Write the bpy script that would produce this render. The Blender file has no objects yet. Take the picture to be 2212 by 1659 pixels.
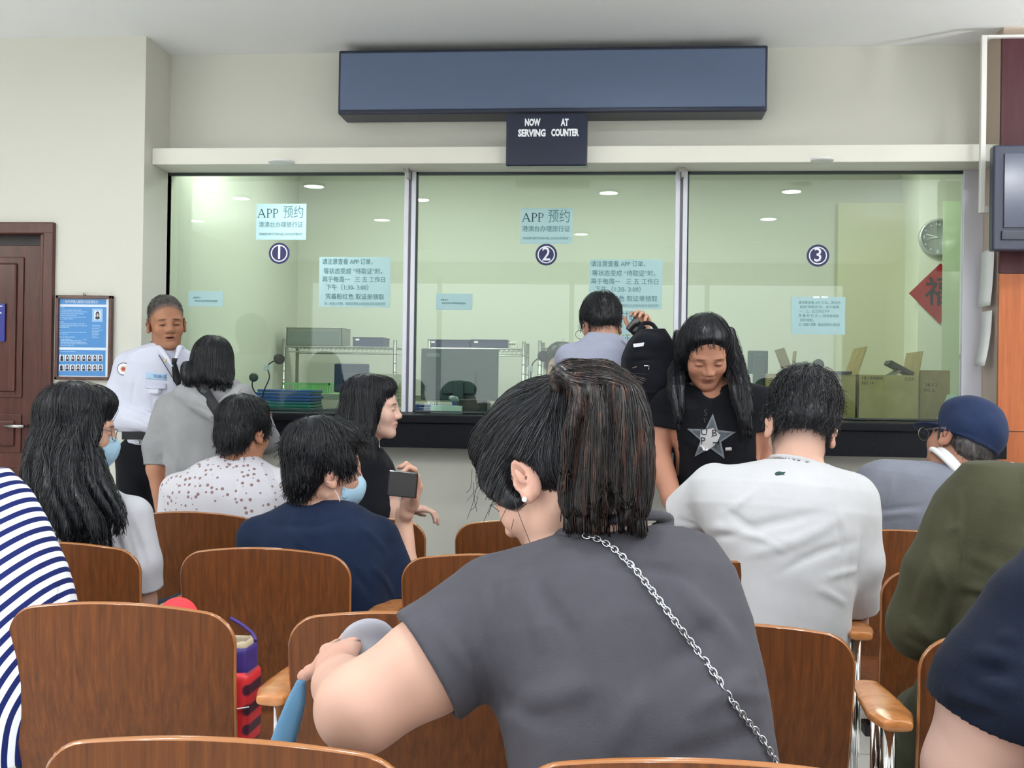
import bpy, math, random
import numpy as np
from mathutils import Vector, Matrix
sc = bpy.context.scene
COL = sc.collection
# ------------------------------------------------------------------ camera, exposure, light
PW, PH, FPX = 2212.0, 1659.0, 2450.0
CAMZ = 1.29
YAW, PITCH, ROLL = 0.0920, 0.0063, 0.015
CAM = np.array([0.0, 0.0, CAMZ])
_f = np.array([-math.sin(YAW)*math.cos(PITCH), math.cos(YAW)*math.cos(PITCH), math.sin(PITCH)])
_r0 = np.array([math.cos(YAW), math.sin(YAW), 0.0])
_u0 = np.cross(_r0, _f)
_r = _r0*math.cos(ROLL) + _u0*math.sin(ROLL)
_u = _u0*math.cos(ROLL) - _r0*math.sin(ROLL)
def ray(px, py):
    return _f + _r*((px-PW/2)/FPX) + _u*((PH/2-py)/FPX)
def W(px, py, Y):
    """world point seen at photo pixel (px, py) on the plane at depth Y"""
    d = ray(px, py); return CAM + d*(Y/d[1])
def WZ(px, py, z):
    d = ray(px, py); return CAM + d*((z-CAMZ)/d[2])
def WX(px, Y): return float(W(px, 840, Y)[0])
cam_data = bpy.data.cameras.new('camera'); cam = bpy.data.objects.new('camera', cam_data)
COL.objects.link(cam); sc.camera = cam
cam_data.sensor_width = 36.0; cam_data.lens = 36.0*FPX/PW
cam.matrix_world = Matrix(((_r[0], _u[0], -_f[0], 0), (_r[1], _u[1], -_f[1], 0), (_r[2], _u[2], -_f[2], CAMZ), (0, 0, 0, 1)))
cam_data.clip_start = 0.05
sc.view_settings.view_transform = 'Standard'; sc.view_settings.look = 'None'
sc.view_settings.gamma = 1.0; sc.view_settings.use_curve_mapping = False
sc.view_settings.exposure = 0.13
sc.cycles.use_denoising = True
sc.cycles.max_bounces = 8; sc.cycles.transparent_max_bounces = 16
sc.cycles.sample_clamp_indirect = 6.0
wd = bpy.data.worlds.new('world'); sc.world = wd; wd.use_nodes = True
wd.node_tree.nodes['Background'].inputs[0].default_value = (0.93, 0.97, 1.0, 1)
wd.node_tree.nodes['Background'].inputs[1].default_value = 2.6
LAMP_W = 14.0
CEIL = 2.98
GY = 5.6            # plane of the service windows
# ------------------------------------------------------------------ materials
def lin(c):
    c = np.array(c, float)/255.0
    return tuple(np.where(c <= 0.04045, c/12.92, ((c+0.055)/1.055)**2.4))
_M = {}
def mat(name, rgb=(200, 200, 200), rough=0.6, metal=0.0, spec=0.5, coat=0.0, emit=0, sheen=0.0, sss=0.0):
    if name in _M: return _M[name]
    m = bpy.data.materials.new(name); m.use_nodes = True
    b = m.node_tree.nodes['Principled BSDF']
    b.inputs['Base Color'].default_value = (*lin(rgb), 1)
    b.inputs['Roughness'].default_value = rough
    b.inputs['Metallic'].default_value = metal
    b.inputs['Specular IOR Level'].default_value = spec
    b.inputs['Coat Weight'].default_value = coat
    b.inputs['Sheen Weight'].default_value = sheen
    if emit:
        b.inputs['Emission Color'].default_value = (*lin(rgb), 1)
        b.inputs['Emission Strength'].default_value = emit
    m.diffuse_color = (*lin(rgb), 1)
    _M[name] = m
    return m
def nodes(m): return m.node_tree.nodes, m.node_tree.links, m.node_tree.nodes['Principled BSDF']
def coords(m, scale=(1, 1, 1), kind='Object'):
    n, l, b = nodes(m)
    tc = n.new('ShaderNodeTexCoord'); mp = n.new('ShaderNodeMapping')
    mp.inputs['Scale'].default_value = scale
    l.new(tc.outputs[kind], mp.inputs['Vector']); return mp
def noise(m, scale, detail=4, mapscale=(1, 1, 1), rough=0.55, dist=0.0):
    n, l, b = nodes(m)
    t = n.new('ShaderNodeTexNoise'); t.inputs['Scale'].default_value = scale
    t.inputs['Detail'].default_value = detail; t.inputs['Roughness'].default_value = rough
    t.inputs['Distortion'].default_value = dist
    l.new(coords(m, mapscale).outputs[0], t.inputs['Vector']); return t
def bump(m, tex, strength=0.2, distance=0.01):
    n, l, b = nodes(m)
    bp = n.new('ShaderNodeBump'); bp.inputs['Strength'].default_value = strength
    bp.inputs['Distance'].default_value = distance
    l.new(tex.outputs[0], bp.inputs['Height'])
    l.new(bp.outputs[0], b.inputs['Normal']); return bp
def ramp(m, tex, stops, to='Base Color'):
    n, l, b = nodes(m)
    r = n.new('ShaderNodeValToRGB')
    while len(r.color_ramp.elements) < len(stops): r.color_ramp.elements.new(0.5)
    for e, (p, c) in zip(r.color_ramp.elements, stops):
        e.position = p; e.color = (*lin(c), 1)
    l.new(tex.outputs[0], r.inputs[0]); l.new(r.outputs[0], b.inputs[to]); return r
def m_cloth(name, rgb, amt=10, bstr=0.25, scale=350):
    if name in _M: return _M[name]
    m = mat(name, rgb, rough=0.9, spec=0.15, sheen=0.05)
    c = np.array(rgb)
    t = noise(m, 9, 3); ramp(m, t, [(0.3, np.clip(c-amt, 0, 255)), (0.7, np.clip(c+amt, 0, 255))])
    t2 = noise(m, scale, 2); bump(m, t2, bstr, 0.002)
    return m
def m_wood(name, dark, light, rough=0.3, coat=0.25, mapscale=(26, 26, 1.6)):
    if name in _M: return _M[name]
    m = mat(name, light, rough=rough, spec=0.28, coat=coat)
    m.node_tree.nodes['Principled BSDF'].inputs['Coat Roughness'].default_value = 0.18
    t = noise(m, 3.2, 8, mapscale, 0.62, 0.4)
    ramp(m, t, [(0.28, dark), (0.52, tuple((np.array(dark)+np.array(light))/2)), (0.75, light)])
    bump(m, t, 0.08, 0.002)
    return m
def m_attr(name, rough=0.5, spec=0.3, sss=0.0, bscale=0, bstr=0.1):
    """colour comes from the mesh's own 'tint' attribute"""
    if name in _M: return _M[name]
    m = mat(name, (200, 160, 140), rough=rough, spec=spec)
    n, l, b = nodes(m)
    a = n.new('ShaderNodeAttribute'); a.attribute_name = 'tint'
    l.new(a.outputs['Color'], b.inputs['Base Color'])
    if sss:
        b.inputs['Subsurface Weight'].default_value = sss
        b.inputs['Subsurface Radius'].default_value = (0.012, 0.005, 0.003)
        b.inputs['Subsurface Scale'].default_value = 1.0
    if bscale:
        t = noise(m, bscale, 3); bump(m, t, bstr, 0.002)
    return m
def m_hair(name, rgb=(14, 14, 18), rough=0.42):
    if name in _M: return _M[name]
    m = mat(name, rgb, rough=rough, spec=0.55)
    t = noise(m, 60, 3)
    c = np.array(rgb); ramp(m, t, [(0.3, c*0.6), (0.75, np.clip(c*1.5+4, 0, 255))])
    return m
# ------------------------------------------------------------------ object helpers
def raw(name, V, Fc, m=None, parent=None, smooth=False, mi=None):
    me = bpy.data.meshes.new(name)
    me.from_pydata([tuple(map(float, v)) for v in V], [], [tuple(f) for f in Fc])
    me.update()
    ms = m if isinstance(m, (list, tuple)) else [m]
    for k in ms:
        if k: me.materials.append(k)
    if mi is not None:
        for p, i in zip(me.polygons, mi): p.material_index = int(i)
    if smooth:
        me.polygons.foreach_set('use_smooth', [True]*len(me.polygons))
    return link(name, me, parent)
def link(name, me, parent=None):
    o = bpy.data.objects.new(name, me); COL.objects.link(o)
    if parent is not None:
        o.parent = parent
        o.matrix_parent_inverse = wm(parent).inverted()
    return o
def wm(o):
    m = o.matrix_basis.copy()
    if o.parent: m = wm(o.parent) @ o.matrix_parent_inverse @ m
    return m
def tag(o, label, cat, group=None):
    o['label'] = label; o['category'] = cat
    if group: o['group'] = group
    return o
def empty(name, loc, label=None, cat=None, group=None, rz=0.0):
    o = bpy.data.objects.new(name, None); COL.objects.link(o)
    o.location = tuple(map(float, loc)); o.rotation_euler = (0, 0, rz)
    o.empty_display_size = 0.1
    if label: tag(o, label, cat, group)
    return o
def struct(o): o['kind'] = 'structure'; return o
class MB:
    def __init__(s): s.V, s.F, s.M = [], [], []
    def add(s, V, Fc, mi=0):
        n = len(s.V); s.V += [tuple(v) for v in V]; s.F += [tuple(i+n for i in f) for f in Fc]; s.M += [mi]*len(Fc); return s
    def box(s, x0, x1, y0, y1, z0, z1, mi=0, bev=0.0, R=None, c=None):
        if bev <= 0:
            V = [(x, y, z) for z in (z0, z1) for y in (y0, y1) for x in (x0, x1)]
            Fc = [(0, 2, 3, 1), (4, 5, 7, 6), (0, 1, 5, 4), (2, 6, 7, 3), (0, 4, 6, 2), (1, 3, 7, 5)]
        else:
            V, Fc = rbox(x0, x1, y0, y1, z0, z1, bev)
        if R is not None:
            V = [tuple(np.array(R) @ np.array(v) + (c if c is not None else 0)) for v in V]
        return s.add(V, Fc, mi)
    def tube(s, pts, r, n=10, mi=0, caps=True):
        V, Fc = tube(pts, r, n, caps); return s.add(V, Fc, mi)
    def lathe(s, c, axis, prof, n=24, mi=0, caps=True):
        """prof: list of (radius, height along axis)"""
        a = np.array(axis, float); a /= np.linalg.norm(a)
        e = np.cross(a, (0, 0, 1.0)); 
        if np.linalg.norm(e) < 1e-3: e = np.cross(a, (0, 1.0, 0))
        e /= np.linalg.norm(e); g = np.cross(a, e)
        V = []; Fc = []
        for (r, h) in prof:
            for k in range(n):
                t = 2*math.pi*k/n
                V.append(tuple(np.array(c)+a*h+e*r*math.cos(t)+g*r*math.sin(t)))
        for i in range(len(prof)-1):
            for k in range(n):
                k2 = (k+1) % n
                Fc.append((i*n+k, i*n+k2, (i+1)*n+k2, (i+1)*n+k))
        if caps: Fc.append(tuple(range(n))[::-1]); Fc.append(tuple((len(prof)-1)*n+k for k in range(n)))
        return s.add(V, Fc, mi)
    def build(s, name, m, parent=None, smooth=False): return raw(name, s.V, s.F, m, parent, smooth, s.M)
def rbox(x0, x1, y0, y1, z0, z1, b):
    bm = __import__('bmesh').new()
    bmesh = __import__('bmesh')
    vs = [bm.verts.new((x, y, z)) for z in (z0, z1) for y in (y0, y1) for x in (x0, x1)]
    for f in [(0, 2, 3, 1), (4, 5, 7, 6), (0, 1, 5, 4), (2, 6, 7, 3), (0, 4, 6, 2), (1, 3, 7, 5)]:
        bm.faces.new([vs[i] for i in f])
    bmesh.ops.bevel(bm, geom=bm.edges[:], offset=b, segments=2, affect='EDGES', profile=0.5)
    bm.verts.index_update()
    V = [tuple(v.co) for v in bm.verts]; Fc = [tuple(v.index for v in f.verts) for f in bm.faces]
    bm.free(); return V, Fc
def tube(pts, r, n=10, caps=True):
    P = np.array(pts, float); m = len(P)
    rr = np.full(m, r) if np.isscalar(r) else np.array(r, float)
    T = np.gradient(P, axis=0); T /= np.linalg.norm(T, axis=1)[:, None]+1e-12
    ref = np.array([0, 0, 1.0]) if abs(T[0][2]) < 0.9 else np.array([1.0, 0, 0])
    V = []; Fc = []
    e = np.cross(T[0], ref); e /= np.linalg.norm(e)
    for i in range(m):
        e = e - T[i]*np.dot(e, T[i]); e /= np.linalg.norm(e)+1e-12
        g = np.cross(T[i], e)
        for k in range(n):
            t = 2*math.pi*k/n
            V.append(P[i]+(e*math.cos(t)+g*math.sin(t))*rr[i])
    for i in range(m-1):
        for k in range(n):
            k2 = (k+1) % n
            Fc.append((i*n+k, i*n+k2, (i+1)*n+k2, (i+1)*n+k))
    if caps: Fc.append(tuple(range(n))[::-1]); Fc.append(tuple((m-1)*n+k for k in range(n)))
    return V, Fc
def box(name, x0, x1, y0, y1, z0, z1, m, parent=None, bev=0.0):
    return MB().box(x0, x1, y0, y1, z0, z1, 0, bev).build(name, m, parent)
def spline(pts, n=24):
    """Catmull-Rom through points"""
    P = np.array(pts, float)
    if len(P) < 3:
        t = np.linspace(0, 1, n)[:, None]; return P[0]*(1-t)+P[-1]*t
    Q = np.vstack([2*P[0]-P[1], P, 2*P[-1]-P[-2]])
    out = []
    per = max(2, n//(len(P)-1))
    for i in range(len(P)-1):
        a, b, c, d = Q[i:i+4]
        for t in np.linspace(0, 1, per, endpoint=False):
            out.append(0.5*((2*b)+(-a+c)*t+(2*a-5*b+4*c-d)*t*t+(-a+3*b-3*c+d)*t**3))
    out.append(P[-1]); return np.array(out)
def text(name, s, size, origin, m, parent=None, right=(1, 0, 0), up=(0, 0, 1), ext=0.0006, bold=0.0, sx=1.0, align='CENTER', res=2, maxw=None, space=1.0):
    cu = bpy.data.curves.new(name, 'FONT'); cu.body = s; cu.size = size
    cu.extrude = ext; cu.offset = bold; cu.align_x = align; cu.align_y = 'CENTER'
    cu.resolution_u = res; cu.space_character = space
    tmp = bpy.data.objects.new(name+'_t', cu); COL.objects.link(tmp)
    bpy.context.view_layer.update()
    me = bpy.data.meshes.new_from_object(tmp.evaluated_get(bpy.context.evaluated_depsgraph_get()))
    bpy.data.objects.remove(tmp); bpy.data.curves.remove(cu)
    me.name = name
    n = len(me.vertices); co = np.empty(n*3); me.vertices.foreach_get('co', co); co = co.reshape(-1, 3)
    if n:
        if maxw:
            wdt = (co[:, 0].max()-co[:, 0].min())*sx
            if wdt > maxw: sx *= maxw/wdt
        r = np.array(right, float); u = np.array(up, float); nn = np.cross(r, u)
        P = np.array(origin)+np.outer(co[:, 0]*sx, r)+np.outer(co[:, 1], u)+np.outer(co[:, 2], nn)
        me.vertices.foreach_set('co', P.ravel())
    me.materials.clear(); me.materials.append(m)
    return link(name, me, parent)
# ------------------------------------------------------------------ volume modelling: distance fields -> one smooth surface
def nrm(v): v = np.array(v, float); return v/(np.linalg.norm(v)+1e-12)
def rot(yaw=0, pitch=0, roll=0):
    """degrees; yaw 0 faces +Y (away from the camera), positive turns to the left; pitch < 0 bows down"""
    a, b, c = np.radians([yaw, pitch, roll])
    Rz = np.array([[math.cos(a), -math.sin(a), 0], [math.sin(a), math.cos(a), 0], [0, 0, 1]])
    Rx = np.array([[1, 0, 0], [0, math.cos(b), -math.sin(b)], [0, math.sin(b), math.cos(b)]])
    Ry = np.array([[math.cos(c), 0, math.sin(c)], [0, 1, 0], [-math.sin(c), 0, math.cos(c)]])
    return Rz @ Rx @ Ry
class Fld:
    def __init__(s, lo, hi, h):
        s.h = h; s.lo = np.array(lo, float)
        s.n = np.maximum(4, np.ceil((np.array(hi, float)-s.lo)/h).astype(int)+1)
        s.ax = [(s.lo[i]+h*np.arange(s.n[i])).astype(np.float32) for i in range(3)]
        s.d = np.full(tuple(s.n), 0.15, np.float32)
    def blank(s):
        g = Fld.__new__(Fld); g.h, g.lo, g.n, g.ax = s.h, s.lo, s.n, s.ax; g.d = np.full(s.d.shape, 0.15, np.float32); return g
    def _sl(s, lo, hi, m):
        out = []
        for i in range(3):
            a = int(max(0, math.floor((lo[i]-m-s.lo[i])/s.h))); b = int(min(s.n[i], math.ceil((hi[i]+m-s.lo[i])/s.h)+1))
            if b <= a: return None
            out.append(slice(a, b))
        return tuple(out)
    def _xyz(s, sl): return s.ax[0][sl[0]][:, None, None], s.ax[1][sl[1]][None, :, None], s.ax[2][sl[2]][None, None, :]
    def _op(s, lo, hi, fn, k, mode):
        sl = s._sl(lo, hi, max(k, 0.0)+3*s.h+0.012)
        if sl is None: return s
        b = fn(*s._xyz(sl)).astype(np.float32)
        a = s.d[sl]
        if mode == 'sub': b = -b
        if mode == 'add':
            r = np.minimum(a, b)
            if k > 0: hh = np.maximum(k-np.abs(a-b), 0)/k; r -= hh*hh*k*0.25
        else:
            r = np.maximum(a, b)
            if k > 0: hh = np.maximum(k-np.abs(a-b), 0)/k; r += hh*hh*k*0.25
        s.d[sl] = r
        return s
    # ellipsoid
    def ell(s, c, r, R=None, k=0.02, mode='add'):
        c = np.array(c, float); r = np.array(r if np.ndim(r) else (r, r, r), float)
        R = np.eye(3) if R is None else np.array(R); m = r.max()
        ext = np.sqrt(((R*r)**2).sum(1))
        def fn(X, Y, Z):
            x, y, z = X-c[0], Y-c[1], Z-c[2]
            u = R[0, 0]*x+R[1, 0]*y+R[2, 0]*z; v = R[0, 1]*x+R[1, 1]*y+R[2, 1]*z; w = R[0, 2]*x+R[1, 2]*y+R[2, 2]*z
            k0 = np.sqrt((u/r[0])**2+(v/r[1])**2+(w/r[2])**2)
            k1 = np.sqrt((u/r[0]**2)**2+(v/r[1]**2)**2+(w/r[2]**2)**2)+1e-6
            return k0*(k0-1)/k1
        return s._op(c-ext, c+ext, fn, k, mode)
    # tapered capsule, optional flattening: fl=(axis, factor) squeezes distance along an axis
    def cap(s, a, b, ra, rb=None, k=0.02, mode='add', fl=None):
        a = np.array(a, float); b = np.array(b, float); rb = ra if rb is None else rb
        ab = b-a; L2 = float(ab @ ab)+1e-9; m = max(ra, rb)*(1 if fl is None else max(1, 1/fl[1]))
        def fn(X, Y, Z):
            x, y, z = X-a[0], Y-a[1], Z-a[2]
            t = np.clip((x*ab[0]+y*ab[1]+z*ab[2])/L2, 0, 1)
            x = x-t*ab[0]; y = y-t*ab[1]; z = z-t*ab[2]
            if fl is not None:
                ax, f = nrm(fl[0]), fl[1]
                q = (x*ax[0]+y*ax[1]+z*ax[2])*(f-1)
                x = x+q*ax[0]; y = y+q*ax[1]; z = z+q*ax[2]
            return np.sqrt(x*x+y*y+z*z)-(ra+(rb-ra)*t)
        return s._op(np.minimum(a, b)-m, np.maximum(a, b)+m, fn, k, mode)
    def chain(s, pts, rs, k=0.02, mode='add', fl=None):
        rs = [rs]*len(pts) if np.isscalar(rs) else rs
        for i in range(len(pts)-1): s.cap(pts[i], pts[i+1], rs[i], rs[i+1], k, mode, fl)
        return s
    def box(s, c, hs, R=None, r=0.01, k=0.0, mode='add'):
        c = np.array(c, float); hs = np.array(hs, float)-r; R = np.eye(3) if R is None else np.array(R)
        ext = np.abs(R) @ (hs+r)
        def fn(X, Y, Z):
            x, y, z = X-c[0], Y-c[1], Z-c[2]
            q = [np.abs(R[0, i]*x+R[1, i]*y+R[2, i]*z)-hs[i] for i in range(3)]
            out = np.sqrt(np.maximum(q[0], 0)**2+np.maximum(q[1], 0)**2+np.maximum(q[2], 0)**2)
            return out+np.minimum(np.maximum(q[0], np.maximum(q[1], q[2])), 0)-r
        return s._op(c-ext, c+ext, fn, k, mode)
    def torus(s, c, n, Rr, r, k=0.004, mode='add', sx=None):
        """ring; sx=(axis, factor) makes it oval"""
        c = np.array(c, float); n = nrm(n); m = (Rr+r)*(1.6 if sx else 1)
        def fn(X, Y, Z):
            x, y, z = X-c[0], Y-c[1], Z-c[2]
            if sx is not None:
                ax = nrm(sx[0]); q = (x*ax[0]+y*ax[1]+z*ax[2])*(1/sx[1]-1)
                x = x+q*ax[0]; y = y+q*ax[1]; z = z+q*ax[2]
            h = x*n[0]+y*n[1]+z*n[2]
            rad = np.sqrt(np.maximum(x*x+y*y+z*z-h*h, 0))-Rr
            return np.sqrt(rad*rad+h*h)-r
        return s._op(c-m, c+m, fn, k, mode)
    def loft(s, pts, lat, ws, ds, k=0.03, mode='add', pw=2.0):
        """body trunk: cross-sections (half width ws, half depth ds) along the line pts; lat = sideways direction (one, or one per station)"""
        P = np.array(pts, float); n = len(P)
        L = np.array(lat, float); L = np.tile(L, (n, 1)) if L.ndim == 1 else L
        t0 = np.linspace(0, 1, n); tt = np.linspace(0, 1, max(12, 3*n))
        # smooth the stations by cubic resampling
        Q = spline(P, 3*(n-1)+1) if n > 2 else P
        tq = np.linspace(0, 1, len(Q))
        ax = P[-1]-P[0]; Lg = float(ax @ ax); axn = nrm(ax)
        par = (Q-P[0]) @ ax/Lg
        par = np.maximum.accumulate(par+np.arange(len(par))*1e-6)
        off = (Q-P[0])-np.outer(par, ax)
        wsq = np.interp(tq, t0, ws); dsq = np.interp(tq, t0, ds)
        Lq = np.stack([np.interp(tq, t0, L[:, i]) for i in range(3)], 1)
        Lq -= np.outer(Lq @ axn, axn); Lq /= np.linalg.norm(Lq, axis=1)[:, None]
        Dq = np.cross(axn, Lq)
        mx = max(max(ws), max(ds))
        def fn(X, Y, Z):
            x, y, z = X-P[0][0], Y-P[0][1], Z-P[0][2]
            t = (x*ax[0]+y*ax[1]+z*ax[2])/Lg
            tc = np.clip(t, par[0], par[-1])
            g = lambda a: np.interp(tc, par, a).astype(np.float32)
            dx = x-tc*ax[0]-g(off[:, 0]); dy = y-tc*ax[1]-g(off[:, 1]); dz = z-tc*ax[2]-g(off[:, 2])
            lx, ly, lz = g(Lq[:, 0]), g(Lq[:, 1]), g(Lq[:, 2])
            u = dx*lx+dy*ly+dz*lz
            lx, ly, lz = g(Dq[:, 0]), g(Dq[:, 1]), g(Dq[:, 2])
            v = dx*lx+dy*ly+dz*lz
            w = g(wsq); dd = g(dsq)
            e = (np.abs(u/w)**pw+np.abs(v/dd)**pw)**(1/pw)
            ins = (e-1)*np.minimum(w, dd)
            # true-ish distance outside using the local scale
            over = (t-tc)*math.sqrt(Lg)
            rr = np.sqrt(u*u+v*v)+1e-6
            dout = rr*(1-1/np.maximum(e, 1e-3))
            base = np.where(e > 1, np.minimum(dout, np.maximum(ins, 0)*1.5+dout*0), ins)
            return np.where(np.abs(over) > 1e-6, np.sqrt(np.maximum(base, 0)**2+over**2)+np.minimum(base, 0)*0.0, base)
        return s._op(P.min(0)-mx, P.max(0)+mx, fn, k, mode)
    def plane(s, p, n, k=0.0):
        """keep only the side the normal n points away from"""
        n = nrm(n); p = np.array(p, float)
        X, Y, Z = s._xyz((slice(None),)*3)
        b = (X-p[0])*n[0]+(Y-p[1])*n[1]+(Z-p[2])*n[2]
        if k > 0:
            hh = np.maximum(k-np.abs(s.d-b), 0)/k; s.d = (np.maximum(s.d, b)+hh*hh*k*0.25).astype(np.float32)
        else: s.d = np.maximum(s.d, b).astype(np.float32)
        return s
    def fold(s, a, b, w, h):
        """soft ridge (h>0) or crease (h<0) along a line"""
        a = np.array(a, float); b = np.array(b, float); ab = b-a; L2 = float(ab @ ab)+1e-9
        sl = s._sl(np.minimum(a, b), np.maximum(a, b), 3*w)
        if sl is None: return s
        X, Y, Z = s._xyz(sl)
        x, y, z = X-a[0], Y-a[1], Z-a[2]
        t = (x*ab[0]+y*ab[1]+z*ab[2])/L2; tc = np.clip(t, 0, 1)
        q = (x-tc*ab[0])**2+(y-tc*ab[1])**2+(z-tc*ab[2])**2
        s.d[sl] -= (h*np.exp(-q/(w*w))*np.sin(np.clip(tc, 0.04, 0.96)*math.pi)**0.5).astype(np.float32)
        return s
    def wrinkle(s, amp, dirs, freq, seed=0, warp=1.0):
        """cloth waviness: ridges across a direction with irregular spacing and strength"""
        rng = np.random.RandomState(seed); X, Y, Z = s._xyz((slice(None),)*3)
        tot = 0
        for j, dv in enumerate(dirs):
            n = nrm(dv); f = freq*(1+0.35*j)
            p1, p2, p3 = rng.rand(3)*6.28
            q = X*n[0]+Y*n[1]+Z*n[2]
            wv = np.sin(X*7.3+p1)*0.9+np.sin(Y*5.9+Z*8.1+p2)*0.9+np.sin((X-Z)*13.7+p3)*0.45
            ph = q*f*6.2832+wv*warp*1.7
            mask = 0.5+0.5*np.sin(X*9.1+Z*6.7+p2)*np.sin(Z*11.3-X*5.1+Y*8+p3)
            rd = np.sin(ph); rd = np.sign(rd)*np.abs(rd)**1.4
            tot = tot+rd*mask
        s.d += (amp*tot/len(dirs)).astype(np.float32)
        return s
    def inter(s, other): s.d = np.maximum(s.d, other.d); return s
    def minus(s, other, off=0.0): s.d = np.maximum(s.d, -(other.d-off)).astype(np.float32); return s
    def sample(s, P):
        q = (P-s.lo)/s.h
        q = np.clip(q, 0, s.n-1.001); i = q.astype(int); f = q-i
        out = 0
        for dx in (0, 1):
            for dy in (0, 1):
                for dz in (0, 1):
                    wgt = (f[:, 0] if dx else 1-f[:, 0])*(f[:, 1] if dy else 1-f[:, 1])*(f[:, 2] if dz else 1-f[:, 2])
                    out = out+wgt*s.d[i[:, 0]+dx, i[:, 1]+dy, i[:, 2]+dz]
        return out
    def grad(s, P):
        e = s.h*1.5; g = np.zeros_like(P)
        for i in range(3):
            dv = np.zeros(3); dv[i] = e
            g[:, i] = s.sample(P+dv)-s.sample(P-dv)
        return g/(np.linalg.norm(g, axis=1)[:, None]+1e-9)
    def surf(s):
        d = s.d
        d[0], d[-1] = 0.05, 0.05; d[:, 0], d[:, -1] = 0.05, 0.05; d[:, :, 0], d[:, :, -1] = 0.05, 0.05
        ins = d < 0
        c = ins[:-1, :-1, :-1].astype(np.uint8).copy()
        for dx in (0, 1):
            for dy in (0, 1):
                for dz in (0, 1):
                    if dx+dy+dz: c += ins[dx:dx+c.shape[0], dy:dy+c.shape[1], dz:dz+c.shape[2]]
        act = (c > 0) & (c < 8)
        idx = np.argwhere(act)
        if len(idx) == 0: return np.zeros((0, 3)), np.zeros((0, 4), int)
        vid = np.full(act.shape, -1, np.int32); vid[tuple(idx.T)] = np.arange(len(idx))
        val = {}
        for dx in (0, 1):
            for dy in (0, 1):
                for dz in (0, 1):
                    val[dx, dy, dz] = d[idx[:, 0]+dx, idx[:, 1]+dy, idx[:, 2]+dz].astype(np.float64)
        acc = np.zeros((len(idx), 3)); cnt = np.zeros(len(idx))
        for axis in range(3):
            for u in (0, 1):
                for v in (0, 1):
                    a = [0, 0, 0]; b = [0, 0, 0]; o = [j for j in range(3) if j != axis]
                    a[o[0]] = b[o[0]] = u; a[o[1]] = b[o[1]] = v; b[axis] = 1
                    va, vb = val[tuple(a)], val[tuple(b)]
                    cr = (va < 0) != (vb < 0)
                    t = np.where(cr, va/(va-vb+1e-20), 0)
                    p = np.tile(np.array(a, float), (len(idx), 1)); p[:, axis] = t
                    acc[cr] += p[cr]; cnt[cr] += 1
        V = s.lo+(idx+acc/cnt[:, None])*s.h
        quads = []
        for axis in range(3):
            o = [j for j in range(3) if j != axis]
            sa = [slice(None)]*3; sb = [slice(None)]*3; sa[axis] = slice(0, -1); sb[axis] = slice(1, None)
            A, B = ins[tuple(sa)], ins[tuple(sb)]
            e = np.argwhere(A != B)
            e = e[(e[:, o[0]] > 0) & (e[:, o[1]] > 0)]
            flip = A[tuple(e.T)]
            c0 = e.copy(); c1 = e.copy(); c1[:, o[0]] -= 1; c2 = c1.copy(); c2[:, o[1]] -= 1; c3 = e.copy(); c3[:, o[1]] -= 1
            q = np.stack([vid[tuple(cc.T)] for cc in (c0, c1, c2, c3)], 1)
            if axis == 1: flip = ~flip
            q = np.where(flip[:, None], q, q[:, ::-1])
            quads.append(q)
        Q = np.vstack(quads); Q = Q[(Q >= 0).all(1)]
        return V, Q
def npmesh(name, V, Q, m, parent=None, smooth=True, tris=None, tint=None, mi=None):
    me = bpy.data.meshes.new(name)
    nt = 0 if tris is None else len(tris)
    me.vertices.add(len(V)); me.vertices.foreach_set('co', np.asarray(V, np.float32).ravel())
    nl = len(Q)*4+nt*3; me.loops.add(nl)
    lv = np.asarray(Q, np.int32).ravel() if nt == 0 else np.concatenate([np.asarray(Q, np.int32).ravel(), np.asarray(tris, np.int32).ravel()])
    me.loops.foreach_set('vertex_index', lv.astype(np.int32))
    npoly = len(Q)+nt; me.polygons.add(npoly)
    st = np.concatenate([np.arange(len(Q))*4, len(Q)*4+np.arange(nt)*3]).astype(np.int32)
    me.polygons.foreach_set('loop_start', st)
    me.polygons.foreach_set('use_smooth', np.full(npoly, smooth))
    for k in (m if isinstance(m, (list, tuple)) else [m]): me.materials.append(k)
    if mi is not None: me.polygons.foreach_set('material_index', np.asarray(mi, np.int32))
    if tint is not None:
        at = me.color_attributes.new('tint', 'FLOAT_COLOR', 'POINT')
        c4 = np.ones((len(V), 4), np.float32); c4[:, :3] = tint
        at.data.foreach_set('color', c4.ravel())
    me.update(calc_edges=True); me.validate()
    return link(name, me, parent)
def fmesh(F, name, m, parent=None, tintfn=None, extra=None):
    V, Q = F.surf()
    tris = None
    if extra is not None and len(extra[0]):
        n = len(V); V = np.vstack([V, extra[0]]); Q = np.vstack([Q, extra[1]+n])
    tint = tintfn(V) if tintfn is not None else None
    return npmesh(name, V, Q, m, parent, True, tris, tint)
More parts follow.
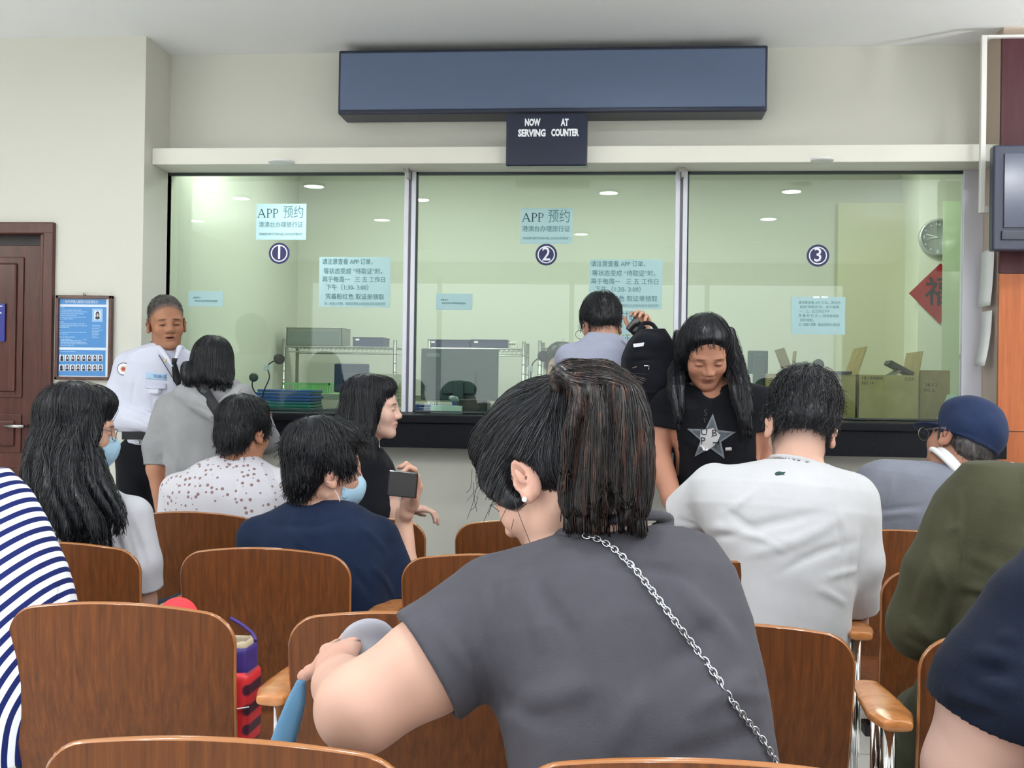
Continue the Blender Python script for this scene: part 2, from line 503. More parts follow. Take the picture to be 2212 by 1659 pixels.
def strands(F, n, L, flow, r=0.0009, seed=1, step=0.012, lift=0.0015, keep=None, stray=0.25, drop=0.0, lo=None, hi=None):
    """hairs traced over a hair volume; returns (verts, quads) of thin three-sided tubes"""
    rng = np.random.RandomState(seed)
    V, Q = F.surf()
    if len(V) == 0: return np.zeros((0, 3)), np.zeros((0, 4), int)
    P = V[rng.randint(0, len(V), n*3)]+rng.normal(0, F.h*0.5, (n*3, 3))
    if keep is not None: P = P[keep(P)]
    P = P[:n]; n = len(P)
    if n == 0: return np.zeros((0, 3)), np.zeros((0, 4), int)
    steps = int(L/step)
    jit = rng.normal(0, stray, (n, 3)); lf = np.abs(rng.normal(0, lift, n))+0.0004
    ln = rng.uniform(0.45, 1.0, n)*steps
    path = [P.copy()]; free = np.zeros(n, bool); hang = np.zeros(n, int); tail = rng.randint(1, 4, n)
    for i in range(steps):
        g = F.grad(P); dv = flow(P)+jit
        dv /= np.linalg.norm(dv, axis=1)[:, None]+1e-9
        cs = (dv*g).sum(1); free = free | (cs > 0.72)
        hang = np.where(free, hang+1, 0)
        fr_ = free[:, None]
        dv = np.where(fr_, dv, dv-g*cs[:, None])
        dv /= np.linalg.norm(dv, axis=1)[:, None]+1e-9
        mv = ((i < ln) & (hang < tail))[:, None]
        P = P+dv*step*mv
        dd = F.sample(P)-lf
        cor = np.clip(dd, -step, step)
        if drop > 0: cor = np.where(dd > 0, cor*(1-drop), cor)
        P = P-g*(cor)[:, None]*(mv & ~fr_)
        path.append(P.copy())
    A = np.stack(path, 1)                       # n, m, 3
    m = A.shape[1]
    T = np.gradient(A, axis=1); T /= np.linalg.norm(T, axis=2)[:, :, None]+1e-9
    ref = F.grad(A.reshape(-1, 3)).reshape(A.shape)
    E = np.cross(T, ref); E /= np.linalg.norm(E, axis=2)[:, :, None]+1e-9
    N2 = np.cross(E, T)
    rad = (r*np.sin(np.linspace(0.35, math.pi-0.15, m))**0.6)[None, :, None]*rng.uniform(0.6, 1.3, (n, 1, 1))
    ring = []
    for k in range(3):
        t = 2*math.pi*k/3+0.5
        ring.append(A+(E*math.cos(t)+N2*math.sin(t))*rad)
    VV = np.stack(ring, 2).reshape(-1, 3)
    base = (np.arange(n)*m*3)[:, None, None]+(np.arange(m-1)*3)[None, :, None]+np.arange(3)[None, None, :]
    nxt = (np.arange(n)*m*3)[:, None, None]+(np.arange(m-1)*3)[None, :, None]+np.roll(np.arange(3), -1)[None, None, :]
    QQ = np.stack([base, nxt, nxt+3, base+3], 3).reshape(-1, 4)
    return VV, QQ
# ------------------------------------------------------------------ lamps
M_white = mat('lamp_white', (240, 240, 238), 0.4)
M_lens = mat('lamp_lens', (255, 252, 245), 0.5, emit=14)
def downlight(x, y, z, power, r=0.06, label=None, on=True, spread=165):
    o = empty('ceiling_light', (x, y, z), label, 'ceiling light', 'round downlights in the waiting room ceiling' if label and 'soffit' not in label else None)
    MB().lathe((x, y, z-0.012), (0, 0, 1), [(r+0.004, 0.0), (r+0.025, 0.002), (r+0.028, 0.011), (r, 0.0115)], 28).build('trim_ring', M_white, o, True)
    MB().lathe((x, y, z-0.0105), (0, 0, 1), [(r, 0.0), (r, 0.006)], 28).build('lens', M_lens if on else mat('lamp_off', (90, 85, 70), 0.3), o)
    if on:
        ld = bpy.data.lights.new('lamp', 'AREA'); ld.shape = 'DISK'; ld.size = 2*r+0.03; ld.energy = power
        ld.color = (0.93, 0.975, 1.0); ld.spread = math.radians(spread)
        lo = bpy.data.objects.new('lamp', ld); COL.objects.link(lo); lo.parent = o
        lo.location = (0, 0, -0.016)
    return o
# lamps seen mirrored in the service windows: their true places follow from the reflection
spots = [(520, 425), (423, 474), (825, 472), (908, 428), (915, 537), (1315, 413), (1255, 503), (1710, 410), (1660, 470), (1640, 520), (2045, 497)]
LP = []
for px, py in spots:
    p = WZ(px, py, CEIL); LP.append((p[0], 2*GY-p[1]))
LP += [(-2.05, 4.45), (0.1, 4.2), (2.0, 4.2), (2.9, 1.5), (-3.6, 1.6), (-2.6, -1.8), (0.6, -2.0)]
for x, y in LP:
    downlight(x, y, CEIL, LAMP_W*(0.22 if y > 4.3 else 0.6 if y > 3.4 else 1.0), label='round recessed downlight glowing white in the pale ceiling of the waiting room')
# unseen lamps added on the side walls to brighten the ceiling
def uplight(x, y, z, n, power):
    o = empty('added_uplight', (x, y, z), 'unseen white bowl lamp added to brighten the ceiling of the waiting room', 'wall lamp', 'added lamps brightening the ceiling')
    c = np.array([x, y, z])+np.array(n)*0.14
    MB().lathe(c, (0, 0, 1), [(0.02, -0.09), (0.09, -0.07), (0.125, -0.02), (0.13, 0.02), (0.122, 0.02), (0.115, -0.015), (0.02, -0.05)], 28).build('bowl', M_white, o, True)
    a = np.array([x, y, z])-np.array(n)*0.0; MB().tube([a, c-np.array([0, 0, 0.06])], 0.012).build('arm', M_white, o, True)
    ld = bpy.data.lights.new('lamp', 'AREA'); ld.shape = 'DISK'; ld.size = 0.2; ld.energy = power; ld.color = (0.95, 0.98, 1.0); ld.spread = math.radians(150)
    lo = bpy.data.objects.new('lamp', ld); COL.objects.link(lo); lo.parent = o; lo.location = tuple(np.array(n)*0.14+[0, 0, 0.022]); lo.rotation_euler = (math.pi, 0, 0)
UPL = [(3.4, 4.2, 1.95, (-1, 0, 0), 62), (-4.6, 2.8, 1.95, (1, 0, 0), 40), (3.4, 1.2, 1.95, (-1, 0, 0), 75), (-4.6, 1.0, 1.95, (1, 0, 0), 75)]
for q in UPL: uplight(*q)
# ------------------------------------------------------------------ room shell
M_wall = mat('wall_paint', (208, 207, 197), 0.42, spec=0.45); t = noise(M_wall, 40, 3); bump(M_wall, t, 0.05, 0.004)
M_ceil = mat('ceiling_paint', (248, 249, 250), 0.75, spec=0.2)
M_inner = mat('inner_wall_paint', (202, 203, 194), 0.7, spec=0.2)
M_floor = mat('floor_tile', (228, 228, 224), 0.22, spec=0.5)
n, l, b = nodes(M_floor)
bk = n.new('ShaderNodeTexBrick'); bk.offset = 0
bk.inputs['Scale'].default_value = 1.0; bk.inputs['Brick Width'].default_value = 0.6; bk.inputs['Row Height'].default_value = 0.6
bk.inputs['Mortar Size'].default_value = 0.004
bk.inputs['Color1'].default_value = (*lin((230, 230, 227)), 1); bk.inputs['Color2'].default_value = (*lin((224, 224, 220)), 1); bk.inputs['Mortar'].default_value = (*lin((140, 138, 130)), 1)
l.new(coords(M_floor).outputs[0], bk.inputs['Vector']); l.new(bk.outputs['Color'], b.inputs['Base Color'])
XL, XR, YL = -2.29, 1.73, 5.29
XW0, XW1, YB = -4.6, 3.4, -3.6
struct(box('floor', XW0, XW1, YB, 8.1, -0.1, 0, M_floor))
struct(box('ceiling', XW0, XW1, YB, GY+0.12, CEIL, CEIL+0.1, M_ceil))
struct(box('wall_left', XW0-0.1, XW0, YB, 8.1, 0, CEIL, M_wall))
struct(box('wall_right', XW1, XW1+0.1, YB, 8.1, 0, CEIL, M_wall))
struct(MB().box(XW0, XW1, YB-0.1, YB, 0, 0.85).box(XW0, XW1, YB-0.1, YB, 2.75, CEIL).box(XW0, XW0+0.5, YB-0.1, YB, 0.85, 2.75).box(XW1-0.5, XW1, YB-0.1, YB, 0.85, 2.75).build('wall_rear', M_wall))
rw = empty('window_4', ((XW0+XW1)/2, YB-0.05, 0.85)); rw['kind'] = 'structure'  # unseen rear window, added to let soft daylight fill the room
mb = MB()
for i in range(5):
    x = XW0+0.5+(XW1-XW0-1.0)*i/4; mb.box(x-0.03, x+0.03, YB-0.08, YB-0.02, 0.85, 2.75)
mb.box(XW0+0.5, XW1-0.5, YB-0.08, YB-0.02, 0.85, 0.9).box(XW0+0.5, XW1-0.5, YB-0.08, YB-0.02, 2.70, 2.75)
mb.build('window_frame', mat('rear_frame', (220, 220, 222), 0.5), rw)
DX0, DX1 = -3.55, WX(92, YL)   # door opening
mb = MB().box(DX1, XL, YL, GY+0.12, 0, CEIL).box(DX0, DX1, YL, GY+0.12, 2.06, CEIL).box(XW0, DX0, YL, GY+0.12, 0, CEIL)
struct(mb.build('wall_front_left', M_wall))
struct(box('wall_above_windows', XL, XR, GY, GY+0.12, 2.42, CEIL, M_wall))
struct(box('wall_below_counter', XL, XR, 5.36, 5.48, 0, 1.02, M_wall))
struct(box('trim_window_header', XL, XR, 5.38, GY+0.03, 2.377, 2.458, mat('header_paint', (232, 230, 219), 0.5, spec=0.3), bev=0.004))
struct(box('baseboard_front', XL, XR, 5.34, 5.36, 0, 0.1, mat('base_dark', (60, 40, 34), 0.4)))
# light in the header soffit, one lit and one dark
p = WZ(605, 346, 2.377); downlight(p[0], p[1]+0.02, 2.377, 2.6, 0.036, 'lit round spotlight in the white soffit above counter window 1')
p = WZ(1778, 341, 2.377); downlight(p[0], p[1]+0.02, 2.377, 0, 0.026, 'unlit dark round spotlight in the soffit above counter window 3', on=False)
# door on the left
M_door = m_wood('door_mahogany', (58, 26, 22), (92, 46, 38), 0.35, 0.2, (18, 18, 1.2))
d = MB(); zt = 2.0
fr = MB().box(WX(92, YL)-0.0, WX(115, YL), YL-0.025, YL+0.08, 0, W(60, 480, YL)[2]-0.05, 0, 0.006)
fr.box(DX0-0.06, WX(115, YL), YL-0.025, YL+0.08, W(60, 506, YL)[2], W(60, 481, YL)[2], 0, 0.006)
fr.box(WX(84, YL), WX(96, YL), YL-0.012, YL+0.10, 0, W(60, 506, YL)[2], 0, 0.003)
struct(fr.build('trim_door', M_door))
dr = empty('door_1', ((DX0+DX1)/2, YL+0.07, 0)); dr['kind'] = 'structure'
zd = W(60, 528, YL)[2]
x1 = WX(90, YL); x0 = x1-0.86
mbd = MB().box(x0, x1, YL+0.05, YL+0.09, 0.0, zd)
for (za, zb) in ((1.22, W(30, 553, YL)[2]), (0.95, 1.14), (0.15, 0.87)):
    mbd.box(x0+0.13, x1-0.125, YL+0.042, YL+0.05, za, zb, 0, 0.004).box(x0+0.16, x1-0.155, YL+0.030, YL+0.05, za+0.03, zb-0.03, 0, 0.01)
o = mbd.build('door_leaf', M_door, dr)
box('door_head', x0, x1, YL+0.06, YL+0.1, zd+0.003, 2.06, mat('dark_gap', (26, 20, 22), 0.5), dr)
hp = W(48, 921, YL)
MB().tube([(hp[0]-0.09, YL+0.0, hp[2]), (hp[0]+0.01, YL+0.0, hp[2])], 0.009).tube([(hp[0], YL+0.045, hp[2]), (hp[0], YL, hp[2])], 0.008).build('door_handle', mat('steel', (190, 190, 190), 0.25, 1.0), dr, True)
# pillar with wood panels
M_wA = m_wood('pillar_upper_dark', (62, 30, 36), (80, 42, 48), 0.55, 0.0, (14, 14, 0.9))  # upper panel drawn darker and more purple than those below
M_wB = m_wood('pillar_cherry', (156, 84, 48), (184, 108, 66), 0.45, 0.05, (14, 14, 0.9))
zs = W(2160, 590, 5.3)[2]; zs2 = W(2160, 932, 5.3)[2]
struct(MB().box(XR, XW1, 5.33, GY+0.12, 0, CEIL).build('wall_pillar', mat('pillar_side', (190, 172, 156), 0.5)))
struct(box('trim_panel_upper', XR-0.012, XW1, 5.31, 5.33, zs+0.002, W(2160, 78, 5.3)[2], M_wA))
struct(box('trim_panel_middle', XR-0.012, XW1, 5.31, 5.33, zs2+0.002, zs-0.002, M_wB))
struct(box('trim_panel_lower', XR-0.012, XW1, 5.31, 5.33, 0, zs2-0.002, M_wB))
za, zb = W(2118, 460, 5.29)[2], W(2118, 76, 5.29)[2]
rc = MB().box(WX(2111, 5.29), WX(2123, 5.29), 5.285, 5.309, za, zb, 0, 0.003).box(WX(2123, 5.29), WX(2150, 5.29), 5.285, 5.309, za, za+0.03, 0, 0.003)
rc.box(WX(2123, 5.29), XW1-0.5, 5.285, 5.309, zb-0.012, zb, 0, 0.002)
tag(rc.build('cable_raceway', mat('pvc_white', (228, 226, 222), 0.4)), 'white plastic cable raceway running down the wooden pillar to the monitor', 'cable duct')
# papers hanging on the pillar side
def paper_on_side(ya, yb, pts, label):
    # pts: (px, py) corners read on the side plane; give small stand-off and curl
    z1, z0 = W(2095, pts[0], 5.45)[2], W(2095, pts[1], 5.45)[2]
    V = []; nn = 9
    for i in range(nn):
        t = i/(nn-1); z = z1+(z0-z1)*t; st = 0.006+0.03*t*t*pts[2]
        for y in (ya, yb): V.append((XR-0.012-st-(0.010*(y-ya)/(yb-ya)), y-0.0*t, z))
    Fc = [(2*i, 2*i+1, 2*i+3, 2*i+2) for i in range(nn-1)]
    o = raw('hanging_paper', V, Fc, M_pap, None, True)
    md = o.modifiers.new('thick', 'SOLIDIFY'); md.thickness = 0.001
    return tag(o, label, 'paper')
M_pap = mat('paper_white', (236, 236, 236), 0.8, spec=0.1)
paper_on_side(5.37, 5.52, (541, 662, 0.5), 'white sheet pinned on the side of the wooden pillar, upper of two')
paper_on_side(5.39, 5.50, (672, 790, 1.0), 'narrow curling white sheet pinned on the pillar side, lower of two')
# monitor on the pillar
M_tv = mat('monitor_navy', (36, 44, 66), 0.35); M_scr = mat('screen_dark', (42, 52, 78), 0.12, spec=0.6)
tv = empty('wall_monitor', (WX(2142, 5.15)+0.3, 5.2, 1.8), 'dark blue-black flat monitor mounted on the wooden pillar, cut by the photo edge', 'monitor')
tx0, tx1 = WX(2142, 5.15), WX(2142, 5.15)+0.66
tz0, tz1 = W(2160, 540, 5.15)[2], W(2160, 312, 5.15)[2]
MB().box(tx0, tx1, 5.16, 5.22, tz0, tz1, 0, 0.008).build('housing', M_tv, tv)
box('screen', tx0+0.045, tx1-0.045, 5.152, 5.162, tz0+0.10, tz1-0.04, M_scr, tv)
fr = MB().box(tx0+0.035, tx1-0.035, 5.15, 5.165, tz0+0.045, tz0+0.085, 0, 0.003); fr.build('lower_strip', mat('strip_navy', (28, 34, 54), 0.3), tv)
box('wall_bracket', tx0+0.2, tx0+0.4, 5.22, 5.31, tz0+0.15, tz1-0.15, M_tv, tv)
# ------------------------------------------------------------------ service windows
M_alu = mat('aluminium_white', (214, 214, 224), 0.35, 0.2)
M_dark = mat('gasket_dark', (40, 52, 52), 0.4)
M_glass = bpy.data.materials.new('window_glass'); M_glass.use_nodes = True
nt = M_glass.node_tree; nt.nodes.remove(nt.nodes['Principled BSDF'])
tr = nt.nodes.new('ShaderNodeBsdfTransparent'); tr.inputs[0].default_value = (0.865, 0.935, 0.88, 1)
gl = nt.nodes.new('ShaderNodeBsdfGlossy'); gl.inputs['Roughness'].default_value = 0.0
gl.inputs[0].default_value = (1, 1, 1, 1)
fn = nt.nodes.new('ShaderNodeFresnel'); fn.inputs[0].default_value = 1.45
mx = nt.nodes.new('ShaderNodeMixShader')
nt.links.new(fn.outputs[0], mx.inputs[0]); nt.links.new(tr.outputs[0], mx.inputs[1]); nt.links.new(gl.outputs[0], mx.inputs[2])
nt.links.new(mx.outputs[0], nt.nodes['Material Output'].inputs[0])
ZB, ZT = 1.178, 2.377
cx = [XL+0.0, WX(881, GY), WX(1466, GY), XR]
def window(i, xa, xb):
    w = empty('window_%d' % i, ((xa+xb)/2, GY, ZB)); w['kind'] = 'structure'
    f = MB().box(xa, xa+0.022 if i > 1 else WX(340, GY), GY-0.02, GY+0.03, ZB, ZT, 0, 0.002).box(xb-(0.022 if i < 3 else XR-WX(2074, GY)), xb, GY-0.02, GY+0.03, ZB, ZT, 0, 0.002)
    f.build('window_frame', M_alu, w)
    a2 = xa+0.022 if i > 1 else WX(340, GY); b2 = xb-(0.022 if i < 3 else XR-WX(2074, GY))
    g = MB().box(a2, b2, GY-0.008, GY+0.014, ZT-0.014, ZT).box(a2, a2+0.008, GY-0.008, GY+0.014, ZB, ZT).box(a2, b2, GY-0.008, GY+0.014, ZB, ZB+0.008)
    g.build('gasket', M_dark, w)
    box('glass', a2+0.002, b2-0.002, GY, GY+0.008, ZB+0.001, ZT-0.001, M_glass, w)
g = 0.007
window(1, cx[0], cx[1]-g); window(2, cx[1]+g, cx[2]-g); window(3, cx[2]+g, cx[3])
for i, x in enumerate(cx[1:3]):
    struct(box('trim_mullion_%d' % (i+1), x-g, x+g, GY-0.006, GY+0.03, ZB, ZT, mat('mullion_gap', (120, 124, 132), 0.4)))
    mb = MB().box(x-0.006, x+0.006, GY-0.10, GY-0.006, ZT-0.045, ZT).box(x-0.02, x+0.006, GY-0.11, GY-0.10, ZT-0.02, ZT)
    tag(mb.build('window_bracket', mat('bracket_grey', (150, 148, 142), 0.3, 0.5)), 'small grey metal bracket under the soffit at the %s window post' % ('left' if i == 0 else 'right'), 'bracket')
# counter
M_gran = mat('black_granite', (12, 13, 19), 0.45, spec=0.16)
t = noise(M_gran, 260, 2); ramp(M_gran, t, [(0.35, (8, 9, 14)), (0.62, (18, 20, 28)), (0.80, (70, 72, 82))])
cn = empty('counter', (0, 5.4, 1.0), 'long black granite service counter below the three glass windows', 'counter')
box('counter_top', XL+0.002, XR-0.002, 5.20, 6.15, 1.135, 1.172, M_gran, cn, 0.004)
box('counter_apron', XL+0.002, XR-0.002, 5.215, 5.36, 1.02, 1.136, M_gran, cn)
box('inner_base', XL+0.02, XR-0.02, 6.0, 6.1, 0, 1.135, mat('cab_grey', (150, 150, 140), 0.6), cn)
# ------------------------------------------------------------------ inner office
YI = 7.96
struct(box('wall_office_back', XW0, XW1, YI, YI+0.1, 0, 2.98, M_inner))
struct(box('wall_office_left', XL-0.1, XL, GY+0.12, YI, 0, 2.98, M_inner))
struct(box('ceiling_office', XW0, XW1, GY+0.12, YI+0.1, 2.9, 3.08, mat('office_ceiling', (232, 232, 222), 0.8)))
struct(box('wall_office_column', WX(1981, 7.5), XW1, 7.5, YI, 0, 2.9, mat('column_paint', (226, 228, 214), 0.6)))
struct(box('trim_office_cabinet', WX(1806, 7.85), WX(1976, 7.85), 7.85, YI, 0, W(1800, 438, 7.85)[2], mat('cabinet_beige', (196, 194, 168), 0.6)))
for x, y, e in ((-1.3, 6.9, 16), (0.1, 6.9, 14), (1.4, 6.8, 14), (-2.05, 6.1, 11)):
    ld = bpy.data.lights.new('office_lamp', 'AREA'); ld.shape = 'RECTANGLE'; ld.size = 0.6 if e > 12 else 0.2; ld.size_y = 0.3 if e > 12 else 0.2; ld.energy = e; ld.color = (0.97, 1.0, 0.93)
    o = empty('office_ceiling_light', (x, y, 2.9), 'pale rectangular ceiling light of the office behind the glass', 'ceiling light', 'ceiling lights of the office')
    box('light_panel', x-ld.size/2, x+ld.size/2, y-ld.size_y/2, y+ld.size_y/2, 2.885, 2.9, mat('panel_glow', (255, 255, 248), 0.5, emit=3), o)
    lo = bpy.data.objects.new('lamp', ld); COL.objects.link(lo); lo.parent = o; lo.location = (0, 0, -0.02)
# ------------------------------------------------------------------ signs and displays of the waiting room
M_board = mat('board_slate', (88, 102, 130), 0.45, spec=0.4); t = noise(M_board, 300, 2); bump(M_board, t, 0.1, 0.001)
M_bfr = mat('board_frame', (30, 36, 56), 0.4)
bd = empty('display_board', (0, 5.45, 2.7), 'long blank slate-grey display board under the ceiling above the windows', 'display board')
bx0, bx1 = WX(720, 5.42), WX(1649, 5.42); bz0, bz1 = W(720, 247, 5.42)[2], W(720, 109, 5.42)[2]
MB().box(bx0, bx1, 5.42, 5.598, bz0, bz1, 0, 0.008).build('housing', M_bfr, bd)
box('panel', bx0+0.012, bx1-0.012, 5.412, 5.424, bz0+0.02, bz1-0.016, M_board, bd, 0.004)
sv = empty('now_serving_display', (0.0, 5.3, 2.4), 'black NOW SERVING AT COUNTER number display hung under the long grey board', 'queue display')
sx0, sx1 = WX(1085, 5.3), WX(1261, 5.3); sz0, sz1 = W(1170, 358, 5.3)[2], W(1170, 246, 5.3)[2]
M_nb = mat('display_navy', (14, 26, 52), 0.15, spec=0.6)
MB().box(sx0, sx1, 5.3, 5.379, sz0, sz1, 0, 0.005).build('housing', M_nb, sv)
MB().box(sx0+0.006, sx1-0.006, 5.379, 5.42, sz1-0.06, sz1).build('bracket', M_bfr, sv)
M_txt = mat('text_white', (240, 242, 248), 0.5, emit=0)
def at_text(s, px, py, Y, hpx, wpx, m, par, bold=0.0, name='lettering', ext=0.0006):
    c = W(px, py, Y); k = Y/FPX
    return text(name, s, hpx*k*1.38, (c[0], c[1], c[2]), m, par, maxw=None if wpx is None else wpx*k, bold=bold, ext=ext)
for s, px, py, w in (('NOW', 1150, 265, 34), ('SERVING', 1149, 288, 60), ('AT', 1220, 265, 17), ('COUNTER', 1220, 287, 60)):
    at_text(s, px, py, 5.2985, 15, w, M_txt, sv, bold=0.0022)
# framed notice on the left wall
M_blue = mat('poster_blue', (66, 132, 196), 0.4); M_pale = mat('poster_pale', (222, 232, 244), 0.5); M_lt = mat('poster_line', (150, 190, 228), 0.5)
po = empty('framed_notice', (WX(176, 5.27), 5.27, 1.5), 'brown framed blue staff notice with rows of small portraits hanging on the left wall', 'framed poster')
fx0, fx1, fz0, fz1 = WX(116, 5.262), WX(238, 5.262), W(176, 821, 5.262)[2], W(176, 638, 5.262)[2]
M_pfr = m_wood('frame_brown', (62, 34, 30), (96, 58, 50), 0.3, 0.3, (8, 8, 8))
f = MB(); e = 0.016
f.box(fx0, fx0+e, 5.262, 5.288, fz0, fz1, 0, 0.003).box(fx1-e, fx1, 5.262, 5.288, fz0, fz1, 0, 0.003).box(fx0, fx1, 5.262, 5.288, fz1-e, fz1, 0, 0.003).box(fx0, fx1, 5.262, 5.288, fz0, fz0+e, 0, 0.003)
f.build('frame', M_pfr, po)
box('sheet', fx0+e, fx1-e, 5.276, 5.286, fz0+e, fz1-e, M_pale, po)
MB().tube([(WX(178, 5.28), 5.283, fz1), (WX(176, 5.28), 5.281, fz1+0.012), (WX(180, 5.28), 5.281, fz1+0.018), (WX(181, 5.28), 5.283, fz1)], 0.002, 6).build('hook', mat('steel', (190, 190, 190), 0.25, 1.0), po, True)
def P(px, py, Y=5.2755): return W(px, py, Y)
def prect(mb, pxa, pya, pxb, pyb, Y, t=0.0012, mi=0):
    a = W(pxa, pya, Y); b_ = W(pxb, pyb, Y); mb.box(a[0], b_[0], Y-t, Y+0.0004, b_[2], a[2], mi)
mb = MB(); sx = 140/1106.0
L = lambda x, y: (110+x*sx, 620+y*sx)
for (xa, ya, xb, yb) in ((118, 205, 938, 300), (115, 335, 935, 1035), (100, 1070, 925, 1520)):
    a, b_ = L(xa, ya), L(xb, yb); prect(mb, a[0], a[1], b_[0], b_[1], 5.2755)
mb.build('blue_fields', M_blue, po)
c = L(525, 255); at_text('哈平护照人像照片信息表告示', c[0], c[1], 5.2738, 5.5, 77, M_pale, po, name='heading')
mb = MB(); rr = random.Random(4)
for (yy, x_a, x_b) in ((358, 140, 235), (395, 140, 525), (426, 140, 630), (458, 140, 560), (486, 140, 440), (517, 140, 605), (547, 140, 385), (597, 140, 225), (630, 140, 580), (662, 140, 615), (688, 140, 320), (738, 140, 180), (775, 140, 612), (803, 140, 285), (855, 135, 415), (893, 165, 350), (893, 555, 615), (918, 165, 520), (945, 165, 610), (970, 165, 625), (995, 165, 400), (1102, 160, 425)):
    x = x_a
    while x < x_b:
        w = min(rr.uniform(25, 90), x_b-x); a, b_ = L(x, yy-8), L(x+w, yy+6); prect(mb, a[0], a[1], b_[0], b_[1], 5.274); x += w+8
for i in range(9):
    a, b_ = L(700, 650+i*26), L(700+rr.uniform(90, 185), 662+i*26); prect(mb, a[0], a[1], b_[0], b_[1], 5.274)
a, b_ = L(708, 368), L(885, 595); prect(mb, a[0], a[1], b_[0], b_[1], 5.274)
mb.build('text_lines', M_lt, po)
M_ink = mat('ink_black', (22, 24, 38), 0.6); M_face = mat('photo_face', (205, 180, 176), 0.6)
def portrait(x, y, w, h, dark=False):
    mbw, mbk, mbf = MB(), MB(), MB()
    a, b_ = L(x-w/2, y-h/2), L(x+w/2, y+h/2); prect(mbw, a[0], a[1], b_[0], b_[1], 5.2735)
    def disc(mbx, cxp, cyp, rx, rz, Yd):
        q = L(cxp, cyp); c = W(q[0], q[1], Yd); k = sx*Yd/FPX; V = [(c[0]+rx*k*math.cos(t), Yd, c[2]+rz*k*math.sin(t)) for t in np.linspace(0, 2*math.pi, 14, endpoint=False)]
        mbx.add(V, [tuple(range(14))[::-1]])
    disc(mbk, x, y-h*0.08, w*0.33, h*0.36, 5.2718); disc(mbk, x, y+h*0.30, w*0.42, h*0.18, 5.2717)
    if not dark: disc(mbf, x, y+0.0*h, w*0.17, h*0.23, 5.271)
    c_ = mbw.build('portrait', M_pale, po); mbk.build('hair', M_ink, c_)
    if not dark: mbf.build('face', M_face, c_)
portrait(795, 480, 105, 150)
for i in range(8):
    portrait(185+i*94, 1212, 78, 112, i == 0); portrait(178+i*95, 1378, 78, 112, i == 0)
# blue sign on the door, cut by the left edge of the photo
sg = empty('door_sign', (WX(-20, 5.3), 5.31, 1.6), 'dark blue sign with white strokes on the mahogany door at the left edge', 'sign')
a, b_ = W(-58, 655, 5.31), W(10, 738, 5.31)
box('plate', a[0], b_[0], 5.308, 5.318, b_[2], a[2], mat('sign_blue', (18, 32, 128), 0.3), sg, 0.002)
at_text('女', -6, 668, 5.307, 20, 24, M_txt, sg, name='lettering'); at_text('WC', -22, 690, 5.307, 12, 40, M_txt, sg)
# ------------------------------------------------------------------ sheets on the glass (inside face)
M_sheet = mat('sheet_white', (194, 226, 230), 0.85, spec=0.05)
_n, _l, _b = nodes(M_sheet); _t = _n.new('ShaderNodeBsdfTranslucent'); _t.inputs[0].default_value = (0.92, 0.98, 1.0, 1); _x = _n.new('ShaderNodeMixShader'); _x.inputs[0].default_value = 0.25
_l.new(_b.outputs[0], _x.inputs[1]); _l.new(_t.outputs[0], _x.inputs[2]); _l.new(_x.outputs[0], _n['Material Output'].inputs[0])
M_tx1 = mat('print_dark', (30, 60, 70), 0.8); M_tx2 = mat('print_grey', (96, 134, 140), 0.8); M_tx3 = mat('print_pale', (140, 176, 178), 0.8)
YG = GY-0.0030
def sheet(name, pxa, pya, pxb, pyb, label, cat='notice', group=None, tilt=0.0, Y=YG):
    a, b_ = W(pxa, pya, Y), W(pxb, pyb, Y)
    o = empty(name, ((a[0]+b_[0])/2, Y, b_[2]), label, cat, group)
    box('paper', a[0], b_[0], Y, Y+0.0012, b_[2], a[2], M_sheet, o)
    return o
YT = YG-0.0008
# the writing faces the waiting room
def serif_letters(o, s, px, py, h, adv):
    k = YT/FPX; c = W(px, py, YT); mb = MB()
    def st(x0, z0, x1, z1, w):
        d = nrm([x1-x0, 0, z1-z0]); nn = np.array([-d[2], 0, d[0]])*w/2
        A = np.array([c[0]+x0, YT, c[2]+z0]); B = np.array([c[0]+x1, YT, c[2]+z1])
        mb.add([A-nn, A+nn, B+nn, B-nn], [(0, 1, 2, 3)])
    H = h*k; x = 0
    for ch in s:
        if ch == 'A':
            st(x, 0, x+H*.38, H, H*.06); st(x+H*.38, H, x+H*.8, 0, H*.12); st(x+H*.17, H*.36, x+H*.62, H*.36, H*.06); st(x-H*.1, 0.001, x+H*.16, 0.001, H*.05); st(x+H*.62, 0.001, x+H*.95, 0.001, H*.05); x += H*1.02
        else:
            st(x+H*.12, 0, x+H*.12, H, H*.12); st(x-H*.02, 0.001, x+H*.3, 0.001, H*.05); st(x, H, x+H*.35, H, H*.05)
            q = [(x+H*.12, H*.98), (x+H*.4, H*.98), (x+H*.56, H*.85), (x+H*.56, H*.62), (x+H*.4, H*.48), (x+H*.12, H*.48)]
            for i in range(5): st(*q[i], *q[i+1], H*(.12 if i in (2,) else .07))
            x += H*.74
    mb.build('lettering', M_tx1, o)
for n_, (pa, pb, pc, pd) in enumerate(((554, 440, 661, 518), (1125, 449, 1236, 527))):
    o = sheet('window_notice', pa, pb, pc, pd, 'pale blue sheet reading APP 预约 taped on the %s window above its round number' % ('left', 'middle')[n_], 'notice', 'APP notices on the windows')
    w = pc-pa
    serif_letters(o, 'APP', pa+w*0.035, pb+30, 19, 0)
    at_text('预约', pa+w*0.745, pb+20, YT, 22, w*0.42, M_tx2, o)
    at_text('港澳台办理旅行证', pa+w*0.49, pb+46, YT, 10, w*0.93, M_tx2, o)
    at_text('PASSPORT/TRAVEL DOCUMENT', pa+w*0.49, pb+66, YT, 5, w*0.9, M_tx2, o)
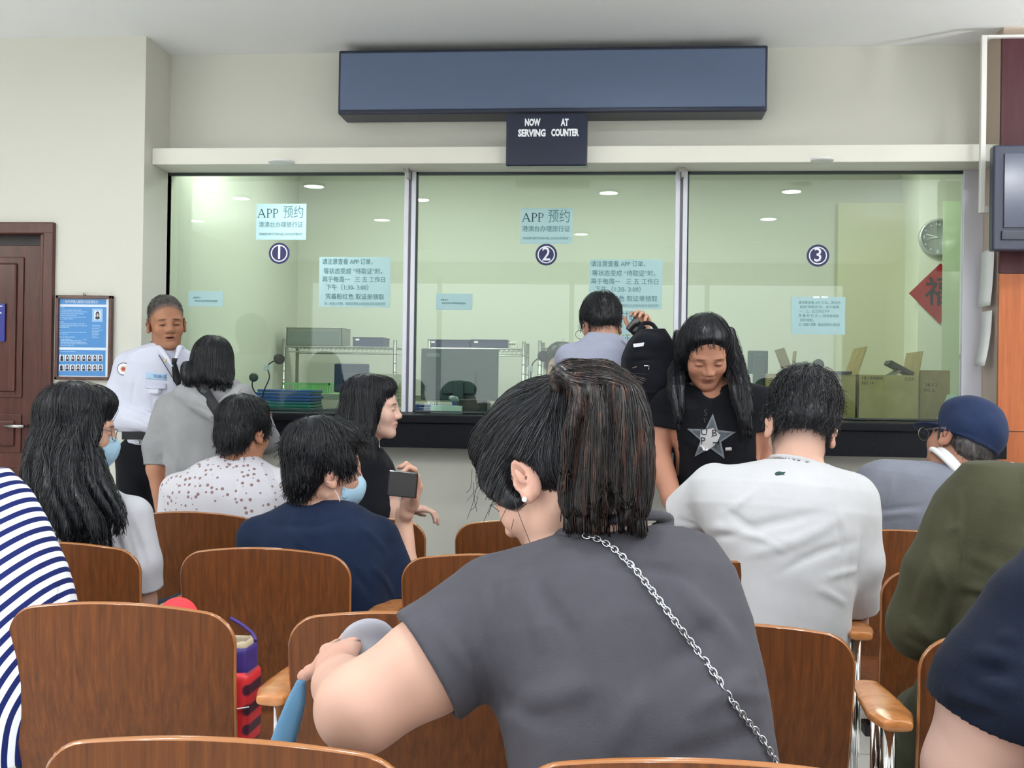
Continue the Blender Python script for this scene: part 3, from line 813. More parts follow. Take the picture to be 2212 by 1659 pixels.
for n_, (pa, pb, pc, pd) in enumerate(((690, 555, 842, 664), (1273, 560, 1430, 668))):
    o = sheet('window_notice', pa, pb, pc, pd, 'large pale blue printed Chinese notice taped on the right part of the %s window' % ('left', 'middle')[n_], 'notice', 'large printed notices on the windows')
    w = pc-pa; h = pd-pb
    rows = [('请注意查看 APP 订单，', .42, .10, .74), ('等状态变成 “待取证”时，', .5, .27, .86), ('再于每周一   三 五 工作日', .49, .435, .92), ('下午（1:30- 3:00）', .42, .61, .62), ('凭着粉红色 取证单领取', .5, .775, .86), ('注：如他人代领，请出示受托人的身份证件及复印件', .5, .91, .9)]
    for s, fx, fy, fw in rows:
        at_text(s, pa+w*fx, pb+h*fy+(2 if fx > .45 else 0), YT, 10 if fy < .9 else 5, w*fw, M_tx2 if fy < .9 else M_tx3, o)
for n_, (pa, pb, pc, pd) in enumerate(((407, 629, 481, 662), (942, 634, 1020, 670))):
    o = sheet('window_card', pa, pb, pc, pd, 'small pale card with two tiny printed lines at the left of the %s window' % ('left', 'middle')[n_], 'card', 'small cards on the windows')
    at_text('温馨提示：', pa+20, pb+14, YT, 3, 18, M_tx3, o); at_text('请勿在窗口前大声喧哗及拍照录像谢谢', pa+38, pb+21, YT, 3, 52, M_tx3, o)
o = sheet('window_notice', 1709, 641, 1825, 723, 'pale sheet with faint small print taped on window 3 below its number', 'notice')
for i, (s, fw) in enumerate((('请注意查看 APP 订单，等状态', .75), ('变成“待取证”时，再于每周', .75), ('一、三、五工作日下午', .55), ('凭 着 粉 红 色 — 取证单领取', .72), ('证件领取。', .25), ('注：如他人代领，请出示受托人身份证', .74))):
    at_text(s, 1770-(0.75-fw)*50, 654+i*9.5, YT, 5, 116*fw, M_tx3, o)
for q in ((1763, 642), (1781, 642)):
    a = W(q[0], q[1], YT-0.001); box('tape', a[0]-0.015, a[0]+0.015, YT-0.0013, YT-0.0003, a[2]-0.006, a[2]+0.006, mat('tape', (235, 245, 245), 0.3), o)
o = sheet('window_notice', 1262, 669, 1392, 722, 'pale sheet reading 号付款 partly hidden behind the man at window 2', 'notice')
at_text('先叫号付款', 1327, 683, YT, 15, 115, M_tx2, o)
o = sheet('window_notice', 1262, 724, 1370, 752, 'lower pale sheet partly hidden behind the man at window 2', 'notice')
at_text('后凭号取证', 1312, 732, YT, 15, 96, M_tx2, o)
# round numbers, on the outer face
M_navy = mat('sticker_navy', (10, 12, 78), 0.35); M_wh = mat('sticker_white', (238, 240, 250), 0.5)
for s, px, py in (('1', 603, 547), ('2', 1180, 550), ('3', 1767, 552)):
    c = W(px, py, GY-0.003); o = empty('counter_number', c, 'round navy sticker with white ring and numeral %s on the %s window' % ({'1': 'one', '2': 'two', '3': 'three'}[s], {'1': 'left', '2': 'middle', '3': 'right'}[s]), 'number sticker', 'round window numbers')
    R0 = 23.5*GY/FPX
    MB().lathe((c[0], GY-0.0005, c[2]), (0, -1, 0), [(R0, 0), (R0, 0.002)], 40).build('disc', M_navy, o)
    MB().lathe((c[0], GY-0.0025, c[2]), (0, -1, 0), [(R0*.70, 0), (R0*.70, 0.0006), (R0*.80, 0.0006), (R0*.80, 0)], 40, caps=False).build('ring', M_wh, o)
    text('numeral', s, R0*1.75, (c[0], GY-0.0031, c[2]), M_wh, o, bold=0.0008, sx=0.95)
# ------------------------------------------------------------------ things inside the office
M_chr = mat('rack_chrome', (150, 155, 150), 0.3, 0.9)
def rack(pa, pb, ptop, Y, label, down=1.6):
    xa, xb = WX(pa, Y), WX(pb, Y); zt = W(pa, ptop, Y)[2]
    o = empty('wire_shelf', ((xa+xb)/2, Y+0.2, 0), label, 'shelving')
    for x in (xa, xb):
        for y in (Y, Y+0.32):
            mb = MB().tube([(x, y, 0.0), (x, y, zt+0.05)], 0.012, 8)
            for z in np.arange(0.2, zt, 0.06): mb.lathe((x, y, z), (0, 0, 1), [(0.0125, 0), (0.0135, 0.004), (0.0125, 0.008)], 8)
            mb.build('post', M_chr, o, True)
    for z in (zt, zt-0.42, zt-0.9):
        mb = MB()
        for y in (Y, Y+0.32): mb.tube([(xa, y, z), (xb, y, z)], 0.005, 6).tube([(xa, y, z-0.035), (xb, y, z-0.035)], 0.004, 6)
        for x in (xa, xb): mb.tube([(x, Y, z), (x, Y+0.32, z)], 0.005, 6)
        nn = int((xb-xa)/0.03)
        for i in range(nn+1):
            x = xa+(xb-xa)*i/nn; mb.tube([(x, Y, z), (x, Y+0.32, z)], 0.002, 4, caps=False)
            if i < nn: mb.tube([(x, Y, z), (x+(xb-xa)/nn/2, Y, z-0.035), (x+(xb-xa)/nn, Y, z)], 0.002, 4, caps=False)
        mb.build('shelf', M_chr, o)
    return zt
z1 = rack(612, 852, 748, 7.4, 'chrome wire shelving behind window 1 holding a metal bin')
z2 = rack(926, 1130, 752, 7.4, 'chrome wire shelving behind window 2 holding two dark boxes')
rack(1165, 1390, 752, 7.4, 'chrome wire shelving behind the masked clerk')
M_bin = mat('bin_steel', (120, 126, 118), 0.35, 0.6)
def pbox(name, pa, pya, pb, pyb, Y, dep, m, label, cat, bev=0.006, z0=None, extra=None, group=None):
    a, b_ = W(pa, pya, Y), W(pb, pyb, Y)
    zz = b_[2] if z0 is None else z0
    o = empty(name, ((a[0]+b_[0])/2, Y+dep/2, zz), label, cat, group)
    MB().box(a[0], b_[0], Y, Y+dep, zz, a[2], 0, bev).build('body', m, o)
    return o, a, b_
o = empty('metal_bin', (WX(680, 7.4), 7.5, z1), 'open grey steel bin on top of the wire shelf behind window 1', 'bin')
a, b_ = W(619, 708, 7.42), W(738, 745, 7.42)
MB().box(a[0], b_[0], 7.42, 7.425, z1+0.006, a[2]).box(a[0], b_[0], 7.66, 7.665, z1+0.006, a[2]).box(a[0], a[0]+.005, 7.42, 7.66, z1+0.006, a[2]).box(b_[0]-.005, b_[0], 7.42, 7.66, z1+0.006, a[2]).box(a[0], b_[0], 7.42, 7.66, z1+0.006, z1+0.01).build('tray', M_bin, o)
MB().box(a[0]+0.02, b_[0]-0.02, 7.414, 7.42, z1+0.02, a[2]-0.02).build('window_panel', mat('bin_clear', (92, 104, 100), 0.15), o)
MB().box(a[0]-0.004, b_[0]+0.004, 7.415, 7.67, a[2], a[2]+0.006, 0, 0.002).build('rim', mat('bin_rim', (168, 168, 158), 0.4, 0.4), o)
for (pa, pya, pb, pyb, lab) in ((762, 729, 827, 747, 'narrow navy box on the wire shelf beside the metal bin'), (925, 734, 1014, 751, 'flat navy box on the shelf behind window 2, left of two'), (1018, 734, 1094, 751, 'flat navy box on the shelf behind window 2, right of two')):
    o, a, b_ = pbox('document_box', pa, pya, pb, pyb, 7.43, 0.22, mat('box_navy', (44, 52, 92), 0.5), lab, 'box', 0.003, z0=(z1 if pa < 900 else z2)+0.006)
    box('label_tag', a[0]+0.02, a[0]+0.045, 7.427, 7.43, a[2]-0.02, a[2]-0.008, M_wh, o)
    box('lid', a[0]-0.004, b_[0]+0.004, 7.426, 7.654, a[2]-0.002, a[2]+0.003, mat('box_navy2', (56, 62, 96), 0.5), o)
o, a, b_ = pbox('network_box', 1098, 738, 1116, 750, 7.45, 0.06, mat('router_white', (210, 214, 200), 0.4), 'small white socket box on the shelf edge behind window 2', 'socket box', 0.003, z0=z2+0.006)
for i in range(3): box('port', a[0]+0.008+i*0.015, a[0]+0.016+i*0.015, 7.447, 7.451, a[2]-0.02, a[2]-0.012, M_ink, o)
# monitors, seen from behind
M_mon = mat('monitor_back', (62, 78, 84), 0.35, spec=0.5); M_mon2 = mat('monitor_blue', (46, 58, 92), 0.4); M_mon3 = mat('monitor_teal', (60, 90, 92), 0.5)
def monitor(pa, pya, pb, pyb, Y, m, label, zf=1.172, badge=True, bw=0.11):
    a, b_ = W(pa, pya, Y), W(pb, pyb, Y); xm = (a[0]+b_[0])/2
    o = empty('computer_monitor', (xm, Y, zf), label, 'computer monitor')
    MB().box(a[0], b_[0], Y, Y+0.03, b_[2], a[2], 0, 0.006).build('back_cover', m, o)
    MB().box(a[0]+(b_[0]-a[0])*.28, b_[0]-(b_[0]-a[0])*.28, Y-0.022, Y, b_[2]+0.03, b_[2]+(a[2]-b_[2])*.55, 0, 0.008).build('rear_bulge', m, o)
    MB().box(xm-0.03, xm+0.03, Y-0.045, Y-0.02, zf+0.008, b_[2]+0.1, 0, 0.004).build('neck', m, o)
    MB().box(xm-bw, xm+bw, Y-0.1, Y+0.08, zf+0.001, zf+0.012, 0, 0.004).build('base', m, o)
    box('screen', a[0]+0.01, b_[0]-0.01, Y+0.03, Y+0.032, b_[2]+0.012, a[2]-0.01, mat('screen_lit', (200, 215, 225), 0.3), o)
    if badge: box('badge', a[0]+0.03, a[0]+0.1, Y-0.001, Y+0.001, a[2]-0.045, a[2]-0.025, mat('badge', (110, 124, 126), 0.3, 0.5), o)
monitor(910, 752, 1075, 866, 6.0, M_mon, 'grey back of a computer monitor standing on the counter behind window 2')
monitor(722, 785, 795, 848, 5.95, M_mon2, 'navy back of a small monitor behind window 1', badge=False)
monitor(1616, 757, 1659, 808, 6.05, M_mon3, 'dark teal panel of a monitor behind window 3, beside the woman with the star shirt', badge=False, bw=0.04)
monitor(386, 747, 470, 800, 6.0, mat('monitor_black', (36, 46, 48), 0.4), 'black monitor behind window 1 partly hidden by the guard', badge=False)
# gooseneck microphones / cameras: round black head, thin neck, white cable clip, base
def goose(hx, hy, pts, Y, label, rh=12.5, clip=None):
    c = W(hx, hy, Y); o = empty('gooseneck_microphone', (W(*pts[-1], Y)[0], Y, 1.172), label, 'microphone', 'round headed gooseneck microphones on the counter')
    k = Y/FPX
    MB().lathe(c+np.array([0, 0.012, 0]), (0.15, -1, 0), [(rh*k*.6, -0.012), (rh*k*.95, -0.004), (rh*k, 0.006), (rh*k*.92, 0.014), (rh*k*.5, 0.018)], 24).build('head', mat('mic_black', (14, 16, 24), 0.5), o, True)
    q = [c]+[W(x, y, Y) for x, y in pts]; q[-1][2] = 1.186
    MB().tube(spline(q, 30), 0.0035, 8).build('neck', mat('neck_dark', (40, 50, 56), 0.35), o, True)
    e = q[-1]
    MB().lathe((e[0], e[1], 1.173), (0, 0, 1), [(0.026, 0), (0.026, 0.008), (0.02, 0.014), (0.008, 0.018)], 20).build('base', mat('mic_base', (34, 38, 46), 0.5), o, True)
    if clip:
        a = W(clip[0], clip[1], Y); MB().box(a[0]-0.012, a[0]+0.012, Y-0.012, Y+0.012, a[2]-0.014, a[2]+0.014, 0, 0.003).build('clip', mat('clip_white', (226, 232, 236), 0.4), o)
goose(602, 775, [(586, 783), (577, 793), (582, 815), (570, 845), (562, 880)], 5.7, 'round black gooseneck microphone behind window 1 above the blue trays', clip=(576, 794))
goose(1173, 769, [(1155, 780), (1148, 795), (1146, 830), (1146, 884)], 5.7, 'round black gooseneck microphone in front of the masked clerk', clip=(1146, 797))
goose(1768, 788, [(1745, 787), (1730, 795), (1728, 820), (1730, 900)], 5.7, 'round black gooseneck microphone behind window 3 in front of the carton', clip=(1729, 798))
# desk webcam, lens
o = empty('webcam', (WX(545, 5.75), 5.75, 1.172), 'small dark webcam on a stalk behind window 1 near the hooded person', 'webcam')
c = W(548, 815, 5.75); MB().lathe(c, (0.2, -1, 0.1), [(0.012, -0.03), (0.022, -0.02), (0.024, 0), (0.018, 0.012), (0.008, 0.014)], 20).build('head', mat('cam_dark', (52, 74, 66), 0.3), o, True)
MB().tube(spline([c, W(545, 835, 5.75), W(556, 860, 5.75), (WX(545, 5.8), 5.8, 1.19)], 16), 0.004, 8).build('stalk', mat('neck_dark', (40, 50, 56), 0.35), o, True)
MB().lathe((WX(545, 5.8), 5.8, 1.173), (0, 0, 1), [(0.035, 0), (0.03, 0.012), (0.01, 0.02)], 16).build('base', mat('mic_base', (34, 38, 46), 0.5), o, True)
# stacked blue trays
for i in range(7):
    z = 1.174+i*0.0155; X0, X1 = WX(560+rr.uniform(-3, 3)+ (0 if i > 2 else 12), 5.75), WX(676+rr.uniform(-3, 3), 5.75)
    col_ = ((36, 150, 140), (36, 160, 148), (52, 150, 170), (38, 110, 200), (34, 104, 205), (34, 98, 200), (40, 110, 205))[i]
    mb = MB().box(X0, X1, 5.70, 5.94, z, z+0.004, 0).box(X0, X1, 5.70, 5.706, z, z+0.013, 0, 0.0015).box(X0, X1, 5.934, 5.94, z, z+0.013).box(X0, X0+.005, 5.706, 5.934, z, z+0.013).box(X1-.005, X1, 5.706, 5.934, z, z+0.013)
    ord_ = ('lowest', 'second from the bottom', 'third from the bottom', 'fourth from the bottom', 'fifth from the bottom', 'sixth from the bottom', 'topmost')[i]
    tag(mb.build('document_tray', mat('tray_%d' % i, col_, 0.4)), '%s flat plastic tray, %s of the stack behind window 1' % ('teal' if i < 3 else 'blue', ord_), 'tray', 'stacked document trays behind window 1')
# trays behind window 2
for i in range(3):
    z = 1.174+i*0.014; X0, X1 = WX(898, 5.8), WX(988, 5.8)
    mb = MB().box(X0, X1, 5.74, 5.88, z, z+0.004).box(X0, X1, 5.74, 5.745, z, z+0.012).box(X0, X0+.005, 5.745, 5.88, z, z+0.012).box(X1-.005, X1, 5.745, 5.88, z, z+0.012)
    tag(mb.build('document_tray', mat('tray_%d' % (3+i), (38, 110, 200), 0.4)), 'blue flat tray, %s of three behind window 2' % ('lowest', 'middle', 'topmost')[i], 'tray', 'stacked trays behind window 2')
o, a, b_ = pbox('paper_stack', 930, 876, 998, 887, 5.64, 0.09, mat('pages', (214, 238, 232), 0.7), 'thin stack of pale papers on the counter behind window 2', 'papers', 0.001, z0=1.173)
# green basket
o = empty('plastic_basket', (WX(660, 6.3), 6.4, 1.15), 'green plastic slatted basket behind window 1', 'basket')
a, b_ = W(610, 826, 6.2), W(712, 850, 6.2); M_grn = mat('basket_green', (110, 178, 110), 0.5); mb = MB()
zb_ = b_[2]
mb.box(a[0], b_[0], 6.2, 6.206, a[2]-0.012, a[2]).box(a[0], b_[0], 6.44, 6.446, a[2]-0.012, a[2]).box(a[0], a[0]+.006, 6.2, 6.44, a[2]-0.012, a[2]).box(b_[0]-.006, b_[0], 6.2, 6.44, a[2]-0.012, a[2])
mb.box(a[0]+.01, b_[0]-.01, 6.21, 6.43, zb_, zb_+0.004)
for i in range(19):
    x = a[0]+0.008+(b_[0]-a[0]-0.02)*i/18
    mb.box(x, x+0.006, 6.204, 6.208, zb_, a[2]-0.01).box(x, x+0.006, 6.432, 6.436, zb_, a[2]-0.01)
mb.build('slatted_body', M_grn, o)
dk = empty('office_desk', (WX(800, 6.4), 6.4, 0), 'pale desk inside the office behind the counter carrying the green basket', 'desk')
box('desk_top', XL+0.05, -0.72, 6.16, 6.75, zb_-0.035, zb_-0.002, mat('desk_pale', (170, 176, 160), 0.5), dk)
box('desk_side', XL+0.05, XL+0.08, 6.18, 6.73, 0, zb_-0.035, mat('desk_pale', (170, 176, 160), 0.5), dk); box('desk_side', -0.75, -0.72, 6.18, 6.73, 0, zb_-0.035, mat('desk_pale', (170, 176, 160), 0.5), dk)
# black box and small things on the counter
o, a, b_ = pbox('black_box', 992, 863, 1052, 886, 5.66, 0.16, mat('case_black', (20, 20, 34), 0.35), 'flat black device box on the counter behind window 2', 'device', 0.004, z0=1.18)
for x in (a[0]+0.02, b_[0]-0.02): MB().lathe((x, 5.68, 1.173), (0, 0, 1), [(0.008, 0), (0.008, 0.007)], 10).build('foot', M_ink, o)
o = empty('desk_scanner', (WX(978, 5.8), 5.8, 1.21), 'small grey handheld scanner on the blue trays behind window 2', 'scanner')
c = W(980, 862, 5.8); F = Fld(c-0.08, c+0.08, 0.003); F.ell(c, (0.028, 0.03, 0.014), rot(0, 20, 20)); F.chain([c+[0.01, 0, -0.005], c+[0.015, 0, -0.045]], [0.012, 0.016]); fmesh(F, 'body', mat('scan_grey', (120, 134, 140), 0.4), o)
# stack of files at the post between windows
o = empty('file_stack', (WX(840, 6.0), 6.0, 1.17), 'pile of pale yellow and green files behind the left window post', 'files')
mb = MB()
for i in range(9): mb.box(WX(806+rr.uniform(-2, 2), 5.9), WX(857+rr.uniform(-2, 1), 5.9), 5.82, 6.05, 1.174+i*0.022, 1.174+i*0.022+0.02, i % 3)
mb.build('folders', [mat('f0', (208, 208, 176), 0.7), mat('f1', (176, 196, 150), 0.7), mat('f2', (196, 190, 160), 0.7)], o)
# cartons behind window 3
M_card = mat('cardboard', (176, 158, 112), 0.85, spec=0.1); tt = noise(M_card, 14, 3); ramp(M_card, tt, [(0.3, (168, 150, 104)), (0.7, (184, 166, 120))])
M_pen = mat('marker_ink', (70, 62, 50), 0.8)
def carton(pa, pb, ptop, Y, dep, label, flaps, txt):
    xa, xb = WX(pa, Y), WX(pb, Y); zt = W((pa+pb)/2, ptop, Y)[2]; z0 = 1.173
    o = empty('cardboard_box', ((xa+xb)/2, Y+dep/2, z0), label, 'cardboard box')
    t = 0.005
    MB().box(xa, xb, Y, Y+t, z0, zt).box(xa, xb, Y+dep-t, Y+dep, z0, zt).box(xa, xa+t, Y+t, Y+dep-t, z0, zt).box(xb-t, xb, Y+t, Y+dep-t, z0, zt).box(xa, xb, Y, Y+dep, z0, z0+t).build('walls', M_card, o)
    for (x0, yy, dx, dz, w_, axis) in flaps:
        A = np.array([x0, yy, zt]); u = np.array([dx, 0, dz]) if axis == 'y' else np.array([0, dx, dz])
        v = np.array([0, w_, 0]) if axis == 'y' else np.array([w_, 0, 0])
        V = [A, A+v, A+v+u, A+u]; nn = nrm(np.cross(u, v))*0.004; V = V+[q+nn for q in V]
        raw('flap', V, [(0, 1, 2, 3), (7, 6, 5, 4), (0, 4, 5, 1), (1, 5, 6, 2), (2, 6, 7, 3), (3, 7, 4, 0)], M_card, o)
    for (s, px, py, wp) in txt: at_text(s, px, py, Y-0.0012, 7, wp, M_pen, o, name='handwriting')
    return zt
zc = carton(1667, 1848, 808, 5.735, 0.34, 'open cardboard box behind window 3 with a black folder on it', [(WX(1716, 5.72), 5.73, -0.05, 0.13, 0.33, 'y'), (WX(1728, 5.72), 5.9, 0.01, 0.12, 0.1, 'y')], [('K.S. 0146', 1800, 822, 60)])
carton(1856, 1984, 810, 5.74, 0.34, 'open cardboard box with handwriting behind window 3, right of the other box', [(WX(1854, 5.74), 5.75, 0.045, 0.14, 0.32, 'y'), (WX(1986, 5.74), 5.75, 0.02, 0.12, 0.32, 'y')], [('18/10/4000', 1884, 817, 44), ('NO 14', 1874, 828, 24), ('C/5A', 1964, 819, 18)])
carton(1988, 2052, 800, 5.95, 0.14, 'pale cardboard box in the corner behind window 3', [], [('18 5 2', 2012, 832, 40), ('OC 6.', 2008, 843, 26)])
o = empty('black_folder', (WX(1790, 5.8), 5.8, zc), 'thin black folder lying across the left open carton', 'folder')
MB().box(WX(1735, 5.74), WX(1838, 5.74), 5.71, 5.93, zc+0.001, zc+0.016, 0, 0.003).build('cover', mat('folder_black', (20, 22, 34), 0.4), o)
o = empty('file_binder', (WX(1945, 5.9), 5.9, zc), 'dark tilted binder sticking out of the open carton with handwriting', 'binder')
a = W(1932, 786, 5.88); b_ = W(1972, 806, 5.88)
MB().box(-0.075, 0.075, -0.06, 0.06, -0.012, 0.012, 0, 0.003, R=rot(0, 0, 28), c=np.array([(a[0]+b_[0])/2-0.01, 5.9, (a[2]+b_[2])/2-0.005])).build('cover', mat('binder_dark', (52, 46, 52), 0.5), o)
MB().box(-0.09, 0.03, -0.055, 0.055, -0.010, 0.006, 0, 0.002, R=rot(0, 0, -30), c=np.array([(a[0]+b_[0])/2-0.04, 5.9, (a[2]+b_[2])/2-0.02])).build('pages', mat('binder_pages', (136, 130, 112), 0.7), o)
o = empty('green_holder', (WX(2052, 5.75), 5.75, 1.172), 'white and green card holder leaning at the right end behind window 3', 'card holder')
MB().box(-0.018, 0.018, -0.05, 0.05, 0.0, 0.135, 0, 0.003, R=rot(0, 0, 22), c=np.array([WX(2040, 5.72), 5.74, 1.175])).build('card', mat('holder_white', (206, 240, 226), 0.5), o)
MB().box(0.022, 0.034, -0.05, 0.05, 0.0, 0.13, 0, 0.002, R=rot(0, 0, 22), c=np.array([WX(2040, 5.72), 5.74, 1.175])).build('backing', mat('holder_green', (20, 110, 70), 0.5), o)
# wall clock and red diamond on the office column
ck = empty('wall_clock', (WX(2030, 7.4), 7.46, 1.9), 'round silver rimmed clock with dark face on the office column', 'clock')
c = W(2028, 512, 7.46); Rk = 39*7.46/FPX
MB().lathe((c[0], 7.499, c[2]), (0, -1, 0), [(Rk, 0), (Rk*1.02, 0.02), (Rk*0.97, 0.035), (Rk*.88, 0.036), (Rk*.86, 0.02)], 48).build('rim', mat('clock_silver', (196, 200, 200), 0.3, 0.5), ck, True)
MB().lathe((c[0], 7.485, c[2]), (0, -1, 0), [(Rk*.87, 0), (Rk*.87, 0.004)], 48).build('face', mat('clock_face', (70, 92, 88), 0.3), ck)
for k in range(12):
    t_ = math.radians(30*k); p_ = np.array([c[0]+Rk*.74*math.sin(t_), 7.479, c[2]+Rk*.74*math.cos(t_)])
    if k % 3: box('mark', p_[0]-.004, p_[0]+.004, 7.478, 7.481, p_[2]-.004, p_[2]+.004, M_wh, ck)
    else: text('numeral', str(k or 12), 0.035, (p_[0], 7.479, p_[2]), M_wh, ck)
for nm, ang, ln in (('minute_hand', 285, .62), ('hour_hand', 262, .42)):
    t_ = math.radians(ang); MB().tube([(c[0]+0.01*0, 7.476, c[2]), (c[0]+Rk*ln*math.sin(t_), 7.476, c[2]+Rk*ln*math.cos(t_))], 0.0035, 6).build(nm, M_wh, ck)
dm = empty('red_diamond', (WX(2032, 7.46), 7.46, 1.6), 'red diamond shaped paper decoration with black brush strokes on the office column', 'decoration')
c = W(2034, 633, 7.46); h = 64*7.46/FPX
V = [(c[0]-h, 7.49, c[2]), (c[0], 7.49, c[2]-h), (c[0]+h, 7.49, c[2]), (c[0], 7.49, c[2]+h)]; V += [(x, 7.496, z) for x, y, z in V]
raw('paper', V, [(0, 1, 2, 3), (7, 6, 5, 4), (0, 4, 5, 1), (1, 5, 6, 2), (2, 6, 7, 3), (3, 7, 4, 0)], mat('diamond_red', (164, 30, 44), 0.6), dm)
text('character', '福', h*1.0, (c[0], 7.489, c[2]), M_ink, dm, bold=0.002)
# frosted partition in the office in front of half the clock
pt = empty('office_partition', (WX(2060, 7.2), 7.2, 0), 'pale frosted glass partition in the office hiding half of the clock', 'partition')
M_fro = bpy.data.materials.new('frosted'); M_fro.use_nodes = True; nt = M_fro.node_tree; bs = nt.nodes['Principled BSDF']
bs.inputs['Base Color'].default_value = (*lin((214, 232, 200)), 1); bs.inputs['Roughness'].default_value = 0.4; bs.inputs['Alpha'].default_value = 0.72
box('pane', WX(2033, 7.2), WX(2033, 7.2)+0.7, 7.2, 7.206, 0.02, 2.5, M_fro, pt)
box('foot_rail', WX(2033, 7.2), WX(2033, 7.2)+0.7, 7.19, 7.216, 0, 0.03, M_chr, pt)
# ------------------------------------------------------------------ waiting room chairs: moulded plywood on a steel beam
M_ply = m_wood('plywood_brown', (72, 36, 9), (114, 62, 20), 0.5, 0.0, (30, 30, 0.9))
M_edge = mat('plywood_edge', (150, 96, 52), 0.22, coat=0.6)
M_arm = m_wood('armrest_wood', (168, 104, 56), (204, 142, 88), 0.2, 0.5, (6, 20, 20))
M_blk = mat('steel_black', (18, 19, 24), 0.4); M_chrome = mat('chrome', (214, 214, 214), 0.12, 1.0)
HB, Z0 = 0.497, 0.330
def shell(zs, hwf, front, thick, rows, cols, crown, bow, rad=0.011):
    """curved plywood panel: outline half width hwf(v), centre line front(v)->(y,z)"""
    V, Fc, Mi = [], [], []
    R = len(rows)
    us = np.sin(np.linspace(-1, 1, cols)*math.pi/2*0.98)/math.sin(math.pi/2*0.98)
    def P(v, u, side):
        hw = hwf(v); y, z, ny, nz = front(v)
        x = u*hw; zz = z-crown*(x/0.25)**2*v*v; yy = y+bow*(x/0.25)**2
        return (x, yy+side*thick/2*ny, zz+side*thick/2*nz)
    for side in (-1, 1):
        for v in rows:
            for u in us: V.append(P(v, u, side))
    n0 = R*cols
    for i in range(R-1):
        for j in range(cols-1):
            a = i*cols+j
            Fc.append((a, a+1, a+cols+1, a+cols)); Mi.append(0)
            Fc.append((n0+a, n0+a+cols, n0+a+cols+1, n0+a+1)); Mi.append(0)
    loop = [j for j in range(cols)]+[i*cols+cols-1 for i in range(1, R)]+[(R-1)*cols+j for j in range(cols-2, -1, -1)]+[i*cols for i in range(R-2, 0, -1)]
    m = len(V); cen = np.array(V).mean(0)
    for a in loop:
        p = (np.array(V[a])+np.array(V[n0+a]))/2; d = p-cen; d[1] = 0; d = nrm(d)*thick*0.32
        V.append(tuple(p+d))
    for i in range(len(loop)):
        j = (i+1) % len(loop); a, b_ = loop[i], loop[j]
        Fc.append((a, m+i, m+j, b_)); Mi.append(1); Fc.append((n0+a, n0+b_, m+j, m+i)); Mi.append(1)
    return V, Fc, Mi
def back_hw(v):
    h = v*HB; r1 = 0.062; r2 = 0.15; w = 0.252
    w -= 0.012*(1-v)
    if h > HB-r1: return w-r1+math.sqrt(max(r1*r1-(h-(HB-r1))**2, 0))*0.98+0.0004
    if h < r2: return w-r2*0.55*(1-math.sqrt(max(1-((r2-h)/r2)**2, 0)))-0.0
    return w
def back_line(v):
    z = Z0+v*HB; y = 0.075-0.095*v+0.035*(2*v-1)**2*0.6-0.012
    dy = -0.095+0.035*0.6*4*(2*v-1); dz = HB
    n_ = nrm([0, -dz, dy]); return y, z, n_[1], n_[2]
rows = list(np.linspace(0, 0.12, 7))+list(np.linspace(0.16, 0.86, 9))+list(0.875+0.125*np.sin(np.linspace(0, 1, 10)*math.pi/2))
def seat_hw(v): return 0.24-0.03*max(0, (v-0.75)/0.25)**2
def seat_line(v):
    y = 0.07+v*0.42; z = 0.425+0.05*(v-0.35)**2*2-0.06*max(0, v-0.82)
    return y, z, 0.0, 1.0
def make_chair():
    o = empty('waiting_chair', (0, 0, 0))
    V, Fc, Mi = shell(None, back_hw, back_line, 0.014, rows, 23, 0.028, 0.028)
    raw('backrest', V, Fc, [M_ply, M_edge], o, True, Mi)
    V, Fc, Mi = shell(None, seat_hw, seat_line, 0.014, list(np.linspace(0, 1, 14)), 15, -0.012, 0.0)
    raw('seat', V, Fc, [M_ply, M_edge], o, True, Mi)
    MB().box(-0.20, -0.16, 0.06, 0.40, 0.375, 0.412, 0, 0.004).box(0.16, 0.20, 0.06, 0.40, 0.375, 0.412, 0, 0.004).box(-0.2, 0.2, 0.10, 0.16, 0.34, 0.40, 0, 0.006).box(-0.15, -0.11, 0.075, 0.095, 0.38, 0.62, 0, 0.003).box(0.11, 0.15, 0.075, 0.095, 0.38, 0.62, 0, 0.003).build('seat_frame', M_blk, o)
    MB().box(-0.255, 0.345, 0.18, 0.24, 0.305, 0.342, 0, 0.004).build('beam', M_blk, o)
    # armrest paddle on its two posts, on the chair's right
    F = Fld((0.27, -0.03, 0.60), (0.40, 0.36, 0.68), 0.004)
    F.loft([(0.334, 0.0, 0.632), (0.334, 0.07, 0.634), (0.334, 0.19, 0.637), (0.334, 0.30, 0.64)], (1, 0, 0), [0.030, 0.047, 0.040, 0.028], [0.012, 0.014, 0.014, 0.011], pw=3.2)
    fmesh(F, 'armrest', M_arm, o)
    MB().tube([(0.334, 0.07, 0.02), (0.334, 0.07, 0.625)], 0.013, 14).tube([(0.334, 0.19, 0.34), (0.334, 0.19, 0.628)], 0.012, 14).build('armrest_posts', M_chrome, o, True)
    MB().box(0.315, 0.353, -0.16, 0.42, 0.0, 0.025, 0, 0.006).build('foot', M_chrome, o)
    return o
proto = make_chair()
def place_chair(x, y, label, group, first=[True]):
    if first[0]: r = proto; first[0] = False
    else:
        r = proto.copy(); COL.objects.link(r)
        for ch in list(proto.children):
            c = ch.copy(); COL.objects.link(c); c.parent = r; c.matrix_parent_inverse = Matrix.Identity(4)
    r.location = (x, y, 0); tag(r, label, 'chair', group); return r
YR = {4: 1.46, 3: 2.33, 2: 3.19, 1: 4.05}
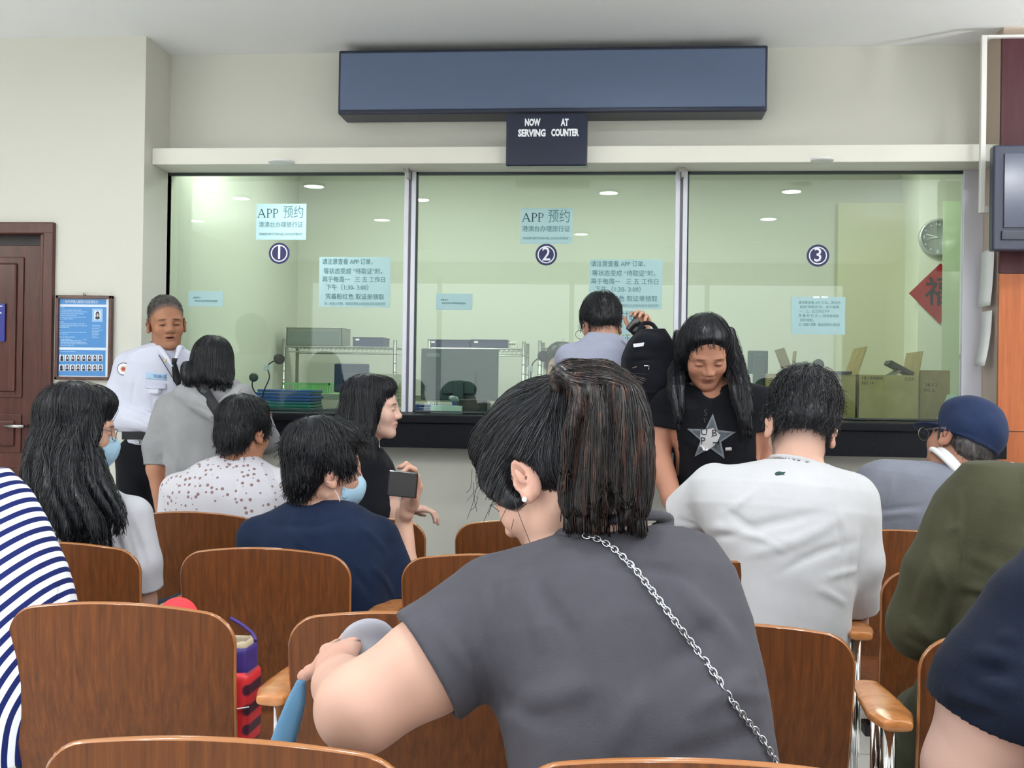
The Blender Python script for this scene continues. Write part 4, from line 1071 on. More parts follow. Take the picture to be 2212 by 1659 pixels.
rows_x = {4: [-1.765, -1.135, -0.515, 0.127, 0.757], 3: [-1.68, -1.05, -0.43, 0.235, 0.865, 1.495], 2: [-1.63, -1.005, -0.352, 0.345, 0.985, 1.615], 1: [-1.55, -0.934, -0.32, 0.33, 0.98, 1.62]}
rn = {4: 'nearest row', 3: 'second row from the camera', 2: 'third row from the camera', 1: 'front row before the counter'}
lab = {4: ['outside the photo left', 'leftmost', 'brown chair back cut by the bottom edge left of the woman in grey', 'brown chair back in front of the woman in the grey T-shirt with the chain strap', 'brown chair at the bottom right corner carrying the person in navy'],
 3: ['brown chair under the person in the striped top', 'large empty brown chair back beside the red and purple bag', 'brown chair back behind the hands of the woman in grey', 'dark brown chair back right of the woman in grey', 'brown chair back behind the olive jacket', 'brown chair past the right edge'],
 2: ['brown chair of the long haired woman with the mask in a white shirt', 'wide brown chair back in front of the boy in navy', 'brown chair back left of the bowed face of the woman in grey', 'brown chair back of the man in the white T-shirt', 'brown chair back left of the olive jacket sleeve', 'brown chair right end of third row'],
 1: ['brown chair back of the woman in the white eyelet blouse', 'brown chair back behind the raised phone arm', 'brown front row chair just left of the bowed face', 'brown front row chair hidden behind the ponytail', 'brown front row chair back of the man in the blue cap', 'brown front row chair at the right end']}
for r_ in (4, 3, 2, 1):
    for i, x in enumerate(rows_x[r_]):
        if r_ == 4 and i < 2: continue
        if (r_ == 3 and i == 5) or (r_ == 2 and i == 5): continue
        place_chair(x, YR[r_], lab[r_][i]+(', ' + rn[r_] if len(lab[r_][i].split()) < 9 else ''), 'plywood chairs of the waiting room')
# ------------------------------------------------------------------ people
X3 = np.array([1.0, 0, 0]); Z3 = np.array([0, 0, 1.0])
def proj(P):
    v = np.array(P)-CAM; z = v @ _f; return (v @ _r)/z*FPX+PW/2, PH/2-(v @ _u)/z*FPX
def onto(F, px, py, off=0.002, t0=1.2, t1=7.0, near=None):
    """first point of a modelled surface along the line of sight through (px, py)"""
    d = ray(px, py); lo, hi = F.lo[1], F.ax[1][-1]
    t = np.linspace(max(t0, lo), min(t1, hi), 500)[:, None]*d/d[1]+CAM
    v = F.sample(t); inb = ((t > F.lo+F.h) & (t < F.lo+(F.n-2)*F.h)).all(1)
    k_ = np.where(inb & (v < off))[0]
    if len(k_): return t[k_[0]]
    if near is not None: return np.array(near)
    vv = np.where(inb, v, 9); return t[int(np.argmin(vv))]
def foldpx(G, a, b, w, h):
    w *= 0.85; h = max(-0.75*w, min(0.9*w, h*1.7))
    (x0, y0), (x1, y1) = proj(a), proj(b); n = 7
    bend = 0.06*math.sin(x0*7.1+y0*3.3); pts = []
    for i in range(n):
        t = i/(n-1); bx, by = -(y1-y0)*bend*math.sin(t*math.pi), (x1-x0)*bend*math.sin(t*math.pi)
        pts.append(onto(G, x0+(x1-x0)*t+bx, y0+(y1-y0)*t+by, 0.0, near=mix(a, b, t)))
    P = np.array(pts); sl = G._sl(P.min(0), P.max(0), 3*w)
    if sl is None: return
    X, Y, Z = G._xyz(sl); best = None; par = None
    for i in range(n-1):
        p, d = P[i], P[i+1]-P[i]; L2 = float(d @ d)+1e-9; x, y, z = X-p[0], Y-p[1], Z-p[2]
        t = np.clip((x*d[0]+y*d[1]+z*d[2])/L2, 0, 1); q = (x-t*d[0])**2+(y-t*d[1])**2+(z-t*d[2])**2; u = (i+t)/(n-1)
        if best is None: best, par = q, u
        else: m_ = q < best; best = np.where(m_, q, best); par = np.where(m_, u, par)
    G.d[sl] -= (h*np.exp(-best/(w*w))*np.sin(np.clip(par, 0.03, 0.97)*math.pi)).astype(np.float32)
def mix(a, b, t): return np.array(a)*(1-t)+np.array(b)*t
def frame(d, n):
    """columns: side, dir, normal"""
    d = nrm(d); n = np.array(n, float); n = nrm(n-d*(n @ d)); return d, n, np.cross(d, n)
def hand_ops(wrist, d, n, side=1, s=1.0, curl=(25, 35, 25), thumb=0.55, spread=0.10, curls=None, tcurl=0.3):
    """wrist; d = wrist to knuckles; n = where the palm faces; side = +1/-1 picks the thumb side along cross(d, n)"""
    d, n, sd = frame(d, n); sd = sd*side; w = np.array(wrist, float)
    ops = [('cap', (w-d*0.01, w+d*0.02*s, 0.025*s, 0.026*s), dict(k=0.02, fl=(n, 1.25)))]
    for o in (-0.027, -0.009, 0.010, 0.028):
        ops.append(('cap', (w+d*0.018*s+sd*o*0.6*s, w+d*0.083*s+sd*o*s+n*0.002, 0.0155*s, 0.0125*s), dict(k=0.012)))
    L = [0.036, 0.043, 0.046, 0.042]
    for i, o in enumerate((-0.029, -0.010, 0.009, 0.028)):
        b = w+d*(0.084+(0.004 if i in (1, 2) else -0.003))*s+sd*o*s; ang = 0.0
        cc = curls[i] if curls else curl
        sp = spread*(o/0.028)*0.35
        for j, (fr, r) in enumerate(((1.0, 0.0092), (0.66, 0.0083), (0.5, 0.0074))):
            ang += math.radians(cc[j])
            dd = nrm(d*math.cos(ang)+n*math.sin(ang)+sd*sp)
            e = b+dd*L[i]*fr*s
            ops.append(('cap', (b, e, r*s, r*0.9*s), dict(k=0.004 if j else 0.008))); b = e
    tb = w+d*0.022*s+sd*0.026*s+n*0.006
    td = nrm(sd*thumb+d*0.75+n*tcurl)
    t1 = tb+td*0.042*s; td2 = nrm(td+d*0.35+n*tcurl*0.6); t2 = t1+td2*0.030*s; t3 = t2+nrm(td2+d*0.25)*0.022*s
    ops += [('cap', (tb, t1, 0.0155*s, 0.0115*s), dict(k=0.015)), ('cap', (t1, t2, 0.0108*s, 0.0098*s), dict(k=0.006)), ('cap', (t2, t3, 0.0096*s, 0.0075*s), dict(k=0.004))]
    return ops
def head_ops(c, R, s=1.0, wide=1.0, eyes='open', mouth=0.0):
    H = lambda x, y, z: c+R @ (np.array([x*wide, y, z])*s)
    D = lambda v: R @ np.array(v, float)
    E = lambda p, r, k, mode='add', rr=None: ('ell', (H(*p), np.array(r)*s*np.array([wide, 1, 1]), R if rr is None else R @ rr), dict(k=k*s, mode=mode))
    C = lambda a, b, ra, rb, k, mode='add': ('cap', (H(*a), H(*b), ra*s, rb*s), dict(k=k*s, mode=mode))
    o = [E((0, -.016, .045), (.0755, .096, .084), 0), E((0, .028, -.012), (.064, .066, .088), .03), E((0, .040, -.072), (.047, .046, .036), .03),
         C((-.045, .0, -.060), (-.018, .066, -.092), .016, .014, .022), C((.045, .0, -.060), (.018, .066, -.092), .016, .014, .022),
         E((0, .078, -.093), (.019, .015, .015), .022),
         E((-.040, .060, -.026), (.021, .021, .021), .028), E((.040, .060, -.026), (.021, .021, .021), .028),
         C((-.044, .070, .024), (-.012, .083, .020), .0085, .009, .018), C((.044, .070, .024), (.012, .083, .020), .0085, .009, .018),
         E((-.031, .095, .002), (.016, .014, .011), .014, 'sub'), E((.031, .095, .002), (.016, .014, .011), .014, 'sub'),
         C((0, .086, .014), (0, .106, -.022), .0075, .0115, .014), E((-.0125, .097, -.028), (.0085, .011, .0085), .009), E((.0125, .097, -.028), (.0085, .011, .0085), .009),
         E((-.031, .0765, .0015), (.0165, .0125, .0105), .005), E((.031, .0765, .0015), (.0165, .0125, .0105), .005),
         C((-.020, .084, -.0545), (0, .0925, -.0515), .0045, .0062, .009), C((.020, .084, -.0545), (0, .0925, -.0515), .0045, .0062, .009),
         C((-.016, .084, -.0625-mouth), (.016, .084, -.0625-mouth), .0062, .0062, .010), E((0, .088, -.0635-mouth), (.014, .009, .006), .008)]
    if eyes == 'open':
        for sx in (-1, 1): o.append(C((sx*.020, .0905, .0005), (sx*.042, .0865, .0010), .0016, .0016, .002, 'sub'))
    if mouth > 0: o.append(E((0, .095, -.058-mouth*0.5), (.018, .02, .0025+mouth*.5), .004, 'sub'))
    for sx in (-1, 1):
        q = rot(sx*-22, 0, sx*8)
        o += [E((sx*.078, -.006, -.008), (.0085, .0195, .033), .008, rr=q), E((sx*.0865, -.001, .000), (.0075, .0125, .021), .004, 'sub', rr=q),
              E((sx*.080, .004, -.032), (.0085, .010, .0115), .006), E((sx*.0865, -.005, -.004), (.0035, .006, .013), .003, rr=q), E((sx*.079, .010, -.010), (.006, .005, .008), .005)]
    return o
class Person:
    def __init__(s, label, base=None, group=None):
        s.label = label; s.body = []; s.shirt = []; s.post = []; s.H = None; s.group = group; s.hr = []; s.trous = []; s.cut = []; s.base = base; s.sub = []
        s.tor = None; s.Wst = []
    # pixel stations (pxL, pxR, py, Y, halfdepth)
    def torso(s, st, lat=X3, inner=0.018, kk=0.03, pw=2.2):
        P = [W((a+b)/2, y, Y) for a, b, y, Y, d in st]
        ws = [(b-a)/2*Y/FPX for a, b, y, Y, d in st]; ds = [q[4] for q in st]
        s.tor = (P, lat, ws, ds)
        s.shirt.append(('loft', (P, lat, ws, ds), dict(k=kk, pw=pw)))
        s.body.append(('loft', (P, lat, [max(w-inner, 0.02) for w in ws], [max(d-inner, 0.02) for d in ds]), dict(k=0.03, pw=pw)))
        return s
    def arm(s, pts, sleeve=1.0, ease=0.014, cuff=None, k=0.04):
        """pts: (px, py, Y, r); sleeve = how many segments are covered (1.5 = to the middle of the second)"""
        P = [W(a, b, Y) for a, b, Y, r in pts]; R = [q[3] for q in pts]
        for i in range(len(P)-1): s.body.append(('cap', (P[i], P[i+1], R[i], R[i+1]), dict(k=0.02)))
        n = int(sleeve); f = sleeve-n
        Q, RR = [P[0]], [R[0]+ease]
        for i in range(n): Q.append(P[i+1]); RR.append(R[i+1]+ease)
        if f > 0 and n < len(P)-1: Q.append(mix(P[n], P[n+1], f)); RR.append(R[n]*(1-f)+R[n+1]*f+ease)
        if cuff is not None: RR[-1] = cuff
        for i in range(len(Q)-1): s.shirt.append(('cap', (Q[i], Q[i+1], RR[i], RR[i+1]), dict(k=k if i == 0 else 0.02)))
        if sleeve > 0 and len(Q) > 1:
            d = nrm(Q[-1]-Q[-2]); e = Q[-1]; r = RR[-1]
            s.cut.append((e, d, r))
        s.last = P; return s
    def head(s, px, py, Y, yaw, pitch, roll, sc_=1.0, wide=1.0, eyes='open', mouth=0.0, nr=0.052):
        c = W(px, py, Y); R = rot(yaw, pitch, roll); s.H = (c, R, sc_)
        s.body += head_ops(c, R, sc_, wide, eyes, mouth)
        return s
    def neck(s, px, py, Y, r=0.056, r0=0.050, opening=0.012, shift=0.0):
        c, R, k = s.H; a = c+R @ (np.array([0, -0.032, -0.045])*k); b = W(px, py, Y)
        s.N = b
        s.body.append(('cap', (a, b, r0, r), dict(k=0.025)))
        s.sub.append((mix(a, b, 0.0), mix(a, b, 0.86+shift), r0+opening, r+opening))
        s.na = nrm(a-b); return s
    def field(s, ops, h, pad=0.03, lohi=None):
        lo = np.full(3, 1e9); hi = np.full(3, -1e9)
        for m, a, kw in ops:
            if kw.get('mode') == 'sub': continue
            if m == 'cap': pts = [np.array(a[0]), np.array(a[1])]; r = max(a[2], a[3] if len(a) > 3 else a[2])
            elif m == 'ell': pts = [np.array(a[0])]; r = np.max(a[1])
            elif m == 'loft': pts = [np.array(p) for p in a[0]]; r = max(max(a[2]), max(a[3]))
            elif m == 'box': pts = [np.array(a[0])]; r = float(np.linalg.norm(a[1]))
            elif m == 'torus': pts = [np.array(a[0])]; r = (a[2]+a[3])*1.5
            else: continue
            for p in pts: lo = np.minimum(lo, p-r); hi = np.maximum(hi, p+r)
        if lohi is not None: lo = np.maximum(lo, lohi[0]); hi = np.minimum(hi, lohi[1])
        F = Fld(lo-pad, hi+pad, h)
        for m, a, kw in ops: getattr(F, m)(*a, **kw)
        return F
    def local(s, V):
        c, R, k = s.H; return ((V-c) @ R)/k
    def tint(s, skin, eyeh=.0020, lips=(150, 80, 76), brow=(30, 26, 26), browk=0.85, stub=None, lash=0.9, blush=0.12, extra=None):
        base = np.array(lin(skin)); lp = np.array(lin(lips)); bw = np.array(lin(brow))
        def fn(V):
            n = len(V); out = np.tile(base, (n, 1))
            q = np.sin(V[:, 0]*61+V[:, 2]*47)*np.sin(V[:, 1]*53-V[:, 2]*31)
            out *= (1+0.035*q)[:, None]
            if s.H is not None:
                L = s.local(V); x, y, z = L.T; ax = np.abs(x)
                near = (y > 0.05)
                g = lambda e: np.exp(-np.clip(e, 0, 60))
                lip = g((ax/0.0235)**4+((z+0.0575)/0.0085)**4)*near
                out = out*(1-0.75*lip)[:, None]+lp*(0.75*lip)[:, None]
                line = g((ax/0.022)**4+((z+0.0572)/0.0016)**2)*near
                out *= (1-0.7*line)[:, None]
                br = g(((ax-0.031)/0.0175)**4+((z-0.0245-0.12*(0.03-ax))/0.0038)**4)*near*browk
                out = out*(1-br)[:, None]+bw*br[:, None]
                ey = g(((ax-0.031)/0.0145)**4+((z-0.0005)/eyeh)**4)*near*lash
                out = out*(1-ey)[:, None]+bw*0.5*ey[:, None]
                ck = g(((ax-0.042)/0.02)**2+((z+0.025)/0.02)**2)*near*blush
                ear = (ax > 0.073)*(z > -0.05)*(z < 0.03)*0.18
                for w_ in (ck, ear): out = out*(1-w_)[:, None]+np.array([base[0]*1.0, base[1]*0.55, base[2]*0.55])*w_[:, None]
                if stub is not None: out = stub(out, x, y, z)
            if extra is not None: out = extra(V, out)
            return out
        return fn
    def make(s, skin, shirt_m=None, h=0.004, hs=0.006, folds=(), wr=None, hem=None, trousers=None, thick=0.008, name='person', tintkw={}, shirt_name='shirt', post=None, body_extra=(), cuffgap=0.004, smooth_neck=0.0):
        b = s.base if s.base is not None else (float(s.tor[0][-1][0]), float(s.tor[0][-1][1]), 0.0)
        s.root = empty(name, b, s.label, 'person', s.group)
        F = s.field(s.body+list(body_extra), h)
        s.FB = F
        fmesh(F, 'body', m_attr('skin', 0.52, 0.35, bscale=260, bstr=0.05), s.root, s.tint(skin, **tintkw))
        if shirt_m is not None:
            G = s.field(s.shirt, hs, 0.035)
            if wr is not None: G.wrinkle(*wr)
            for f in folds: foldpx(G, *f)
            # open sleeve ends and neck
            for e, d, r in s.cut:
                nn = np.array(d)
                sl = G._sl(e-r*2.2, e+r*2.2+d*0.05, 0.02)
                if sl is None: continue
                X, Y, Z = G._xyz(sl)
                x, y, z = X-e[0], Y-e[1], Z-e[2]
                ax = x*nn[0]+y*nn[1]+z*nn[2]; rad = np.sqrt(np.maximum(x*x+y*y+z*z-ax*ax, 0))
                loc = np.where((rad < r*1.5) & (ax > -0.02), ax, -1.0)
                G.d[sl] = np.maximum(G.d[sl], loc)
                G.cap(e-nn*0.045, e+nn*0.03, r-thick-0.006, r-thick, 0.0, 'sub')
            for a, b_, ra, rb in s.sub: G.cap(a, b_, ra, rb, smooth_neck, 'sub')
            if hem is not None: G.plane(*hem)
            if post is not None: post(G)
            s.FS = G
            fmesh(G, shirt_name, shirt_m, s.root)
        if trousers is not None:
            ops, tm, th = trousers
            T = s.field(ops, th)
            fmesh(T, 'trousers', tm, s.root)
        return s
    def hair(s, ops, m, h=0.004, n=1500, L=0.12, flow=None, r=0.0009, seed=3, lift=0.0015, stray=0.25, name='hair', keep=None, step=0.011, groove=None, cuts=(), lowz=-.105):
        c, R, k = s.H
        full = []
        for o in ops:
            if o[0] in ('E', 'C', 'S'):
                if o[0] == 'E': full.append(('ell', (c+R @ (np.array(o[1])*k), np.array(o[2])*k, R if len(o) < 5 else R @ o[4]), dict(k=o[3])))
                elif o[0] == 'S': full.append(('ell', (c+R @ (np.array(o[1])*k), np.array(o[2])*k, R), dict(k=o[3], mode='sub')))
                else: full.append(('cap', (c+R @ (np.array(o[1])*k), c+R @ (np.array(o[2])*k), o[3]*k, o[4]*k), dict(k=o[5])))
            else: full.append(o)
        F = s.field(full, h, 0.03)
        if cuts:
            keep_d = F.d.copy()
            for (p, nv, kk) in cuts: F.plane(c+R @ (np.array(p)*k), R @ np.array(nv), kk)
            X, Y, Z = F._xyz((slice(None),)*3); up = R[:, 2]
            low = ((X-c[0])*up[0]+(Y-c[1])*up[1]+(Z-c[2])*up[2]) < lowz*k
            F.d = np.where(low, keep_d, F.d)
        if groove is not None: groove(F)
        if flow is None: flow = lambda P: np.tile([0, 0, -1.0], (len(P), 1))
        ex = strands(F, n, L, flow, r, seed, step, lift, keep, stray)
        s.FH = F
        return fmesh(F, name, m, s.root, extra=ex)
    def Hp(s, x, y, z): c, R, k = s.H; return c+R @ (np.array([x, y, z])*k)
def radial(c, down=0.5):
    c = np.array(c)
    def f(P):
        v = P-c; v /= np.linalg.norm(v, axis=1)[:, None]+1e-9
        return v+np.array([0, 0, -down])
    return f
def toward(t):
    t = np.array(t)
    def f(P):
        v = t-P; return v/(np.linalg.norm(v, axis=1)[:, None]+1e-9)
    return f
def flowdown(v=(0, 0, -1.0), wave=0.0):
    v = np.array(v, float)
    def f(P):
        o = np.tile(v, (len(P), 1)); 
        if wave: o[:, 0] += wave*np.sin(P[:, 2]*40+P[:, 0]*50)
        return o
    return f
def cap_hair(t=0.010, nape=-0.055, front=0.055, side=-0.01):
    """short hair sitting on the skull, forehead and ears free"""
    return [('E', (0, -.020, .047), (.0755+t, .094+t, .086+t), 0), ('E', (0, -.062, -.015), (.060+t*.6, .045+t*.5, abs(nape)*0.85+.02), .02),
            ('E', (-.064, .012, .030), (.016+t*.5, .040, .045), .02), ('E', (.064, .012, .030), (.016+t*.5, .040, .045), .02),
            ('E', (0, .030, .095), (.058+t*.4, .055, .040+t*.5), .02)]
FACE_CUT = [((0, .074, .066), (0, .95, -.38), .012)]
# seated and standing lower bodies
def legs_seated(hip, kneeL, kneeR, fl=True, r=(0.095, 0.065, 0.05), z=0.0):
    ops = []
    for kn in (kneeL, kneeR):
        kn = np.array(kn, float); side = -0.085 if kn[0] < hip[0] else 0.085
        h0 = np.array(hip)+np.array([side, 0, 0]); an = np.array([kn[0], kn[1]-0.05, 0.10])
        ops += [('cap', (h0, kn, r[0], r[1]), dict(k=0.05)), ('cap', (kn, an, r[1], r[2]), dict(k=0.03)), ('cap', (an+[0, -0.02, -0.055], an+[0, 0.13, -0.065], 0.042, 0.032), dict(k=0.02))]
    ops.append(('ell', (np.array(hip)+[0, 0.0, 0.0], (0.17, 0.12, 0.10)), dict(k=0.05)))
    return ops
def legs_standing(hip, w=0.085, r=(0.105, 0.07, 0.055), dy=0.0, spread=0.03):
    ops = [('ell', (np.array(hip), (0.165, 0.115, 0.12)), dict(k=0.05))]
    for sx in (-1, 1):
        h0 = np.array(hip)+np.array([sx*w, 0, -0.02]); kn = np.array([hip[0]+sx*(w+spread*.5), hip[1]+dy*.5, 0.50]); an = np.array([hip[0]+sx*(w+spread), hip[1]+dy, 0.09])
        ops += [('cap', (h0, kn, r[0], r[1]), dict(k=0.04)), ('cap', (kn, an, r[1], r[2]), dict(k=0.03))]
    return ops
def shoes(root, spots, m, face=1):
    for x, y, yw in spots:
        R = rot(yw); c = np.array([x, y, 0.0]); F = Fld(c-[0.18, 0.18, 0.01], c+[0.18, 0.18, 0.12], 0.006)
        F.cap(c+R @ [0, -0.07, 0.045], c+R @ [0, 0.11, 0.034], 0.040, 0.034, 0.01).cap(c+R @ [0, -0.06, 0.06], c+R @ [0, -0.05, 0.10], 0.04, 0.042, 0.02)
        F.plane((0, 0, 0.003), (0, 0, -1)); fmesh(F, 'shoe', m, root)
M_hair = m_hair('hair_black', (11, 13, 21)); M_hairb = m_hair('hair_brown_black', (24, 18, 18)); M_buzz = m_hair('hair_buzz', (52, 48, 46), 0.8)
M_denim = m_cloth('denim_dark', (34, 42, 60), 5); M_trblk = m_cloth('trousers_black', (14, 15, 21), 3); M_shoe = mat('shoe_black', (18, 18, 20), 0.4)
M_mask = m_cloth('mask_blue', (168, 202, 226), 6, 0.1); M_strap = mat('mask_strap', (226, 232, 236), 0.7)
def seat_base(x, row): return (x, YR[row]+0.25, 0.0)
def legs_for(p, x, row, m, spread=0.14, z=0.50):
    y = YR[row]+0.22
    return (legs_seated((x, y, z), (x-spread, y+0.42, 0.50), (x+spread, y+0.42, 0.50)), m, 0.009)
def mask_on(p, k=1.0, drop=0.0, m=None):
    """pleated surgical mask over nose and chin with ear loops"""
    F = Fld(p.Hp(0, .06, -.045)-0.13, p.Hp(0, .06, -.045)+0.13, 0.0035)
    c, R, s_ = p.H; H = p.Hp
    F.ell(H(0, .040, -.048), np.array([.066, .078, .056])*s_, R, 0); F.cap(H(0, .100, -.030), H(0, .070, -.098), .017*s_, .020*s_, .03)
    G = F.blank()
    G.ell(H(0, .034, -.046), np.array([.062, .074, .058])*s_, R, 0)
    F.minus(G)
    F.plane(H(0, .0, -.008-drop), R @ np.array([0, -.25, 1.0]), .004); F.plane(H(0, 0, -.115), R @ np.array([0, .1, -1.0]), .004); F.plane(H(0, .034, 0), R @ np.array([0, -1.0, 0]), .004)
    for z in (-.035, -.052, -.069): F.fold(H(-.05, .10, z), H(.05, .10, z), .004, .0018)
    o = fmesh(F, 'face_mask', m or M_mask, p.root)
    for sx in (-1, 1):
        for z0, z1 in ((-.012, .018), (-.085, -.030)):
            MB().tube(spline([H(sx*.058, .040, z0-.010), H(sx*.073, .025, mix(z0, z1, .4)), H(sx*.081, -.004, z1), H(sx*.084, -.016, (z1-.006)/2-.004)], 10), 0.0016, 6).build('ear_loop', M_strap, o, True)
# ================= woman in the grey T-shirt, foreground
p = Person('person in charcoal T-shirt with ponytail, head bowed, silver chain strap across the back')
p.torso([(1195, 1462, 1150, 1.86, .055), (1080, 1545, 1188, 1.85, .095), (1035, 1590, 1260, 1.82, .125), (1030, 1625, 1370, 1.79, .145), (1062, 1650, 1480, 1.76, .145), (1090, 1668, 1590, 1.73, .14), (1120, 1690, 1760, 1.70, .14)], nrm([1, 0.10, 0]), inner=0.02)
p.head(1190, 1030, 1.88, 61, -40, 4, 1.11)
p.neck(1312, 1165, 1.86, 0.062, 0.056, opening=0.012, shift=0.0)
p.sub.append((W(1275, 1060, 1.86), W(1318, 1152, 1.86), .080, .084))
elb = (752, 1548, 1.70); 
p.arm([(1062, 1312, 1.80, .064), (925, 1438, 1.74, .0735), (778, 1530, 1.70, .066), (738, 1480, 1.86, .046), (722, 1440, 1.98, .031)], 1.02, 0.016, cuff=.089, k=.05)
hw = p.last[-1]
p.body += hand_ops(W(725, 1432, 1.97), nrm([-0.10, 0.92, 0.12]), nrm([0.35, 0.2, -0.9]), side=1, s=1.12, curls=[(62, 70, 40), (55, 60, 40), (48, 55, 35), (40, 50, 30)], thumb=0.9, tcurl=0.25)
# far arm: forearm under the chest and hand holding the grey pouch
p.arm([(1505, 1300, 1.92, .052), (1330, 1500, 2.12, .050), (1000, 1440, 2.14, .036), (900, 1400, 2.12, .028)], 0.9, 0.014, k=.04)
p.body += hand_ops(W(893, 1398, 2.12), nrm([-0.9, 0.1, 0.22]), nrm([-0.1, -0.5, -0.7]), side=1, s=1.0, curl=(30, 40, 25))
f = []
sh = W(1045, 1290, 1.72)
for (a, b, w_, h_) in (((1075, 1215, 1.75), (1085, 1330, 1.70), .010, .009), ((1000, 1230, 1.74), (1060, 1440, 1.66), .012, -.010), ((1110, 1250, 1.72), (1180, 1420, 1.65), .016, .006),
    ((1160, 1250, 1.72), (1250, 1380, 1.66), .014, -.005), ((1310, 1640, 1.59), (1480, 1420, 1.62), .020, .009), ((1350, 1600, 1.59), (1560, 1330, 1.68), .020, -.007), ((1480, 1560, 1.60), (1655, 1450, 1.70), .016, .010),
    ((1430, 1640, 1.58), (1660, 1560, 1.68), .018, -.009), ((1560, 1490, 1.64), (1665, 1500, 1.72), .012, .012), ((1065, 1510, 1.66), (1200, 1560, 1.60), .018, -.008), ((1080, 1560, 1.63), (1300, 1480, 1.62), .02, .006),
    ((1270, 1220, 1.75), (1500, 1250, 1.76), .014, -.005), ((930, 1330, 1.70), (1040, 1480, 1.66), .012, .007), ((1010, 1400, 1.68), (1050, 1530, 1.66), .012, -.008), ((1450, 1250, 1.75), (1600, 1400, 1.70), .018, .006)):
    f.append((W(*a), W(*b), w_, h_*1.5))
M_gt = m_cloth('tee_charcoal', (68, 67, 74), 4, 0.3)
nb = W(1315, 1150, 1.86)
def post(G):
    n_ = nrm([-.22, .30, .92]); c_ = W(1318, 1148, 1.86); G.torus(c_, n_, .092, .0085, .004, sx=(X3, 1.06)); G.torus(c_-n_*.014, n_, .101, .004, .003, mode='sub', sx=(X3, 1.06))
    for a_ in np.linspace(0, 1, 2): pass
p.base = (0.127, YR[4]+0.27, 0)
p.make((192, 152, 135), M_gt, h=0.0035, hs=0.0042, folds=f, wr=(0.0022, [(1, 0, .7), (.3, 0, 1)], 7.0, 5), post=post, trousers=(legs_seated((0.09, 1.72, 0.50), (-0.02, 2.12, 0.50), (0.2, 2.12, 0.50)), M_denim, 0.009), tintkw=dict(browk=.8))
Hh = p.Hp
knot = W(1214, 842, 1.83)
front = [('E', (0, -.018, .048), (.086, .106, .094), 0), ('E', (0, -.056, -.012), (.074, .056, .064), .02), ('E', (-.066, .030, .020), (.020, .048, .050), .02), ('E', (.068, .022, .028), (.018, .044, .045), .02), ('E', (0, .040, .092), (.060, .050, .040), .02),
    ('cap', (knot+np.array([0, 0, -0.012]), knot+np.array([.012, 0, .004]), .026, .026), dict(k=.03)), ('S', (-.088, .002, -.008), (.030, .026, .042), .006)]
p.hair(front, M_hair, h=0.004, n=5200, L=0.15, flow=toward(knot), r=0.00075, seed=11, lift=0.0020, stray=0.10, step=0.009, cuts=[((0, .078, .040), (0, .93, -.36), .012)])
# ponytail: a full fall from the knot down the back
def locks(path_px, m, root, name, n=34, w0=.02, w1=.06, r0=.007, r1=.004, seed=1, h=0.004, strands_n=3000, L=.3, r=0.0008, flow=None, dep=.02, taper=.3, thick=None):
    rng = np.random.RandomState(seed); C = [W(*q[:3]) for q in path_px]; ws = [q[3] for q in path_px]; ops = []
    for i in range(n):
        t = rng.uniform(-1, 1); dd = rng.uniform(-1, 1); end = rng.uniform(1-taper, 1.0)
        pts = [c+X3*t*w_+np.array([0, 1, 0])*dd*dep*min(1, w_/.03)+rng.normal(0, .0025, 3) for c, w_ in zip(C, ws)]
        S = spline(pts, 14); m_ = max(3, int(len(S)*end)); S = S[:m_]
        rr = np.interp(np.linspace(0, 1, m_), [0, .6, 1], [r0, r0, r1*.6])
        for j in range(m_-1): ops.append(('cap', (S[j], S[j+1], rr[j], rr[j+1]), dict(k=0.006)))
    return ops
tail = locks([(1216, 838, 1.82, .016), (1262, 802, 1.80, .034), (1306, 850, 1.775, .044), (1312, 930, 1.76, .058), (1306, 1020, 1.75, .068), (1300, 1085, 1.745, .070), (1296, 1135, 1.745, .066)], None, None, 'ponytail', n=64, r0=.0100, r1=.003, dep=.028, seed=5, taper=.30)
G = p.field(tail, 0.0042)
def tflow(P):
    o = np.tile([0.03, 0, -1.0], (len(P), 1)); zz = (P[:, 2]-W(1268, 830, 1.86)[2])
    up = zz > 0; o[up] = nrm([1, 0, -0.25]); return o
ex = strands(G, 5200, 0.30, tflow, 0.0008, 9, 0.012, 0.0018, None, 0.06)
m_tail = m_hair('hair_ponytail', (30, 20, 20), 0.36)
n_, l_, b_ = nodes(m_tail)
tn = noise(m_tail, 5, 4, (22, 22, 1.2)); ramp(m_tail, tn, [(0.42, (16, 13, 16)), (0.56, (38, 24, 24)), (0.72, (96, 62, 46))])
fmesh(G, 'ponytail', m_tail, p.root, extra=ex)
F = Fld(knot-0.04, knot+0.04, 0.003); F.torus(knot+np.array([.012, 0, 0]), (1, 0, .35), .021, .007); fmesh(F, 'hair_tie', mat('tie_black', (10, 10, 14), 0.8), p.root)
